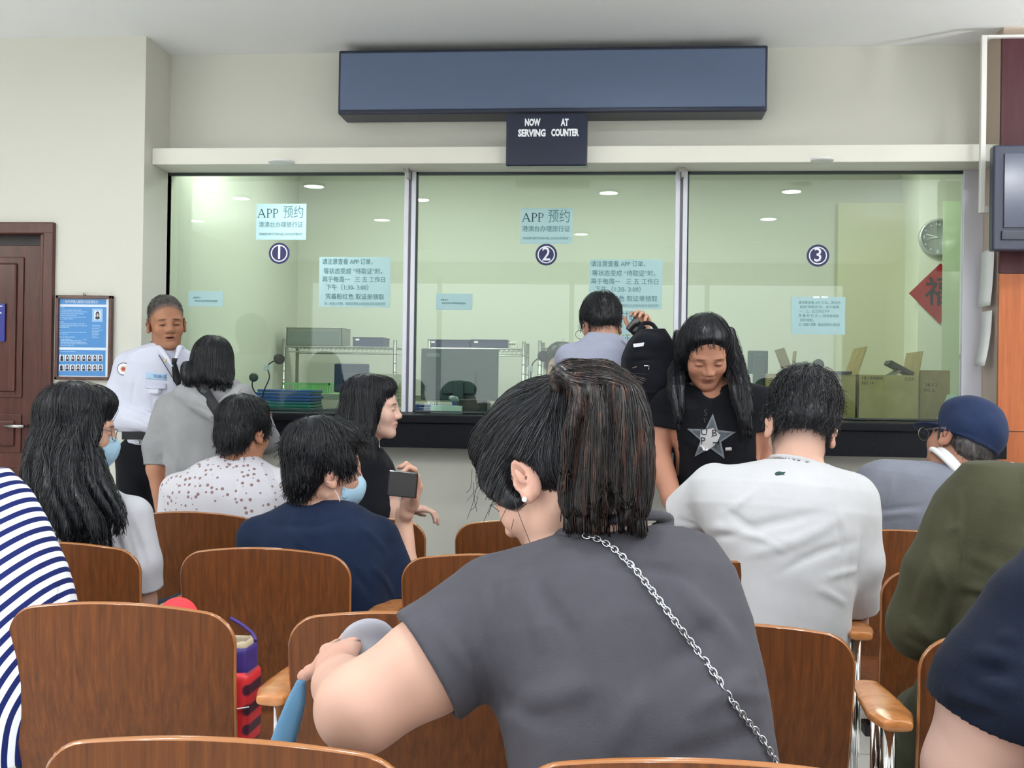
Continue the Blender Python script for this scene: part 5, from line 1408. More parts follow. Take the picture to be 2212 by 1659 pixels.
# loose wisps at temple and nape
rng = np.random.RandomState(8); mbw_ = MB()
for i in range(26):
    a = Hh(-.070+rng.normal(0, .004), .045+rng.normal(0, .016), .030+rng.normal(0, .018)); e = a+p.H[1] @ np.array([-.004, .026+rng.normal(0, .02), -.022+rng.normal(0, .012)])
    mbw_.tube(spline([a, mix(a, e, .5)+rng.normal(0, .006, 3), e], 8), 0.0005, 3, caps=False)
for i in range(22):
    a = Hh(-.05+rng.normal(0, .022), -.075+rng.normal(0, .01), -.030+rng.normal(0, .012)); e = a+np.array([rng.normal(0.01, .01), -0.004, -.045+rng.normal(0, .015)])
    mbw_.tube(spline([a, mix(a, e, .5)+rng.normal(0, .004, 3), e], 8), 0.0005, 3, caps=False)
mbw_.tube(spline([W(1110, 1080, 1.80), W(1128, 1130, 1.79), W(1140, 1160, 1.79), W(1152, 1195, 1.79)], 14), 0.0006, 3)
mbw_.build('loose_hairs', M_hairb, p.root)
ep = Hh(-.0865, .004, -.036)
F = Fld(ep-0.012, ep+0.012, 0.0012); F.ell(ep+p.H[1] @ np.array([-.004, .002, 0]), .0045); fmesh(F, 'pearl_earring', mat('pearl', (244, 240, 238), 0.15, coat=0.6), p.root)
# silver chain strap across the back: every link a ring
M_silver = mat('silver', (206, 208, 214), 0.22, 1.0)
cp = [(1262, 1160), (1300, 1172), (1345, 1205), (1395, 1262), (1450, 1335), (1500, 1400), (1545, 1462), (1590, 1530), (1630, 1580), (1662, 1628), (1690, 1680)]
pts = []
GS = p.FS
for (a, b) in cp:
    d = ray(a, b); t = np.linspace(1.3, 2.2, 400)[:, None]*d/d[1]+CAM
    v = GS.sample(t); k_ = np.argmax(v < 0.003); pts.append(t[k_] if v[k_] < 0.003 else W(a, b, 1.66))
S = spline(pts, 240); seg = np.linalg.norm(np.diff(S, axis=0), axis=1); cum = np.concatenate([[0], np.cumsum(seg)])
nl = int(cum[-1]/0.0088); mbc = MB()
for i in range(nl):
    t = (i+.5)/nl*cum[-1]; c = np.array([np.interp(t, cum, S[:, j]) for j in range(3)]); c2 = np.array([np.interp(min(t+.004, cum[-1]), cum, S[:, j]) for j in range(3)])
    d = nrm(c2-c+1e-9); g = GS.grad(c[None])[0]; sd = nrm(np.cross(d, g)); tw = math.radians(38 if i % 2 else -38)
    a1 = sd*math.cos(tw)+g*math.sin(tw)
    c = c+g*0.0035
    ring = [c+d*0.0068*math.cos(q)+a1*0.0044*math.sin(q) for q in np.linspace(0, 2*math.pi, 13)]
    mbc.tube(ring, 0.0013, 5, caps=False)
mbc.build('chain_strap', M_silver, p.root, True)
p_grey = p
# grey pouch held in the hands, blue strap, armrest is part of the chair
c = W(800, 1385, 2.06); F = Fld(c-0.13, c+0.13, 0.004)
Rm = rot(10, 20, -25)
F.ell(c+[-0.005, 0, 0.0], (.052, .018, .046), Rm, 0).ell(c+[.0, 0, -.05], (.036, .022, .045), Rm, .03).plane(c+[0, 0, -.07], (0, 0, -1), .004)
o = empty('grey_pouch', c, 'soft light grey rounded pouch held in the bowed person\'s hands', 'pouch'); fmesh(F, 'body', mat('pouch_grey', (150, 150, 160), 0.6), o)
MB().tube(spline([W(790, 1420, 2.03), W(812, 1408, 2.03), W(835, 1412, 2.03)], 8), 0.006, 6).build('flap', mat('pouch_pale', (176, 178, 186), 0.5), o, True)
o = empty('blue_strap', W(620, 1560, 2.0), 'wide light denim blue strap hanging down beside the bare elbow', 'strap')
F = Fld(np.minimum(W(560, 1720, 1.9), W(560, 1440, 2.1))-0.02, np.maximum(W(680, 1440, 1.9), W(680, 1440, 2.1))+0.02, 0.004)
F.loft([W(652, 1470, 2.0), W(640, 1515, 1.99), W(622, 1570, 1.98), W(600, 1640, 1.97), W(590, 1700, 1.96)], X3, [.008, .017, .021, .023, .024], [.012, .012, .012, .012, .012], k=0, pw=3)
fmesh(F, 'webbing', m_cloth('denim_light', (80, 118, 148), 8), o)
# ================= striped person, left edge
M_str = mat('striped_cotton', (235, 237, 245), 0.85, spec=0.15)
n_, l_, b_ = nodes(M_str); wv = n_.new('ShaderNodeTexWave'); wv.wave_type = 'RINGS'; wv.rings_direction = 'SPHERICAL'; wv.inputs['Scale'].default_value = 1.0
wv.inputs['Distortion'].default_value = 0.6; wv.inputs['Detail'].default_value = 1.0; wv.inputs['Detail Scale'].default_value = 0.6
tc = n_.new('ShaderNodeTexCoord'); mp = n_.new('ShaderNodeMapping'); mp.vector_type = 'POINT'
cs = W(330, 1640, 2.45); kS = 0.314/0.0262
mp.inputs['Location'].default_value = tuple(-cs*kS); mp.inputs['Scale'].default_value = (kS, kS, kS)
l_.new(tc.outputs['Object'], mp.inputs['Vector']); l_.new(mp.outputs[0], wv.inputs['Vector'])
rp = n_.new('ShaderNodeValToRGB'); rp.color_ramp.interpolation = 'LINEAR'; rp.color_ramp.elements[0].position = 0.40; rp.color_ramp.elements[1].position = 0.50
rp.color_ramp.elements[0].color = (*lin((26, 36, 92)), 1); rp.color_ramp.elements[1].color = (*lin((232, 234, 242)), 1)
l_.new(wv.outputs['Fac'], rp.inputs[0]); l_.new(rp.outputs[0], b_.inputs['Base Color'])
p = Person('person in a navy and white striped top at the left edge, head cut off')
p.torso([(-120, 20, 1012, 2.52, .05), (-205, 72, 1055, 2.52, .09), (-250, 112, 1130, 2.50, .12), (-275, 152, 1220, 2.48, .14), (-285, 178, 1310, 2.46, .145), (-285, 182, 1450, 2.46, .15), (-285, 150, 1620, 2.5, .16)], inner=.02)
p.head(-108, 885, 2.55, -88, -3, 0, .98).neck(-75, 1030, 2.53)
p.arm([(-230, 1110, 2.5, .05), (-250, 1290, 2.6, .045), (-150, 1400, 2.85, .03)], 1.3)
p.body += hand_ops(p.last[-1], (0.1, .9, -.1), (0, 0, -1))
p.base = (-1.68, YR[3]+.25, 0)
f = [(W(75+i*16, 1180+i*28, 2.38), W(95+i*14, 1300, 2.36), .012, .006*(-1)**i) for i in range(5)]
p.make((204, 162, 144), M_str, h=.005, hs=.005, folds=f, wr=(.003, [(1, 0, .6)], 9, 3), trousers=legs_for(p, -1.68, 3, M_denim))
p.hair(cap_hair(.014), M_hair, n=1500, L=.1, flow=radial(p.Hp(0, -.04, .13)))
# ================= woman with the mask and long hair, left
p = Person('person with long black hair, blue mask and white T-shirt at left')
p.torso([(125, 232, 1040, 3.45, .05), (60, 285, 1072, 3.45, .085), (30, 308, 1120, 3.43, .11), (25, 300, 1190, 3.42, .125), (30, 292, 1300, 3.42, .13), (40, 285, 1450, 3.42, .14)], nrm([1, -.1, 0]))
p.head(170, 930, 3.45, -62, -8, 0, 1.08).neck(172, 1040, 3.45)
p.arm([(285, 1115, 3.43, .048), (306, 1215, 3.42, .044), (310, 1300, 3.45, .038), (300, 1330, 3.68, .026)], 1.62, .016, cuff=.062)
p.arm([(55, 1115, 3.45, .045), (45, 1270, 3.5, .04), (110, 1330, 3.75, .028)], 1.0)
p.base = (-1.63, YR[2]+.25, 0)
f = [(W(215, 1060, 3.33), W(290, 1250, 3.30), .012, .006), (W(240, 1100, 3.3), W(270, 1270, 3.3), .010, -.006), (W(285, 1130, 3.36), W(322, 1240, 3.36), .010, -.005), (W(292, 1180, 3.36), W(300, 1270, 3.36), .008, .006)]
M_wt = m_cloth('tee_white', (200, 200, 208), 5, .2)
p.make((200, 156, 136), M_wt, h=.004, hs=.005, folds=f, wr=(.0022, [(1, 0, .5), (.2, .2, 1)], 8, 6), trousers=legs_for(p, -1.63, 2, M_denim))
c = p.H[0]; wp = lambda x, y, Y=3.4: W(x, y, Y)
hops = [('E', (0, -.022, .046), (.088, .106, .096), 0), ('E', (0, -.060, -.03), (.080, .055, .085), .03), ('E', (.052, -.010, .0), (.034, .045, .075), .02), ('E', (0, .04, .09), (.062, .052, .042), .02)]
hops += locks([(150, 900, 3.40, .085), (122, 980, 3.34, .085), (125, 1050, 3.29, .090), (155, 1115, 3.265, .098), (180, 1180, 3.255, .085)], None, None, '', n=70, r0=.013, r1=.004, dep=.035, seed=2, taper=.45)
hops += locks([(190, 880, 3.40, .030), (202, 960, 3.36, .020), (212, 1035, 3.31, .028), (245, 1090, 3.29, .028), (275, 1150, 3.285, .014)], None, None, '', n=9, r0=.010, r1=.003, dep=.02, seed=3, taper=.3)
p.hair(hops, M_hair, h=.0048, n=5200, L=.34, flow=flowdown((.03, 0, -1), .15), r=.0010, seed=4, lift=.004, stray=.14, step=.014, lowz=-.035, cuts=[((0, .082, .055), (0, .9, -.42), .01)])
mask_on(p)
MB().tube(spline([p.Hp(.074, -.005, .012), p.Hp(.072, .05, .016), p.Hp(.066, .085, .012)], 8), .0014, 6).tube([p.Hp(.066, .087, .018), p.Hp(.045, .101, .02), p.Hp(.02, .105, .016), p.Hp(.014, .104, .0), p.Hp(.03, .104, -.016), p.Hp(.055, .094, -.012), p.Hp(.066, .087, .005), p.Hp(.066, .087, .018)], .0013, 6).build('glasses', mat('glasses_frame', (120, 104, 108), .3, .6), p.root, True)
# ================= woman in the eyelet blouse
p = Person('person with short dark hair in a white eyelet blouse, back turned, small earring')
p.torso([(470, 560, 985, 4.30, .05), (425, 590, 1002, 4.30, .08), (385, 612, 1032, 4.28, .11), (365, 628, 1070, 4.27, .13), (362, 632, 1130, 4.27, .14), (368, 630, 1250, 4.27, .14)])
p.head(527, 935, 4.32, -22, -12, -4, 1.04).neck(512, 1005, 4.32, .058, .054, opening=.008)
p.arm([(388, 1062, 4.3, .055), (372, 1180, 4.34, .05), (420, 1230, 4.6, .03)], 1.4, .022, cuff=.06)
p.arm([(608, 1055, 4.3, .055), (628, 1170, 4.34, .05), (600, 1230, 4.6, .03)], 1.4, .024, cuff=.06)
M_eye = m_cloth('blouse_white', (198, 196, 204), 4, .2)
nE, lE, bE = nodes(M_eye)
vo = nE.new('ShaderNodeTexVoronoi'); vo.inputs['Scale'].default_value = 42; vo.inputs['Randomness'].default_value = .75
lE.new(coords(M_eye).outputs[0], vo.inputs['Vector'])
dn = nE.new('ShaderNodeMath'); dn.operation = 'LESS_THAN'; dn.inputs[1].default_value = .27; lE.new(vo.outputs['Distance'], dn.inputs[0])
n5 = noise(M_eye, 5, 1); gt = nE.new('ShaderNodeMath'); gt.operation = 'GREATER_THAN'; gt.inputs[1].default_value = .44; lE.new(n5.outputs[0], gt.inputs[0])
mu = nE.new('ShaderNodeMath'); mu.operation = 'MULTIPLY'; lE.new(dn.outputs[0], mu.inputs[0]); lE.new(gt.outputs[0], mu.inputs[1])
mxc = nE.new('ShaderNodeMix'); mxc.data_type = 'RGBA'; lE.new(mu.outputs[0], mxc.inputs['Factor']); mxc.inputs[6].default_value = (*lin((200, 198, 206)), 1); mxc.inputs[7].default_value = (*lin((138, 112, 112)), 1)
lE.new(mxc.outputs[2], bE.inputs['Base Color'])
f = [(W(522, 1010, 4.17), W(518, 1110, 4.13), .006, .006), (W(512, 1030, 4.17), W(505, 1080, 4.13), .007, -.006), (W(470, 1000, 4.2), W(420, 1080, 4.15), .012, .005), (W(440, 1000, 4.2), W(390, 1060, 4.18), .012, -.005), (W(560, 1000, 4.2), W(600, 1090, 4.16), .012, .005), (W(590, 1010, 4.2), W(625, 1080, 4.2), .010, -.005)]
p.base = (-1.5, YR[1]+.25, 0)
def post(G):
    G.torus(p.N+p.na*.016, p.na, .064, .006, .004); G.ell(W(523, 992, 4.24), .010, None, .004)
p.make((186, 132, 106), M_eye, h=.0045, hs=.005, folds=f, wr=(.0025, [(1, 0, .2), (1, 0, -.3)], 8, 2), post=post, trousers=legs_for(p, -1.5, 1, M_denim))
p.hair([('E', (0, -.018, .048), (.088, .106, .094), 0), ('E', (0, -.058, -.015), (.078, .056, .068), .02), ('E', (-.066, .014, .022), (.022, .042, .045), .02), ('E', (.066, .014, .026), (.022, .042, .040), .02), ('E', (0, .030, .098), (.062, .055, .042), .02), ('E', (0, -.070, -.052), (.050, .034, .040), .02)], M_hair, n=3000, L=.11, flow=radial(p.Hp(0, -.05, .13), .5), lift=.003, seed=5, cuts=[((0, .074, .060), (0, .95, -.38), .012)])
MB().lathe(p.Hp(.086, .004, -.044), p.H[1] @ np.array([1, 0, 0]), [(.001, 0), (.005, .002), (.004, .005)], 10).build('gold_earring', mat('gold', (220, 180, 90), .25, 1.), p.root, True)
# ================= boy in navy with mask and phone
p = Person('person in a dark navy shirt with a blue face mask holding up a phone')
p.torso([(622, 742, 1078, 3.46, .05), (572, 795, 1102, 3.46, .085), (535, 832, 1150, 3.44, .115), (522, 846, 1215, 3.43, .13), (530, 852, 1300, 3.42, .135), (540, 850, 1450, 3.42, .14)], nrm([1, -.15, 0]))
p.head(704, 1016, 3.46, -60, -6, 3, 1.10).neck(680, 1085, 3.47, .055, .052)
p.arm([(815, 1165, 3.47, .052), (862, 1290, 3.50, .046), (874, 1225, 3.55, .040), (872, 1110, 3.62, .027)], .95, .020, cuff=.075)
p.body += hand_ops(W(880, 1102, 3.58), nrm([0.22, 0.0, 1]), nrm([-.6, -.8, .1]), side=1, s=1.04, curls=[(10, 45, 60), (16, 50, 60), (26, 55, 55), (36, 60, 50)], thumb=.55, tcurl=.6, spread=.3)
p.arm([(555, 1160, 3.45, .05), (545, 1300, 3.5, .045), (620, 1340, 3.75, .028)], 1.0)
p.base = (-1.0, YR[2]+.25, 0)
M_nv = m_cloth('shirt_navy', (20, 32, 56), 4, .25)
f = [(W(560, 1130, 3.35), W(760, 1120, 3.33), .014, -.004), (W(600, 1110, 3.36), W(700, 1240, 3.30), .016, .004), (W(770, 1130, 3.36), W(840, 1200, 3.36), .012, .005), (W(800, 1220, 3.33), W(850, 1290, 3.36), .012, .006), (W(760, 1230, 3.32), W(800, 1290, 3.32), .012, -.006)]
def post(G): G.torus(p.N+p.na*.016, p.na, .064, .0075, .003)
p.make((204, 160, 140), M_nv, h=.0036, hs=.005, folds=f, wr=(.0022, [(1, 0, .4), (.4, 0, 1)], 7, 9), post=post, trousers=legs_for(p, -.9, 2, M_denim))
p.hair([('E', (0, -.026, .056), (.092, .106, .098), 0), ('E', (0, -.062, -.010), (.080, .056, .070), .02), ('E', (-.068, .018, .022), (.022, .046, .045), .02), ('E', (.068, .018, .026), (.022, .048, .040), .02), ('E', (0, .040, .096), (.066, .060, .046), .02), ('E', (-.02, -.09, .07), (.04, .03, .04), .03), ('E', (0, -.070, -.056), (.052, .034, .036), .02)], M_hair, n=3400, L=.12, flow=radial(p.Hp(-.01, -.05, .14), .4), lift=.0035, seed=6, stray=.3, cuts=[((0, .086, .050), (0, .95, -.32), .012)])
mask_on(p)
c = W(870, 1046, 3.475)
o = empty('smartphone', c, 'black smartphone in a clear case held up beside the masked person in navy', 'phone')
Rp = rot(-6, 0, 4)
MB().box(-.047, .047, -.004, .004, -.040, .040, 0, .003, R=Rp, c=c).build('case', mat('phone_black', (26, 26, 30), .2, coat=.5), o)
MB().box(-.042, .042, -.0048, -.0038, -.034, .034, 0, 0, R=Rp, c=c).build('screen', mat('phone_screen', (46, 44, 48), .1), o)
# ================= woman in black, profile
p = Person('person with long black hair in black, seen in right profile in the front row')
p.torso([(755, 835, 968, 4.34, .05), (740, 852, 1000, 4.34, .09), (732, 862, 1050, 4.33, .12), (735, 866, 1110, 4.32, .13), (735, 868, 1250, 4.32, .14)], nrm([.55, -.8, 0]))
p.head(806, 884, 4.35, -86, -2, 0, .98).neck(795, 975, 4.35, .048, .044)
p.arm([(800, 1010, 4.25, .046), (790, 1100, 4.22, .042), (835, 1100, 4.3, .032), (872, 1098, 4.4, .024)], 1.75, .014)
p.body += hand_ops(p.last[-1], (.9, .3, 0), (0, 0, -1), s=.95)
p.base = (-.93, YR[1]+.25, 0)
p.make((216, 176, 160), m_cloth('top_black', (18, 19, 26), 3), h=.0036, hs=.0055, wr=(.002, [(1, 0, .5)], 8, 1), trousers=legs_for(p, -.9, 1, M_trblk), tintkw=dict(lips=(196, 110, 108)))
hops = [('E', (0, -.026, .046), (.088, .104, .094), 0), ('E', (0, -.060, -.03), (.080, .055, .085), .03), ('E', (.058, -.008, .0), (.026, .045, .075), .02), ('E', (0, .036, .088), (.060, .052, .042), .02)]
hops += locks([(775, 870, 4.30, .055), (768, 920, 4.27, .062), (775, 965, 4.25, .060), (785, 1010, 4.24, .050), (790, 1040, 4.24, .04)], None, None, '', n=44, r0=.013, r1=.005, dep=.03, seed=12, taper=.4)
p.hair(hops, M_hair, h=.0048, n=3600, L=.28, flow=flowdown((.05, 0, -1), .1), r=.001, seed=13, lift=.003, stray=.12, step=.014, cuts=[((0, .070, .050), (0, .92, -.36), .01)])
# ================= guard in white shirt, standing at the left
YGd = 5.0
p = Person('standing guard with shaved grey hair in a white uniform shirt and black tie')
p.torso([(332, 392, 742, YGd, .05), (292, 405, 758, YGd, .085), (268, 414, 785, YGd, .115), (262, 416, 830, YGd, .125), (268, 412, 885, YGd, .12), (272, 404, 930, YGd, .115), (276, 400, 960, YGd, .11)], nrm([.93, .36, 0]), pw=2.3)
p.head(359, 699, YGd-.02, 212, -7, 4, .98, 1.02, eyes='open', mouth=.001)
p.neck(362, 765, YGd, .060, .058, opening=.004)
p.arm([(281, 792, YGd, .058), (262, 850, YGd-.02, .052), (266, 902, YGd-.06, .046), (350, 918, YGd-.17, .034)], 2.9, .016, cuff=.042)
p.body += hand_ops(p.last[-1], (1, -.1, .0), (0, 1, -.3), side=-1, s=1.0, curl=(20, 30, 20))
p.arm([(402, 792, YGd+.06, .055), (420, 900, YGd+.02, .045), (370, 925, YGd-.2, .034)], 1.9, .016, cuff=.042)
p.base = (float(W(345, 900, YGd)[0]), YGd, 0)
M_ush = m_cloth('uniform_white', (202, 204, 220), 3, .15)
f = [(W(300, 800, YGd-.12), W(285, 880, YGd-.14), .010, -.006), (W(296, 880, YGd-.14), W(350, 915, YGd-.14), .010, .006), (W(265, 870, YGd-.1), W(330, 905, YGd-.24), .008, .005), (W(262, 900, YGd-.14), W(330, 925, YGd-.25), .007, -.005), (W(330, 850, YGd-.14), W(345, 925, YGd-.13), .012, -.004), (W(270, 770, YGd-.08), W(330, 745, YGd-.06), .006, .004)]
hipc = W(338, 985, YGd)
buzz = lin((66, 60, 58))
def stub(out, x, y, z):
    line = .062+.22*np.clip(-(y-.045), -.02, .05)*0
    m_ = 1/(1+np.exp(-np.clip(((z-(.058-.9*np.clip(.058-y, 0, .05)))/.006), -30, 30)))
    m_ = m_*(1/(1+np.exp(-np.clip((.068-y)/.004+(z-.075)/.006, -30, 30))))
    m2 = ((y < -.01) & (z > -.065)).astype(float)
    m_ = np.maximum(m_, m2)*.85
    return out*(1-m_)[:, None]+np.array(buzz)*m_[:, None]
def post(G):
    G.torus(p.N+p.na*.020, p.na, .069, .010, .006)
    G.cap(W(345, 752, YGd-.07), W(372, 790, YGd-.13), .016, .006, .004, 'add').cap(W(388, 752, YGd-.06), W(378, 785, YGd-.13), .014, .006, .004)
    G.box(W(322, 845, YGd-.115), (.062, .012, .012), rot(-20), .004, .004)
sl_ = legs_standing(hipc, .08, dy=0.0)
p.make((158, 110, 84), M_ush, h=.0032, hs=.0045, folds=f, wr=(.0020, [(1, 0, .7), (.3, .3, 1)], 9, 4), post=post, trousers=(sl_, M_trblk, .009), tintkw=dict(lips=(120, 66, 60), stub=stub, brow=(20, 14, 14), browk=.95, eyeh=.0040, lash=.97), shirt_name='uniform_shirt')
p.hair([('E', (0, -.020, .049), (.0785, .0965, .0845), 0), ('E', (0, -.062, -.010), (.060, .046, .050), .02)], M_buzz, h=.004, n=1200, L=.012, step=.004, r=.0006, flow=radial(p.Hp(0, -.02, .13)), cuts=[((0, .060, .070), (0, .95, -.45), .01)], name='shaved_hair')
shoes(p.root, [(hipc[0]-.11, YGd-.03, 180), (hipc[0]+.11, YGd-.03, 180)], M_shoe)
RG = np.array([nrm([.93, .36, 0]), nrm([-.36, .93, 0]), Z3]).T
def patch(name, F, pts, m, root, off=.002, th=.001, sub=6):
    """cloth patch wrapped on a garment: grid over the pixel quad"""
    (ax, ay), (bx, by), (cx_, cy_), (dx, dy) = pts; V = []
    for i in range(sub+1):
        for j in range(sub+1):
            u, v = i/sub, j/sub
            x = (ax*(1-u)+bx*u)*(1-v)+(dx*(1-u)+cx_*u)*v; y = (ay*(1-u)+by*u)*(1-v)+(dy*(1-u)+cy_*u)*v
            V.append(onto(F, x, y, off))
    Fc = [(i*(sub+1)+j, (i+1)*(sub+1)+j, (i+1)*(sub+1)+j+1, i*(sub+1)+j+1) for i in range(sub) for j in range(sub)]
    o = raw(name, V, Fc, m, root, True); md = o.modifiers.new('t', 'SOLIDIFY'); md.thickness = th; md.offset = 0
    return o
G = p.FS
# tie, badge, name strip, pocket, collar tip, lanyard
M_tie = mat('tie_black2', (14, 15, 20), .7)
tp = [(378, 775, .010), (376, 783, .008), (379, 800, .013), (383, 822, .016), (387, 836, .002)]
V = []; Fc = []
for x, y, w_ in tp:
    c_ = onto(G, x, y, .006); V += [c_-RG[:, 0]*w_, c_+[0, -.006, 0], c_+RG[:, 0]*w_]
for i in range(len(tp)-1): a = i*3; Fc += [(a, a+1, a+4, a+3), (a+1, a+2, a+5, a+4)]
o = raw('neck_tie', V, Fc, M_tie, p.root, True); md = o.modifiers.new('t', 'SOLIDIFY'); md.thickness = .005
patch('name_strip', G, [(315, 804), (360, 808), (360, 822), (315, 818)], mat('strip_blue', (168, 196, 224), .7), p.root)
c_ = onto(G, 338, 813, .0035); text('name_letters', 'BAREKUE GS', .020, c_, mat('letters_blue', (44, 70, 130), .7), p.root, right=nrm([.93, .2, -.06]), maxw=.085)
cb = onto(G, 267, 797, .004); nB = nrm(cb-W(281, 795, YGd)); sdB = nrm(np.cross(Z3, nB))
if nB[1] > 0: nB = -nB
for r_, col_, of, nm in ((.0285, (40, 44, 60), .000, 'badge_border'), (.0255, (232, 232, 240), .0012, 'badge_field'), (.013, (196, 170, 130), .0024, 'badge_seal'), (.008, (176, 70, 66), .0034, 'badge_centre')):
    MB().lathe(cb+nB*of, nB, [(r_, -.001), (r_, .001)], 26).build(nm, mat(nm, col_, .7), p.root)
patch('pocket_flap', G, [(314, 824), (360, 829), (360, 842), (314, 838)], m_cloth('uniform_white2', (196, 198, 216), 3, .1), p.root, .003, .002)
MB().tube(spline([onto(G, 326, 737, .004), onto(G, 345, 770, .004), onto(G, 360, 795, .004), onto(G, 380, 828, .004)], 16), .0016, 6).build('lanyard', M_tie, p.root, True)
MB().lathe(onto(G, 357, 778, .004), (0.1, -1, 0), [(.006, 0), (.004, .004)], 6).build('collar_pin', mat('gold', (220, 180, 90), .25, 1.), p.root)
MB().box(-.15, .15, -.004, .004, -.018, .018, 0, .002, R=RG, c=W(340, 941, YGd-.118)).build('belt', mat('belt_black', (20, 20, 24), .35), p.root)
for bx_, by_ in ((298, 943), (300, 955)): MB().lathe(W(bx_, by_, YGd-.13), (0, -1, 0), [(.008, 0), (.006, .006)], 14).build('belt_stud', M_chrome, p.root, True)
# ================= hooded person
YH = 4.66
p = Person('standing person with black bobbed hair in a light grey hoodie with a black bag strap')
p.torso([(420, 515, 822, YH, .05), (378, 545, 842, YH, .085), (352, 552, 872, YH, .115), (348, 556, 930, YH, .12), (350, 555, 1000, YH, .125), (350, 552, 1060, YH, .13), (356, 552, 1090, YH, .12)], nrm([1, .1, 0]))
p.head(458, 792, YH+.02, 24, -6, 0, .92).neck(458, 838, YH)
p.arm([(364, 885, YH, .048), (340, 965, YH-.03, .044), (337, 1012, YH-.04, .038), (350, 1105, YH-.02, .026)], 1.85, .016, cuff=.050)
p.body += hand_ops(p.last[-1], (0.05, 0, -1), (1, 0, 0), side=1, s=.95, curl=(20, 35, 25))
p.arm([(540, 885, YH, .048), (575, 950, YH+.14, .042), (560, 893, YH+.38, .03)], 1.8, .016)
p.body += hand_ops(p.last[-1], (-.1, 1, .02), (0, 0, -1), s=.95)
hc = W(455, 1095, YH); p.base = (float(hc[0]), YH, 0)
M_hood = m_cloth('hoodie_grey', (142, 142, 145), 9, .35)
f = [(W(420, 850, YH-.12), W(490, 885, YH-.14), .010, .008), (W(400, 860, YH-.12), W(480, 900, YH-.14), .008, -.006)]
f += [(W(328, 930+i*13, YH-.1), W(352, 926+i*13, YH-.08), .0045, .005*(-1)**i) for i in range(6)]
f += [(W(345, 1018, YH-.12), W(470, 1012, YH-.14), .005, -.004), (W(380, 930, YH-.12), W(370, 1080, YH-.12), .02, .004)]
def post(G):
    G.cap(W(395, 852, YH-.07), W(470, 893, YH-.145), .042, .038, .012).cap(W(470, 893, YH-.145), W(525, 850, YH-.07), .038, .042, .012).cap(W(410, 840, YH-.03), W(505, 838, YH-.03), .035, .035, .03)
    foldpx(G, W(400, 868, YH-.15), W(478, 906, YH-.16), .009, -.008); foldpx(G, W(478, 906, YH-.16), W(530, 868, YH-.15), .009, -.006); foldpx(G, W(415, 850, YH-.15), W(480, 884, YH-.17), .007, -.006); foldpx(G, W(410, 845, YH-.15), W(500, 905, YH-.17), .007, .005)
p.make((172, 122, 98), M_hood, h=.0045, hs=.0052, folds=f, wr=(.002, [(1, 0, .4), (0, 0, 1)], 9, 7), post=post, trousers=(legs_standing(hc, .08), m_cloth('jeans_blue', (52, 62, 84), 6), .009), shirt_name='hoodie')
hops = [('E', (0, -.018, .046), (.092, .104, .098), 0), ('E', (0, -.050, -.035), (.094, .070, .080), .03), ('E', (-.070, .020, -.02), (.028, .050, .085), .02), ('E', (.070, .020, -.02), (.028, .050, .085), .02)]
hops += locks([(430, 790, YH-.03, .05), (445, 815, YH-.05, .09), (458, 832, YH-.06, .095)], None, None, '', n=30, r0=.016, r1=.006, dep=.03, seed=21, taper=.2)
p.hair(hops, M_hair, h=.005, n=3000, L=.24, flow=flowdown(), r=.0009, seed=22, lift=.002, stray=.07, step=.012)
G = p.FS
# bag strap, buckle, pink tag
S = [onto(G, x, y, .006) for x, y in ((428, 822), (437, 838), (448, 855), (459, 872), (470, 888), (481, 905), (492, 925))]
V = []; Fc = []
for q in S: V += [q+[-.020, 0, -.010], q+[.020, 0, .012]]
for i in range(len(S)-1): Fc.append((2*i, 2*i+1, 2*i+3, 2*i+2))
o = raw('bag_strap', V, Fc, mat('webbing_black', (16, 17, 22), .7), p.root, True); md = o.modifiers.new('t', 'SOLIDIFY'); md.thickness = .003
c_ = onto(G, 444, 848, .012); MB().box(-.021, .021, -.004, .004, -.010, .010, 0, .003, R=rot(0, 0, 28), c=c_).build('strap_buckle', mat('buckle_black', (40, 42, 48), .3), p.root)
c_ = onto(G, 435, 826, .014); MB().box(-.016, .016, -.002, .002, -.013, .013, 0, .002, R=rot(0, 0, 10), c=c_).build('pink_tag', mat('tag_pink', (232, 74, 110), .5), p.root)
o = empty('black_bag', (hc[0]-.14, YH-.12, .8), 'small black bag hanging at the hip of the person in the grey hoodie', 'bag')
F = Fld(W(372, 1085, YH-.16)-.11, W(372, 1085, YH-.16)+.11, .006); F.box(W(368, 1085, YH-.16), (.045, .03, .065), None, .02); fmesh(F, 'body', mat('bag_black', (20, 21, 26), .6), o)
F = Fld(W(372, 1060, YH-.16)-.06, W(372, 1060, YH-.16)+.06, .006); F.torus(W(368, 1052, YH-.16), (0, 1, 0), .025, .006); fmesh(F, 'handle', mat('bag_black', (20, 21, 26), .6), o)
# ================= man in the grey polo at window 2
YP = 4.92
p = Person("standing person with short black hair in a light grey polo shirt at the middle window")
p.torso([(1270, 1332, 722, YP+.02, .05), (1254, 1356, 736, YP, .085), (1234, 1374, 762, YP-.02, .115), (1212, 1384, 815, YP-.04, .125), (1206, 1382, 880, YP-.05, .125), (1208, 1380, 950, YP-.05, .12), (1210, 1380, 1010, YP-.05, .12)], nrm([1, 0.02, 0]))
p.head(1300, 703, YP+.08, 20, -20, -3, 1.02).neck(1301, 742, YP+.03, .056, .054, opening=.004)
p.arm([(1232, 775, YP-.02, .05), (1216, 860, YP+.05, .045), (1235, 850, YP+.28, .032)], .9, .018)
p.body += hand_ops(p.last[-1], (.2, 1, 0), (0, 0, -1))
p.arm([(1366, 782, YP-.02, .05), (1400, 850, YP-.02, .044), (1388, 760, YP-.10, .036), (1386, 735, YP-.13, .027)], .95, .018)
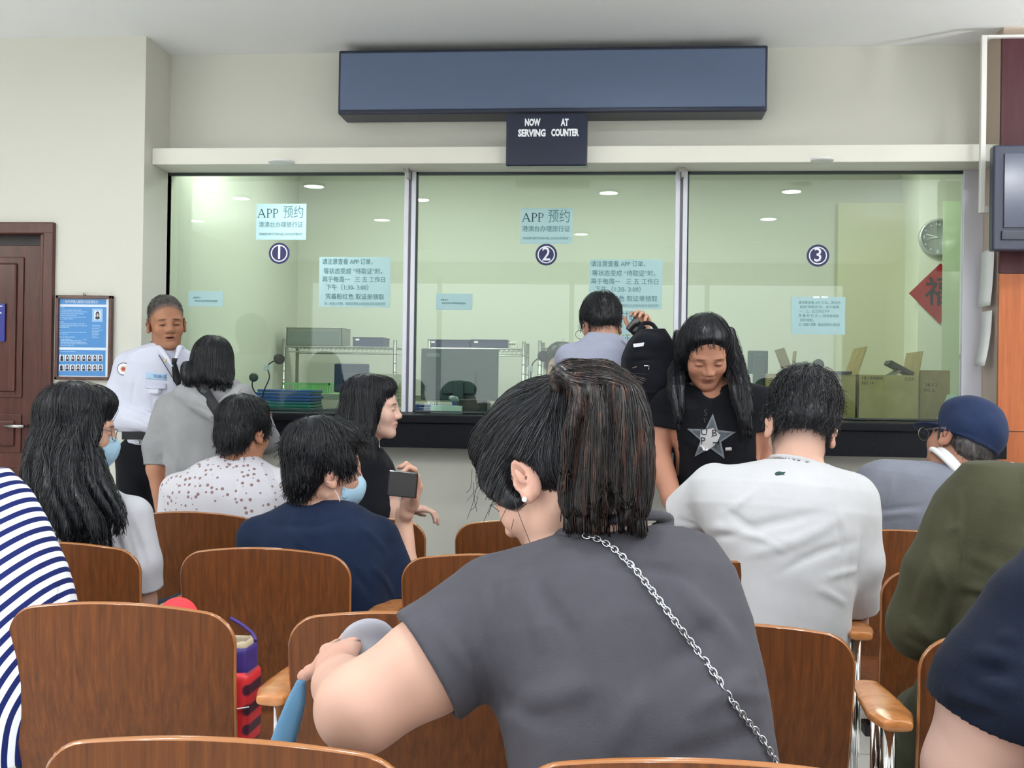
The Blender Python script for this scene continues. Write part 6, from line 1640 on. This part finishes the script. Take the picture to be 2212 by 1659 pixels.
p.body += hand_ops(W(1386, 733, YP-.13), nrm([.05, .1, 1]), nrm([-.35, -.9, .1]), side=-1, s=.95, curls=[(60, 60, 30), (55, 55, 30), (50, 55, 30), (45, 50, 30)], thumb=.7)
hc = W(1296, 1015, YP-.05); p.base = (float(hc[0]), YP-.05, 0)
M_polo = m_cloth('polo_grey', (158, 162, 182), 4, .25)
def post(G):
    G.torus(p.N+p.na*.018, p.na, .066, .011, .006); G.torus(p.N+p.na*.006, p.na, .080, .006, .004)
f = [(W(1250, 780, YP-.12), W(1300, 900, YP-.16), .02, .005), (W(1230, 830, YP-.12), W(1280, 960, YP-.15), .016, -.005), (W(1340, 800, YP-.12), W(1330, 940, YP-.15), .02, -.004)]
def stub2(out, x, y, z):
    m_ = ((y < .0) & (z > -.075)).astype(float)*.45*np.clip((z+.08)/.05, 0, 1)
    return out*(1-m_)[:, None]+np.array(lin((40, 34, 34)))*m_[:, None]
p.make((194, 146, 124), M_polo, h=.0045, hs=.005, folds=f, wr=(.0016, [(1, 0, .5)], 8, 3), post=post, trousers=(legs_standing(hc, .08), M_denim, .009), tintkw=dict(stub=stub2), shirt_name='polo_shirt')
p.hair([('E', (0, -.018, .054), (.084, .102, .090), 0), ('E', (0, -.064, .005), (.062, .045, .045), .02), ('E', (-.066, .012, .034), (.016, .036, .036), .02), ('E', (.066, .012, .034), (.016, .036, .036), .02), ('E', (0, .034, .098), (.058, .052, .040), .02)], M_hair, n=2200, L=.06, flow=radial(p.Hp(0, -.04, .14)), r=.0008, lift=.003, seed=31, cuts=[((0, .074, .060), (0, .95, -.38), .012)])
MB().tube(spline([p.Hp(-.078, -.005, .010), p.Hp(-.074, .06, .014), p.Hp(-.066, .098, .008)], 8), .0013, 6).tube([p.Hp(-.066+.022*math.cos(t), .102, .0+.020*math.sin(t)) for t in np.linspace(0, 6.283, 16)], .0012, 6).tube(spline([p.Hp(.078, -.005, .010), p.Hp(.074, .06, .014), p.Hp(.066, .098, .008)], 8), .0013, 6).tube([p.Hp(.04+.022*math.cos(t), .106, .0+.020*math.sin(t)) for t in np.linspace(0, 6.283, 16)], .0012, 6).build('glasses', mat('glasses_frame', (120, 104, 108), .3, .6), p.root, True)
# phone in the raised hand
c = W(1374, 708, YP-.17); o = empty('smartphone', c, 'black smartphone held up beside the man in the grey polo', 'phone')
MB().box(-.034, .034, -.004, .004, -.032, .032, 0, .003, R=rot(20, 0, 38), c=c).build('case', mat('phone_black', (26, 26, 30), .2, coat=.5), o)
MB().box(-.029, .029, .004, .0046, -.028, .028, 0, 0, R=rot(20, 0, 38), c=c).build('screen', mat('phone_screen', (46, 44, 48), .1), o)
# backpack on the shoulder
c = W(1405, 800, YP-.24)
o = empty('backpack', c, 'black backpack carried beside the man in the grey polo at window 2', 'backpack')
M_bp = m_cloth('backpack_black', (17, 19, 27), 4, .4, 120)
F = Fld(W(1330, 915, YP-.42)-.02, W(1480, 690, YP-.06)+.02, .005)
q = lambda x, y, dy=0: W(x, y, YP-.24+dy)
F.loft([q(1408, 712), q(1404, 735), q(1402, 770), q(1402, 820), q(1404, 865), q(1412, 893)], nrm([1, .25, 0]), [.050, .085, .108, .112, .100, .060], [.05, .08, .095, .10, .09, .05], k=0, pw=3.2)
F.ell(q(1398, 830, -.085), (.078, .035, .095), None, .02).ell(q(1398, 742, -.065), (.055, .03, .04), None, .02)
F.wrinkle(.003, [(1, 0, .6), (.3, 0, 1)], 8, 4)
F.fold(q(1360, 780, -.1), q(1450, 775, -.1), .006, -.006).fold(q(1365, 845, -.12), q(1440, 850, -.12), .006, .006)
fmesh(F, 'bag', M_bp, o)
MB().tube(spline([q(1380, 718), q(1388, 700, .03), q(1408, 700, .03), q(1425, 722)], 14), .009, 8).build('carry_handle', M_bp, o, True)
MB().tube(spline([q(1420, 715), q(1440, 740, .04), q(1456, 790, .05), q(1450, 850, .04)], 14), .010, 8).build('shoulder_strap', M_bp, o, True)
MB().box(-.022, .022, -.001, .001, -.007, .007, 0, .0, R=rot(0, 0, -8), c=onto(F, 1380, 745, .004)).build('white_logo', mat('logo_white', (226, 228, 234), .6), o)
MB().tube([onto(F, 1366, 795, .004), onto(F, 1376, 792, .004)], .0015, 5).tube([onto(F, 1392, 790, .004), onto(F, 1402, 790, .004), onto(F, 1401, 798, .004)], .0015, 5).build('zip_pull', M_chrome, o)
# ================= clerk behind the glass
YC = 6.38
p = Person('seated clerk with a blue face mask behind window 2, facing the room')
p.torso([(1185, 1240, 842, YC, .05), (1155, 1262, 860, YC, .08), (1140, 1272, 890, YC, .11), (1140, 1272, 940, YC, .12), (1145, 1268, 1040, YC, .12)])
p.head(1211, 796, YC, 172, -6, 0, .98).neck(1212, 848, YC)
p.arm([(1152, 880, YC, .048), (1145, 950, YC-.05, .042), (1180, 945, YC-.15, .03)], 1.8)
p.base = (float(W(1212, 900, YC)[0]), YC, 0)
hc = W(1208, 1045, YC)
p.make((194, 150, 128), m_cloth('clerk_shirt', (206, 206, 214), 4), h=.0045, hs=.006, trousers=(legs_seated((hc[0], YC, .62), (hc[0]-.1, YC-.02, .40), (hc[0]+.1, YC-.02, .40)), M_denim, .012))
p.hair(cap_hair(.013)+[('E', (0, -.02, .10), (.07, .08, .05), .02)], M_hair, n=1500, L=.07, flow=radial(p.Hp(0, -.03, .14)), keep=lambda P: p.local(P)[:, 1] < .03, cuts=[((0, .070, .060), (0, .95, -.38), .012)])
mask_on(p)
o = empty('office_stool', (hc[0], YC, 0), 'office stool under the masked clerk', 'stool')
MB().lathe((hc[0], YC+.02, .46), (0, 0, 1), [(.19, 0), (.20, .03), (.17, .06)], 24).build('seat', M_trblk, o, True)
MB().tube([(hc[0], YC+.02, .05), (hc[0], YC+.02, .46)], .025).lathe((hc[0], YC+.02, .0), (0, 0, 1), [(.22, 0), (.22, .02), (.03, .05)], 24).build('pedestal', M_chrome, o, True)
# ================= woman with the star shirt
YS = 4.62
p = Person('standing person with long black hair and black star print T-shirt, head bowed')
p.torso([(1490, 1600, 822, YS+.04, .055), (1440, 1640, 842, YS+.03, .09), (1425, 1655, 880, YS, .125), (1440, 1650, 930, YS-.01, .14), (1452, 1650, 985, YS, .15), (1452, 1655, 1050, YS+.02, .15), (1458, 1660, 1110, YS+.04, .15)], X3, pw=2.2)
p.head(1524, 762, YS-.05, 186, -34, 2, 1.10, 1.04, eyes='closed').neck(1536, 842, YS+.03, .062, .056, opening=.020, shift=.06)
p.arm([(1435, 872, YS, .060), (1418, 975, YS-.02, .053), (1452, 1075, YS-.14, .040), (1462, 1110, YS-.18, .032)], .52, .016, cuff=.072)
p.body += hand_ops(p.last[-1], (.3, -.3, -.9), (.3, 1, 0), s=1.0)
p.arm([(1642, 875, YS, .060), (1668, 985, YS-.02, .050), (1640, 1080, YS-.15, .036)], .52, .016, cuff=.072)
p.body += hand_ops(p.last[-1], (-.2, -.3, -.9), (-.3, 1, 0), s=1.0)
hc = W(1556, 1120, YS+.04); p.base = (float(hc[0]), YS+.04, 0)
M_bt = m_cloth('tee_black', (17, 18, 24), 3, .25)
f = [(W(1450, 930, YS-.15), W(1560, 1010, YS-.16), .016, .004), (W(1620, 930, YS-.15), W(1560, 1020, YS-.16), .016, -.004)]
def post(G): G.cap(W(1537, 835, YS-.08), W(1537, 866, YS-.15), .050, .010, .004, 'sub')
p.make((178, 126, 104), M_bt, h=.0036, hs=.005, folds=f, wr=(.0022, [(1, 0, .4), (.2, 0, 1)], 7, 8), post=post, trousers=(legs_standing(hc, .085), M_denim, .009), tintkw=dict(lips=(120, 66, 62), browk=.7))
hops = [('E', (0, -.022, .044), (.088, .104, .094), 0), ('E', (0, -.060, -.03), (.080, .055, .085), .03), ('E', (0, .030, .086), (.066, .056, .044), .02), ('E', (-.060, -.01, .01), (.03, .05, .06), .02), ('E', (.060, -.01, .01), (.03, .05, .06), .02), ('E', (-.070, -.030, -.040), (.030, .050, .080), .03), ('E', (.070, -.030, -.040), (.030, .050, .080), .03)]
hops += locks([(1468, 720, YS+.04, .012), (1462, 780, YS+.03, .018), (1462, 838, YS-.12, .020), (1468, 885, YS-.17, .014), (1466, 925, YS-.18, .006)], None, None, '', n=12, r0=.012, r1=.004, dep=.02, seed=41, taper=.3)
hops += locks([(1572, 715, YS+.03, .014), (1586, 780, YS+.02, .022), (1600, 838, YS-.11, .030), (1610, 890, YS-.17, .026), (1616, 945, YS-.19, .014)], None, None, '', n=22, r0=.013, r1=.004, dep=.03, seed=42, taper=.35)
hops += locks([(1530, 760, YS+.12, .08), (1545, 840, YS+.14, .10), (1550, 900, YS+.15, .09)], None, None, '', n=24, r0=.016, r1=.006, dep=.02, seed=43)
p.hair(hops, M_hair, h=.0045, n=4200, L=.26, flow=flowdown((0.02, 0, -1), .1), r=.0009, seed=44, lift=.003, stray=.10, step=.013, keep=lambda P: (p.local(P)[:, 1] < .02) | (p.local(P)[:, 2] < -.03), lowz=-.02, cuts=[((0, .064, .060), (0, .93, -.36), .01)])
G = p.FS
M_s1 = mat('star_grey', (104, 110, 118), .7); M_s2 = mat('star_pale', (186, 184, 188), .7); M_s3 = mat('star_dark', (30, 32, 38), .7)
cx0, cy0, Rs = 1536, 946, 56
def fan(name, poly, m, off):
    c_ = (sum(q[0] for q in poly)/len(poly), sum(q[1] for q in poly)/len(poly)); V = [onto(G, *c_, off)]; n = len(poly); K = 6
    ring = []
    for k in range(1, K+1):
        for i in range(n):
            a, b_ = poly[i], poly[(i+1) % n]
            for s_ in range(5):
                t = s_/5; x = a[0]*(1-t)+b_[0]*t; y = a[1]*(1-t)+b_[1]*t
                V.append(onto(G, c_[0]+(x-c_[0])*k/K, c_[1]+(y-c_[1])*k/K, off))
    N = 5*n; Fc = [(0, 1+(i+1) % N, 1+i) for i in range(N)]
    for k in range(K-1):
        for i in range(N): Fc.append((1+k*N+i, 1+k*N+(i+1) % N, 1+(k+1)*N+(i+1) % N, 1+(k+1)*N+i))
    return raw(name, V, Fc, m, p.root, True)
star = []
for k in range(10):
    a = math.radians(-92+36*k+6); r_ = Rs if k % 2 == 0 else Rs*.42
    star.append((cx0+r_*math.cos(a), cy0+r_*.95*math.sin(a)))
fan('star_print', star, M_s1, .0020)
fan('star_inner', [(cx0+(x-cx0)*.80, cy0+(y-cy0)*.80) for x, y in star], mat('star_mid', (70, 76, 84), .7), .0028)
fan('star_shine', [(1513, 930), (1541, 925), (1556, 940), (1548, 958), (1530, 972), (1512, 965)], M_s2, .0036)
fan('star_shine', [(1516, 962), (1530, 968), (1528, 974), (1518, 972)], mat('star_white', (220, 220, 224), .7), .0042)
for s, x, y, h_ in (('U', 1521, 933, 16), ('B', 1543, 936, 15), ('P', 1518, 953, 16), ('T', 1546, 962, 13)):
    text('print_letter', s, h_*YS/FPX*1.35, onto(G, x, y, .006), M_s3, p.root)
for s, x, y, h_ in (('S', 1524, 892, 14), ('T', 1522, 909, 10)):
    text('print_letter', s, h_*YS/FPX*1.35, onto(G, x, y, .005), mat('print_faint', (60, 62, 68), .7), p.root)
patch('print_bar', G, [(1567, 967), (1580, 966), (1581, 973), (1567, 974)], M_s2, p.root, .003, .0005, 2)
o = None
# ================= man in the white T-shirt
p = Person('person with short black hair in white T-shirt with tiny green emblem on the back')
p.torso([(1652, 1786, 998, 3.36, .055), (1572, 1838, 1018, 3.35, .09), (1510, 1868, 1050, 3.33, .125), (1500, 1872, 1100, 3.31, .145), (1530, 1858, 1170, 3.29, .15), (1560, 1840, 1250, 3.28, .15), (1575, 1825, 1420, 3.28, .15)], nrm([1, .05, 0]))
p.head(1730, 922, 3.46, 6, -26, 9, 1.20).neck(1722, 1012, 3.38, .070, .064, opening=.010, shift=.02)
p.arm([(1545, 1060, 3.38, .062), (1478, 1125, 3.46, .055), (1440, 1180, 3.6, .04), (1500, 1300, 3.8, .03)], .9, .02, cuff=.082)
p.arm([(1835, 1085, 3.34, .066), (1846, 1215, 3.33, .060), (1836, 1345, 3.40, .048), (1815, 1365, 3.62, .03)], 1.72, .020, cuff=.078)
p.body += hand_ops(p.last[-1], (-.3, .9, -.1), (0, 0, -1))
p.base = (.345, YR[2]+.25, 0)
M_wt2 = m_cloth('tee_white_b', (192, 192, 196), 3, .15)
f = []
for a, b_, w_, h_ in (((1470, 1130), (1720, 1180), .016, .007), ((1500, 1170), (1800, 1100), .018, -.006), ((1560, 1090), (1700, 1180), .014, -.006), ((1600, 1200), (1830, 1110), .018, .007), ((1680, 1240), (1860, 1170), .014, -.007), ((1800, 1100), (1825, 1260), .014, -.009), ((1780, 1250), (1860, 1230), .012, .008), ((1620, 1150), (1700, 1195), .012, .005), ((1460, 1120), (1520, 1140), .010, -.008), ((1870, 1130), (1840, 1290), .014, -.005), ((1760, 1270), (1830, 1310), .012, .006), ((1640, 1050), (1560, 1110), .012, .004)):
    f.append((W(*a, 3.18), W(*b_, 3.18), w_, h_))
def post(G): G.torus(p.N+p.na*.014, p.na, .080, .0065, .003)
def stub3(out, x, y, z):
    m_ = 1/(1+np.exp(-np.clip((z+.088+.20*np.clip(y+.02, -1, 1)+0*x)/.010, -30, 30)))*(y < .035)
    m_ = m_*.85*np.clip((z+.105)/.06, 0, 1)*(np.abs(x) < .074)
    return out*(1-m_)[:, None]+np.array(lin((34, 30, 34)))*m_[:, None]
p.make((204, 162, 144), M_wt2, h=.0038, hs=.0048, folds=f, wr=(.0026, [(1, 0, .7), (.4, 0, 1)], 6, 12), post=post, trousers=legs_for(p, .345, 2, M_denim), tintkw=dict(stub=stub3))
p.hair([('E', (0, -.018, .056), (.088, .106, .094), 0), ('E', (0, -.060, -.004), (.070, .048, .046), .02), ('E', (-.066, .012, .030), (.020, .036, .036), .02), ('E', (.066, .012, .036), (.020, .036, .034), .02), ('E', (0, .034, .100), (.062, .055, .042), .02)], M_hair, n=4200, L=.075, flow=radial(p.Hp(.01, -.045, .145), .25), r=.0009, lift=.005, stray=.35, seed=51, cuts=[((0, .078, .056), (0, .95, -.36), .012)])
MB().tube(spline([p.Hp(.080, -.016, .004), p.Hp(.078, .02, .014), p.Hp(.072, .08, .012)], 8), .0018, 6).tube(spline([p.Hp(-.080, -.016, .004), p.Hp(-.078, .02, .014), p.Hp(-.072, .08, .012)], 8), .0018, 6).build('glasses_temples', mat('frame_black', (20, 20, 24), .3), p.root, True)
G = p.FS
V_, = [[(1673, 1022), (1679, 1019), (1685, 1018), (1690, 1020), (1695, 1019), (1697, 1021), (1692, 1023), (1696, 1026), (1690, 1025), (1684, 1026), (1679, 1027), (1675, 1026)]]
fan('emblem', V_, mat('emblem_green', (20, 60, 50), .7), .0022)
# ================= man in the blue cap
p = Person('person in blue cap and pale grey sweater with white collar, in the front row')
YK = 4.28
p.torso([(1998, 2092, 1003, YK, .05), (1905, 2135, 1008, YK, .08), (1868, 2150, 1030, YK-.01, .115), (1852, 2160, 1075, YK-.02, .13), (1856, 2158, 1130, YK-.02, .14), (1862, 2150, 1300, YK-.02, .14)], nrm([1, .1, .02]))
p.head(2076, 956, YK+.05, 34, 2, 24, 1.18).neck(2048, 1012, YK+.01, .058, .054, opening=.008)
p.arm([(1882, 1055, YK, .052), (1868, 1150, YK+.03, .047), (1900, 1220, YK+.3, .03)], 1.9, .018)
p.arm([(2135, 1060, YK, .052), (2150, 1160, YK+.03, .047), (2100, 1220, YK+.3, .03)], 1.9, .018)
p.base = (.98, YR[1]+.25, 0)
M_sw = m_cloth('sweater_grey', (116, 119, 131), 5, .4, 200)
f = [(W(1880, 1120, YK-.14), W(1990, 1110, YK-.16), .014, .008), (W(1870, 1105, YK-.14), W(2000, 1090, YK-.16), .012, -.008), (W(1930, 1020, YK-.12), W(1915, 1090, YK-.15), .014, .004)]
p.make((164, 118, 98), M_sw, h=.0045, hs=.0052, folds=f, wr=(.002, [(.3, 0, 1)], 7, 2), trousers=legs_for(p, .98, 1, M_denim), shirt_name='sweater')
F = Fld(p.N-.14, p.N+.14, .0045); F.torus(p.N+p.na*.022, p.na, .066, .013, 0, sx=(X3, 1.08)).torus(p.N+p.na*.004, p.na, .084, .010, .012, sx=(X3, 1.15)); 
F.cap(p.N-p.na*.05, p.N+p.na*.10, .062, .062, 0, 'sub'); fmesh(F, 'collar', m_cloth('collar_white', (226, 226, 228), 3), p.root)
p.hair([('E', (0, -.052, -.015), (.072, .052, .052), 0), ('E', (-.066, .008, .0), (.016, .026, .034), .02), ('E', (.066, .008, .0), (.016, .026, .034), .02)], m_hair('hair_grey', (70, 66, 66)), n=1200, L=.05, r=.0008)
c_, R_, k_ = p.H
F = Fld(c_-.19, c_+.19, .0045)
F.ell(p.Hp(0, -.020, .055), np.array([.092, .112, .090])*k_, R_, 0).ell(p.Hp(0, -.045, .03), np.array([.088, .088, .066])*k_, R_, .03).ell(p.Hp(0, .0, .095), np.array([.080, .095, .052])*k_, R_, .03)
F.plane(p.Hp(0, -.06, -.008), R_ @ np.array([0, .10, -1.0]), .006)
F.torus(p.Hp(0, -.018, .002), R_ @ np.array([0, -.12, 1.0]), .100*k_, .005, .004, sx=(R_[:, 0], .93))
for i in range(6):
    a = i*math.pi/3+.4; F.fold(p.Hp(0, -.02, .150), p.Hp(.095*math.sin(a), -.02+.115*math.cos(a), .02), .004, -.0035)
F.wrinkle(.002, [(1, 0, .5)], 10, 3)
F.ell(p.Hp(0, -.02, .148), .008, None, .004)
fmesh(F, 'cap_crown', m_cloth('cap_blue', (34, 46, 76), 6, .3), p.root)
F = Fld(p.Hp(0, .12, .03)-.14, p.Hp(0, .12, .03)+.14, .004)
F.ell(p.Hp(0, .085, .028), np.array([.080, .100, .010])*k_, R_, 0); fmesh(F, 'cap_brim', m_cloth('cap_blue', (34, 46, 76), 6, .3), p.root)
MB().tube(spline([p.Hp(-.080, -.010, .006), p.Hp(-.076, .05, .010), p.Hp(-.070, .090, .006)], 8), .0016, 6).tube([p.Hp(-.058+.024*math.cos(t), .100, -.004+.020*math.sin(t)) for t in np.linspace(0, 6.283, 16)], .0016, 6).tube([p.Hp(.03+.024*math.cos(t), .110, -.004+.020*math.sin(t)) for t in np.linspace(0, 6.283, 16)], .0016, 6).tube([p.Hp(-.034, .104, .0), p.Hp(.006, .110, .0)], .0016, 6).build('glasses', mat('glasses_steel', (150, 152, 140), .25, .8), p.root, True)
# ================= person in the olive jacket
YO = 2.66
p = Person('person in an olive green jacket at the right edge, only the back seen')
p.torso([(2150, 2440, 1016, YO, .06), (2092, 2450, 1026, YO, .095), (2068, 2400, 1085, YO-.01, .13), (2062, 2410, 1180, YO-.02, .15), (2058, 2410, 1290, YO-.03, .155), (2052, 2405, 1400, YO-.03, .16), (2050, 2400, 1560, YO-.02, .16)], nrm([1, .08, 0]))
p.head(2360, 900, YO+.08, -20, -8, 0, 1.08).neck(2320, 1030, YO)
p.arm([(2098, 1110, YO, .072), (2035, 1240, YO-.02, .066), (1992, 1350, YO+.0, .058), (2075, 1405, YO+.22, .036)], 2.9, .018, cuff=.052, k=.03)
p.body += hand_ops(p.last[-1], (.5, .8, -.1), (0, 0, -1))
p.arm([(2370, 1110, YO, .066), (2440, 1290, YO, .055), (2380, 1400, YO+.25, .036)], 1.9, .018)
p.base = (.865, YR[3]+.25, 0)
M_ol = m_cloth('jacket_olive', (62, 62, 46), 6, .35, 160)
f = []
for a, b_, w_, h_ in (((2080, 1050), (2070, 1260), .008, -.008), ((2072, 1050), (2062, 1250), .010, .006), ((2075, 1265), (2200, 1275), .012, .006), ((2070, 1290), (2210, 1310), .014, -.006), ((2030, 1200), (1975, 1330), .014, .007), ((2050, 1230), (2010, 1360), .014, -.010), ((1960, 1330), (2040, 1400), .012, .007), ((1950, 1370), (2020, 1410), .010, -.006), ((2040, 1150), (2080, 1130), .010, .006), ((2100, 1350), (2200, 1380), .014, .005), ((2080, 1200), (2180, 1240), .016, .004), ((2010, 1180), (2050, 1290), .010, .006)):
    f.append((W(*a, YO-.14), W(*b_, YO-.14), w_, h_))
def post(G): G.torus(p.N+p.na*.02, p.na, .075, .012, .006)
kn = W(1900, 1700, YO+.1)
p.make((206, 160, 140), M_ol, h=.005, hs=.005, folds=f, wr=(.0028, [(1, 0, .6), (.2, 0, 1)], 7, 5), post=post, trousers=None, shirt_name='jacket')
th = [('cap', (W(2150, 1500, YO+.05), W(2010, 1560, YO+.26), .10, .085), dict(k=.04)), ('cap', (W(2010, 1560, YO+.26), W(1985, 1900, YO+.16), .085, .06), dict(k=.04)), ('cap', (W(2260, 1500, YO+.05), W(2270, 1580, YO+.40), .10, .08), dict(k=.04)), ('cap', (W(2270, 1580, YO+.40), W(2270, 1900, YO+.36), .08, .06), dict(k=.04)),
      ('cap', (W(2040, 1440, YO-.06), W(2005, 1560, YO-.02), .045, .055), dict(k=.03)), ('cap', (W(2005, 1560, YO-.02), W(1945, 1680, YO-.02), .055, .05), dict(k=.03))]
T = p.field(th, .007); T.fold(W(1972, 1460, YO-.1), W(2000, 1570, YO-.1), .010, .008).fold(W(1990, 1480, YO-.1), W(2010, 1580, YO-.1), .010, -.008).wrinkle(.003, [(1, 0, .3)], 8, 3)
fmesh(T, 'trousers', m_cloth('trousers_olive', (56, 57, 43), 6, .3, 160), p.root)
p.hair(cap_hair(.014), M_hair, n=800, L=.08)
# ================= person in navy, bottom right corner
YN = 1.80
p = Person('person in a dark navy knit top at the bottom right corner, bare elbow seen')
p.torso([(2330, 2500, 1140, YN+.02, .06), (2250, 2590, 1170, YN, .10), (2210, 2640, 1260, YN, .13), (2200, 2650, 1400, YN-.01, .15), (2195, 2650, 1560, YN-.02, .15), (2190, 2650, 1760, YN-.02, .15)], X3)
p.head(2440, 960, YN+.12, 5, -14, 0, 1.05).neck(2415, 1150, YN+.02)
p.arm([(2255, 1340, YN-.02, .078), (2165, 1500, YN-.04, .086), (2100, 1660, YN-.02, .070), (2170, 1760, YN+.2, .04)], 1.25, .017, cuff=.098, k=.03)
p.body += hand_ops(p.last[-1], (.5, .8, -.1), (0, 0, -1))
p.arm([(2620, 1340, YN, .06), (2680, 1600, YN, .05), (2600, 1700, YN+.25, .035)], .9)
p.base = (.757, YR[4]+.27, 0)
f = []
for a, b_, w_, h_ in (((2095, 1412), (2180, 1425), .014, .014), ((2100, 1440), (2190, 1450), .014, -.010), ((2030, 1488), (2150, 1530), .014, .014), ((2040, 1520), (2160, 1560), .014, -.011), ((2110, 1470), (2200, 1490), .014, .006), ((2060, 1570), (2170, 1620), .016, .006), ((2150, 1380), (2200, 1370), .012, .008)):
    f.append((W(*a, YN-.13), W(*b_, YN-.13), w_, h_))
M_nk = m_cloth('knit_navy', (15, 22, 38), 4, .4, 240)
p.make((208, 172, 158), M_nk, h=.005, hs=.0045, folds=f, wr=(.0022, [(.5, 0, 1)], 9, 6), trousers=(legs_seated((.87, 1.76, .50), (.80, 2.14, .50), (1.0, 2.14, .50)), M_denim, .012))
p.hair(cap_hair(.014), M_hair, n=600, L=.08)
# ------------------------------------------------------------------ bags between the chairs
xb = WX(530, 2.42); zt = W(525, 1350, 2.42)[2]
o = empty('shopping_bag', (WX(500, 2.55), 2.6, .43), 'tall red plaid and purple shopping bag standing on the chair between two chair backs', 'bag')
Yb = 2.52; xa, xb2 = WX(430, Yb), WX(553, Yb); z0, z1, zm = .465, W(540, 1395, Yb)[2], W(540, 1450, Yb)[2]
M_red = mat('bag_red', (196, 36, 44), .5); n_, l_, b_ = nodes(M_red)
chk = n_.new('ShaderNodeTexWave'); chk.inputs['Scale'].default_value = 9; chk.bands_direction = 'X'; chk2 = n_.new('ShaderNodeTexWave'); chk2.inputs['Scale'].default_value = 7; chk2.bands_direction = 'Z'
cc = coords(M_red); l_.new(cc.outputs[0], chk.inputs['Vector']); l_.new(cc.outputs[0], chk2.inputs['Vector'])
ml = n_.new('ShaderNodeMath'); ml.operation = 'MULTIPLY'; l_.new(chk.outputs['Fac'], ml.inputs[0]); l_.new(chk2.outputs['Fac'], ml.inputs[1])
rp = n_.new('ShaderNodeValToRGB'); rp.color_ramp.elements[0].color = (*lin((206, 38, 46)), 1); rp.color_ramp.elements[1].color = (*lin((60, 14, 40)), 1); rp.color_ramp.elements[0].position = .25; rp.color_ramp.elements[1].position = .6
l_.new(ml.outputs[0], rp.inputs[0]); l_.new(rp.outputs[0], b_.inputs['Base Color'])
M_pur = mat('bag_purple', (52, 30, 110), .55)
F = Fld((xa-.03, Yb-.08, z0-.02), (xb2+.03, Yb+.14, z1+.06), .004)
F.box(((xa+xb2)/2, Yb+.03, (z0+zm)/2), ((xb2-xa)/2, .055, (zm-z0)/2), None, .015).wrinkle(.003, [(1, 0, .3)], 8, 3); fmesh(F, 'red_body', M_red, o)
F = Fld((xa-.03, Yb-.08, zm-.06), (xb2+.03, Yb+.14, z1+.06), .0035)
F.box(((xa+xb2)/2-.003, Yb+.03, (zm+z1)/2-.02), ((xb2-xa)/2-.004, .048, (z1-zm)/2+.02), None, .014)
F.box(((xa+xb2)/2-.003, Yb+.03, z1), ((xb2-xa)/2-.014, .038, .03), None, .012, 0, 'sub').fold((xb2-.03, Yb-.02, zm), (xb2-.03, Yb-.02, z1), .006, .005); fmesh(F, 'purple_panel', M_pur, o)
F = Fld((xa-.03, Yb-.08, z1-.05), (xb2+.03, Yb+.14, z1+.06), .0035)
F.box(((xa+xb2)/2-.003, Yb+.03, z1-.004), ((xb2-xa)/2-.008, .044, .014), None, .012).box(((xa+xb2)/2-.003, Yb+.03, z1), ((xb2-xa)/2-.017, .034, .04), None, .012, 0, 'sub'); fmesh(F, 'beige_lining', mat('lining_beige', (176, 160, 134), .7), o)
V = [W(497, 1335, Yb+.07), W(520, 1348, Yb+.07), W(545, 1368, Yb+.06), W(553, 1385, Yb+.05)]
MB().tube(spline(V, 12), .0045, 8).build('folded_edge', M_pur, o, True)
MB().tube([W(508, 1532, Yb-.03), W(538, 1527, Yb-.03)], .0016, 5).build('pale_stitching', M_strap, o)
o = empty('red_cloth', W(385, 1310, 2.6), 'small bright red folded cloth showing above the empty brown chair back', 'cloth')
F = Fld(W(385, 1310, 2.6)-.10, W(385, 1310, 2.6)+.10, .0035); F.ell(W(383, 1312, 2.6), (.032, .03, .020)).ell(W(395, 1322, 2.6), (.034, .03, .016)).cap(W(385, 1325, 2.6), W(385, 1380, 2.6), .03, .03); F.fold(W(355, 1304, 2.57), W(410, 1304, 2.57), .004, -.004); fmesh(F, 'folded_cloth', mat('cloth_red', (226, 50, 60), .7), o)
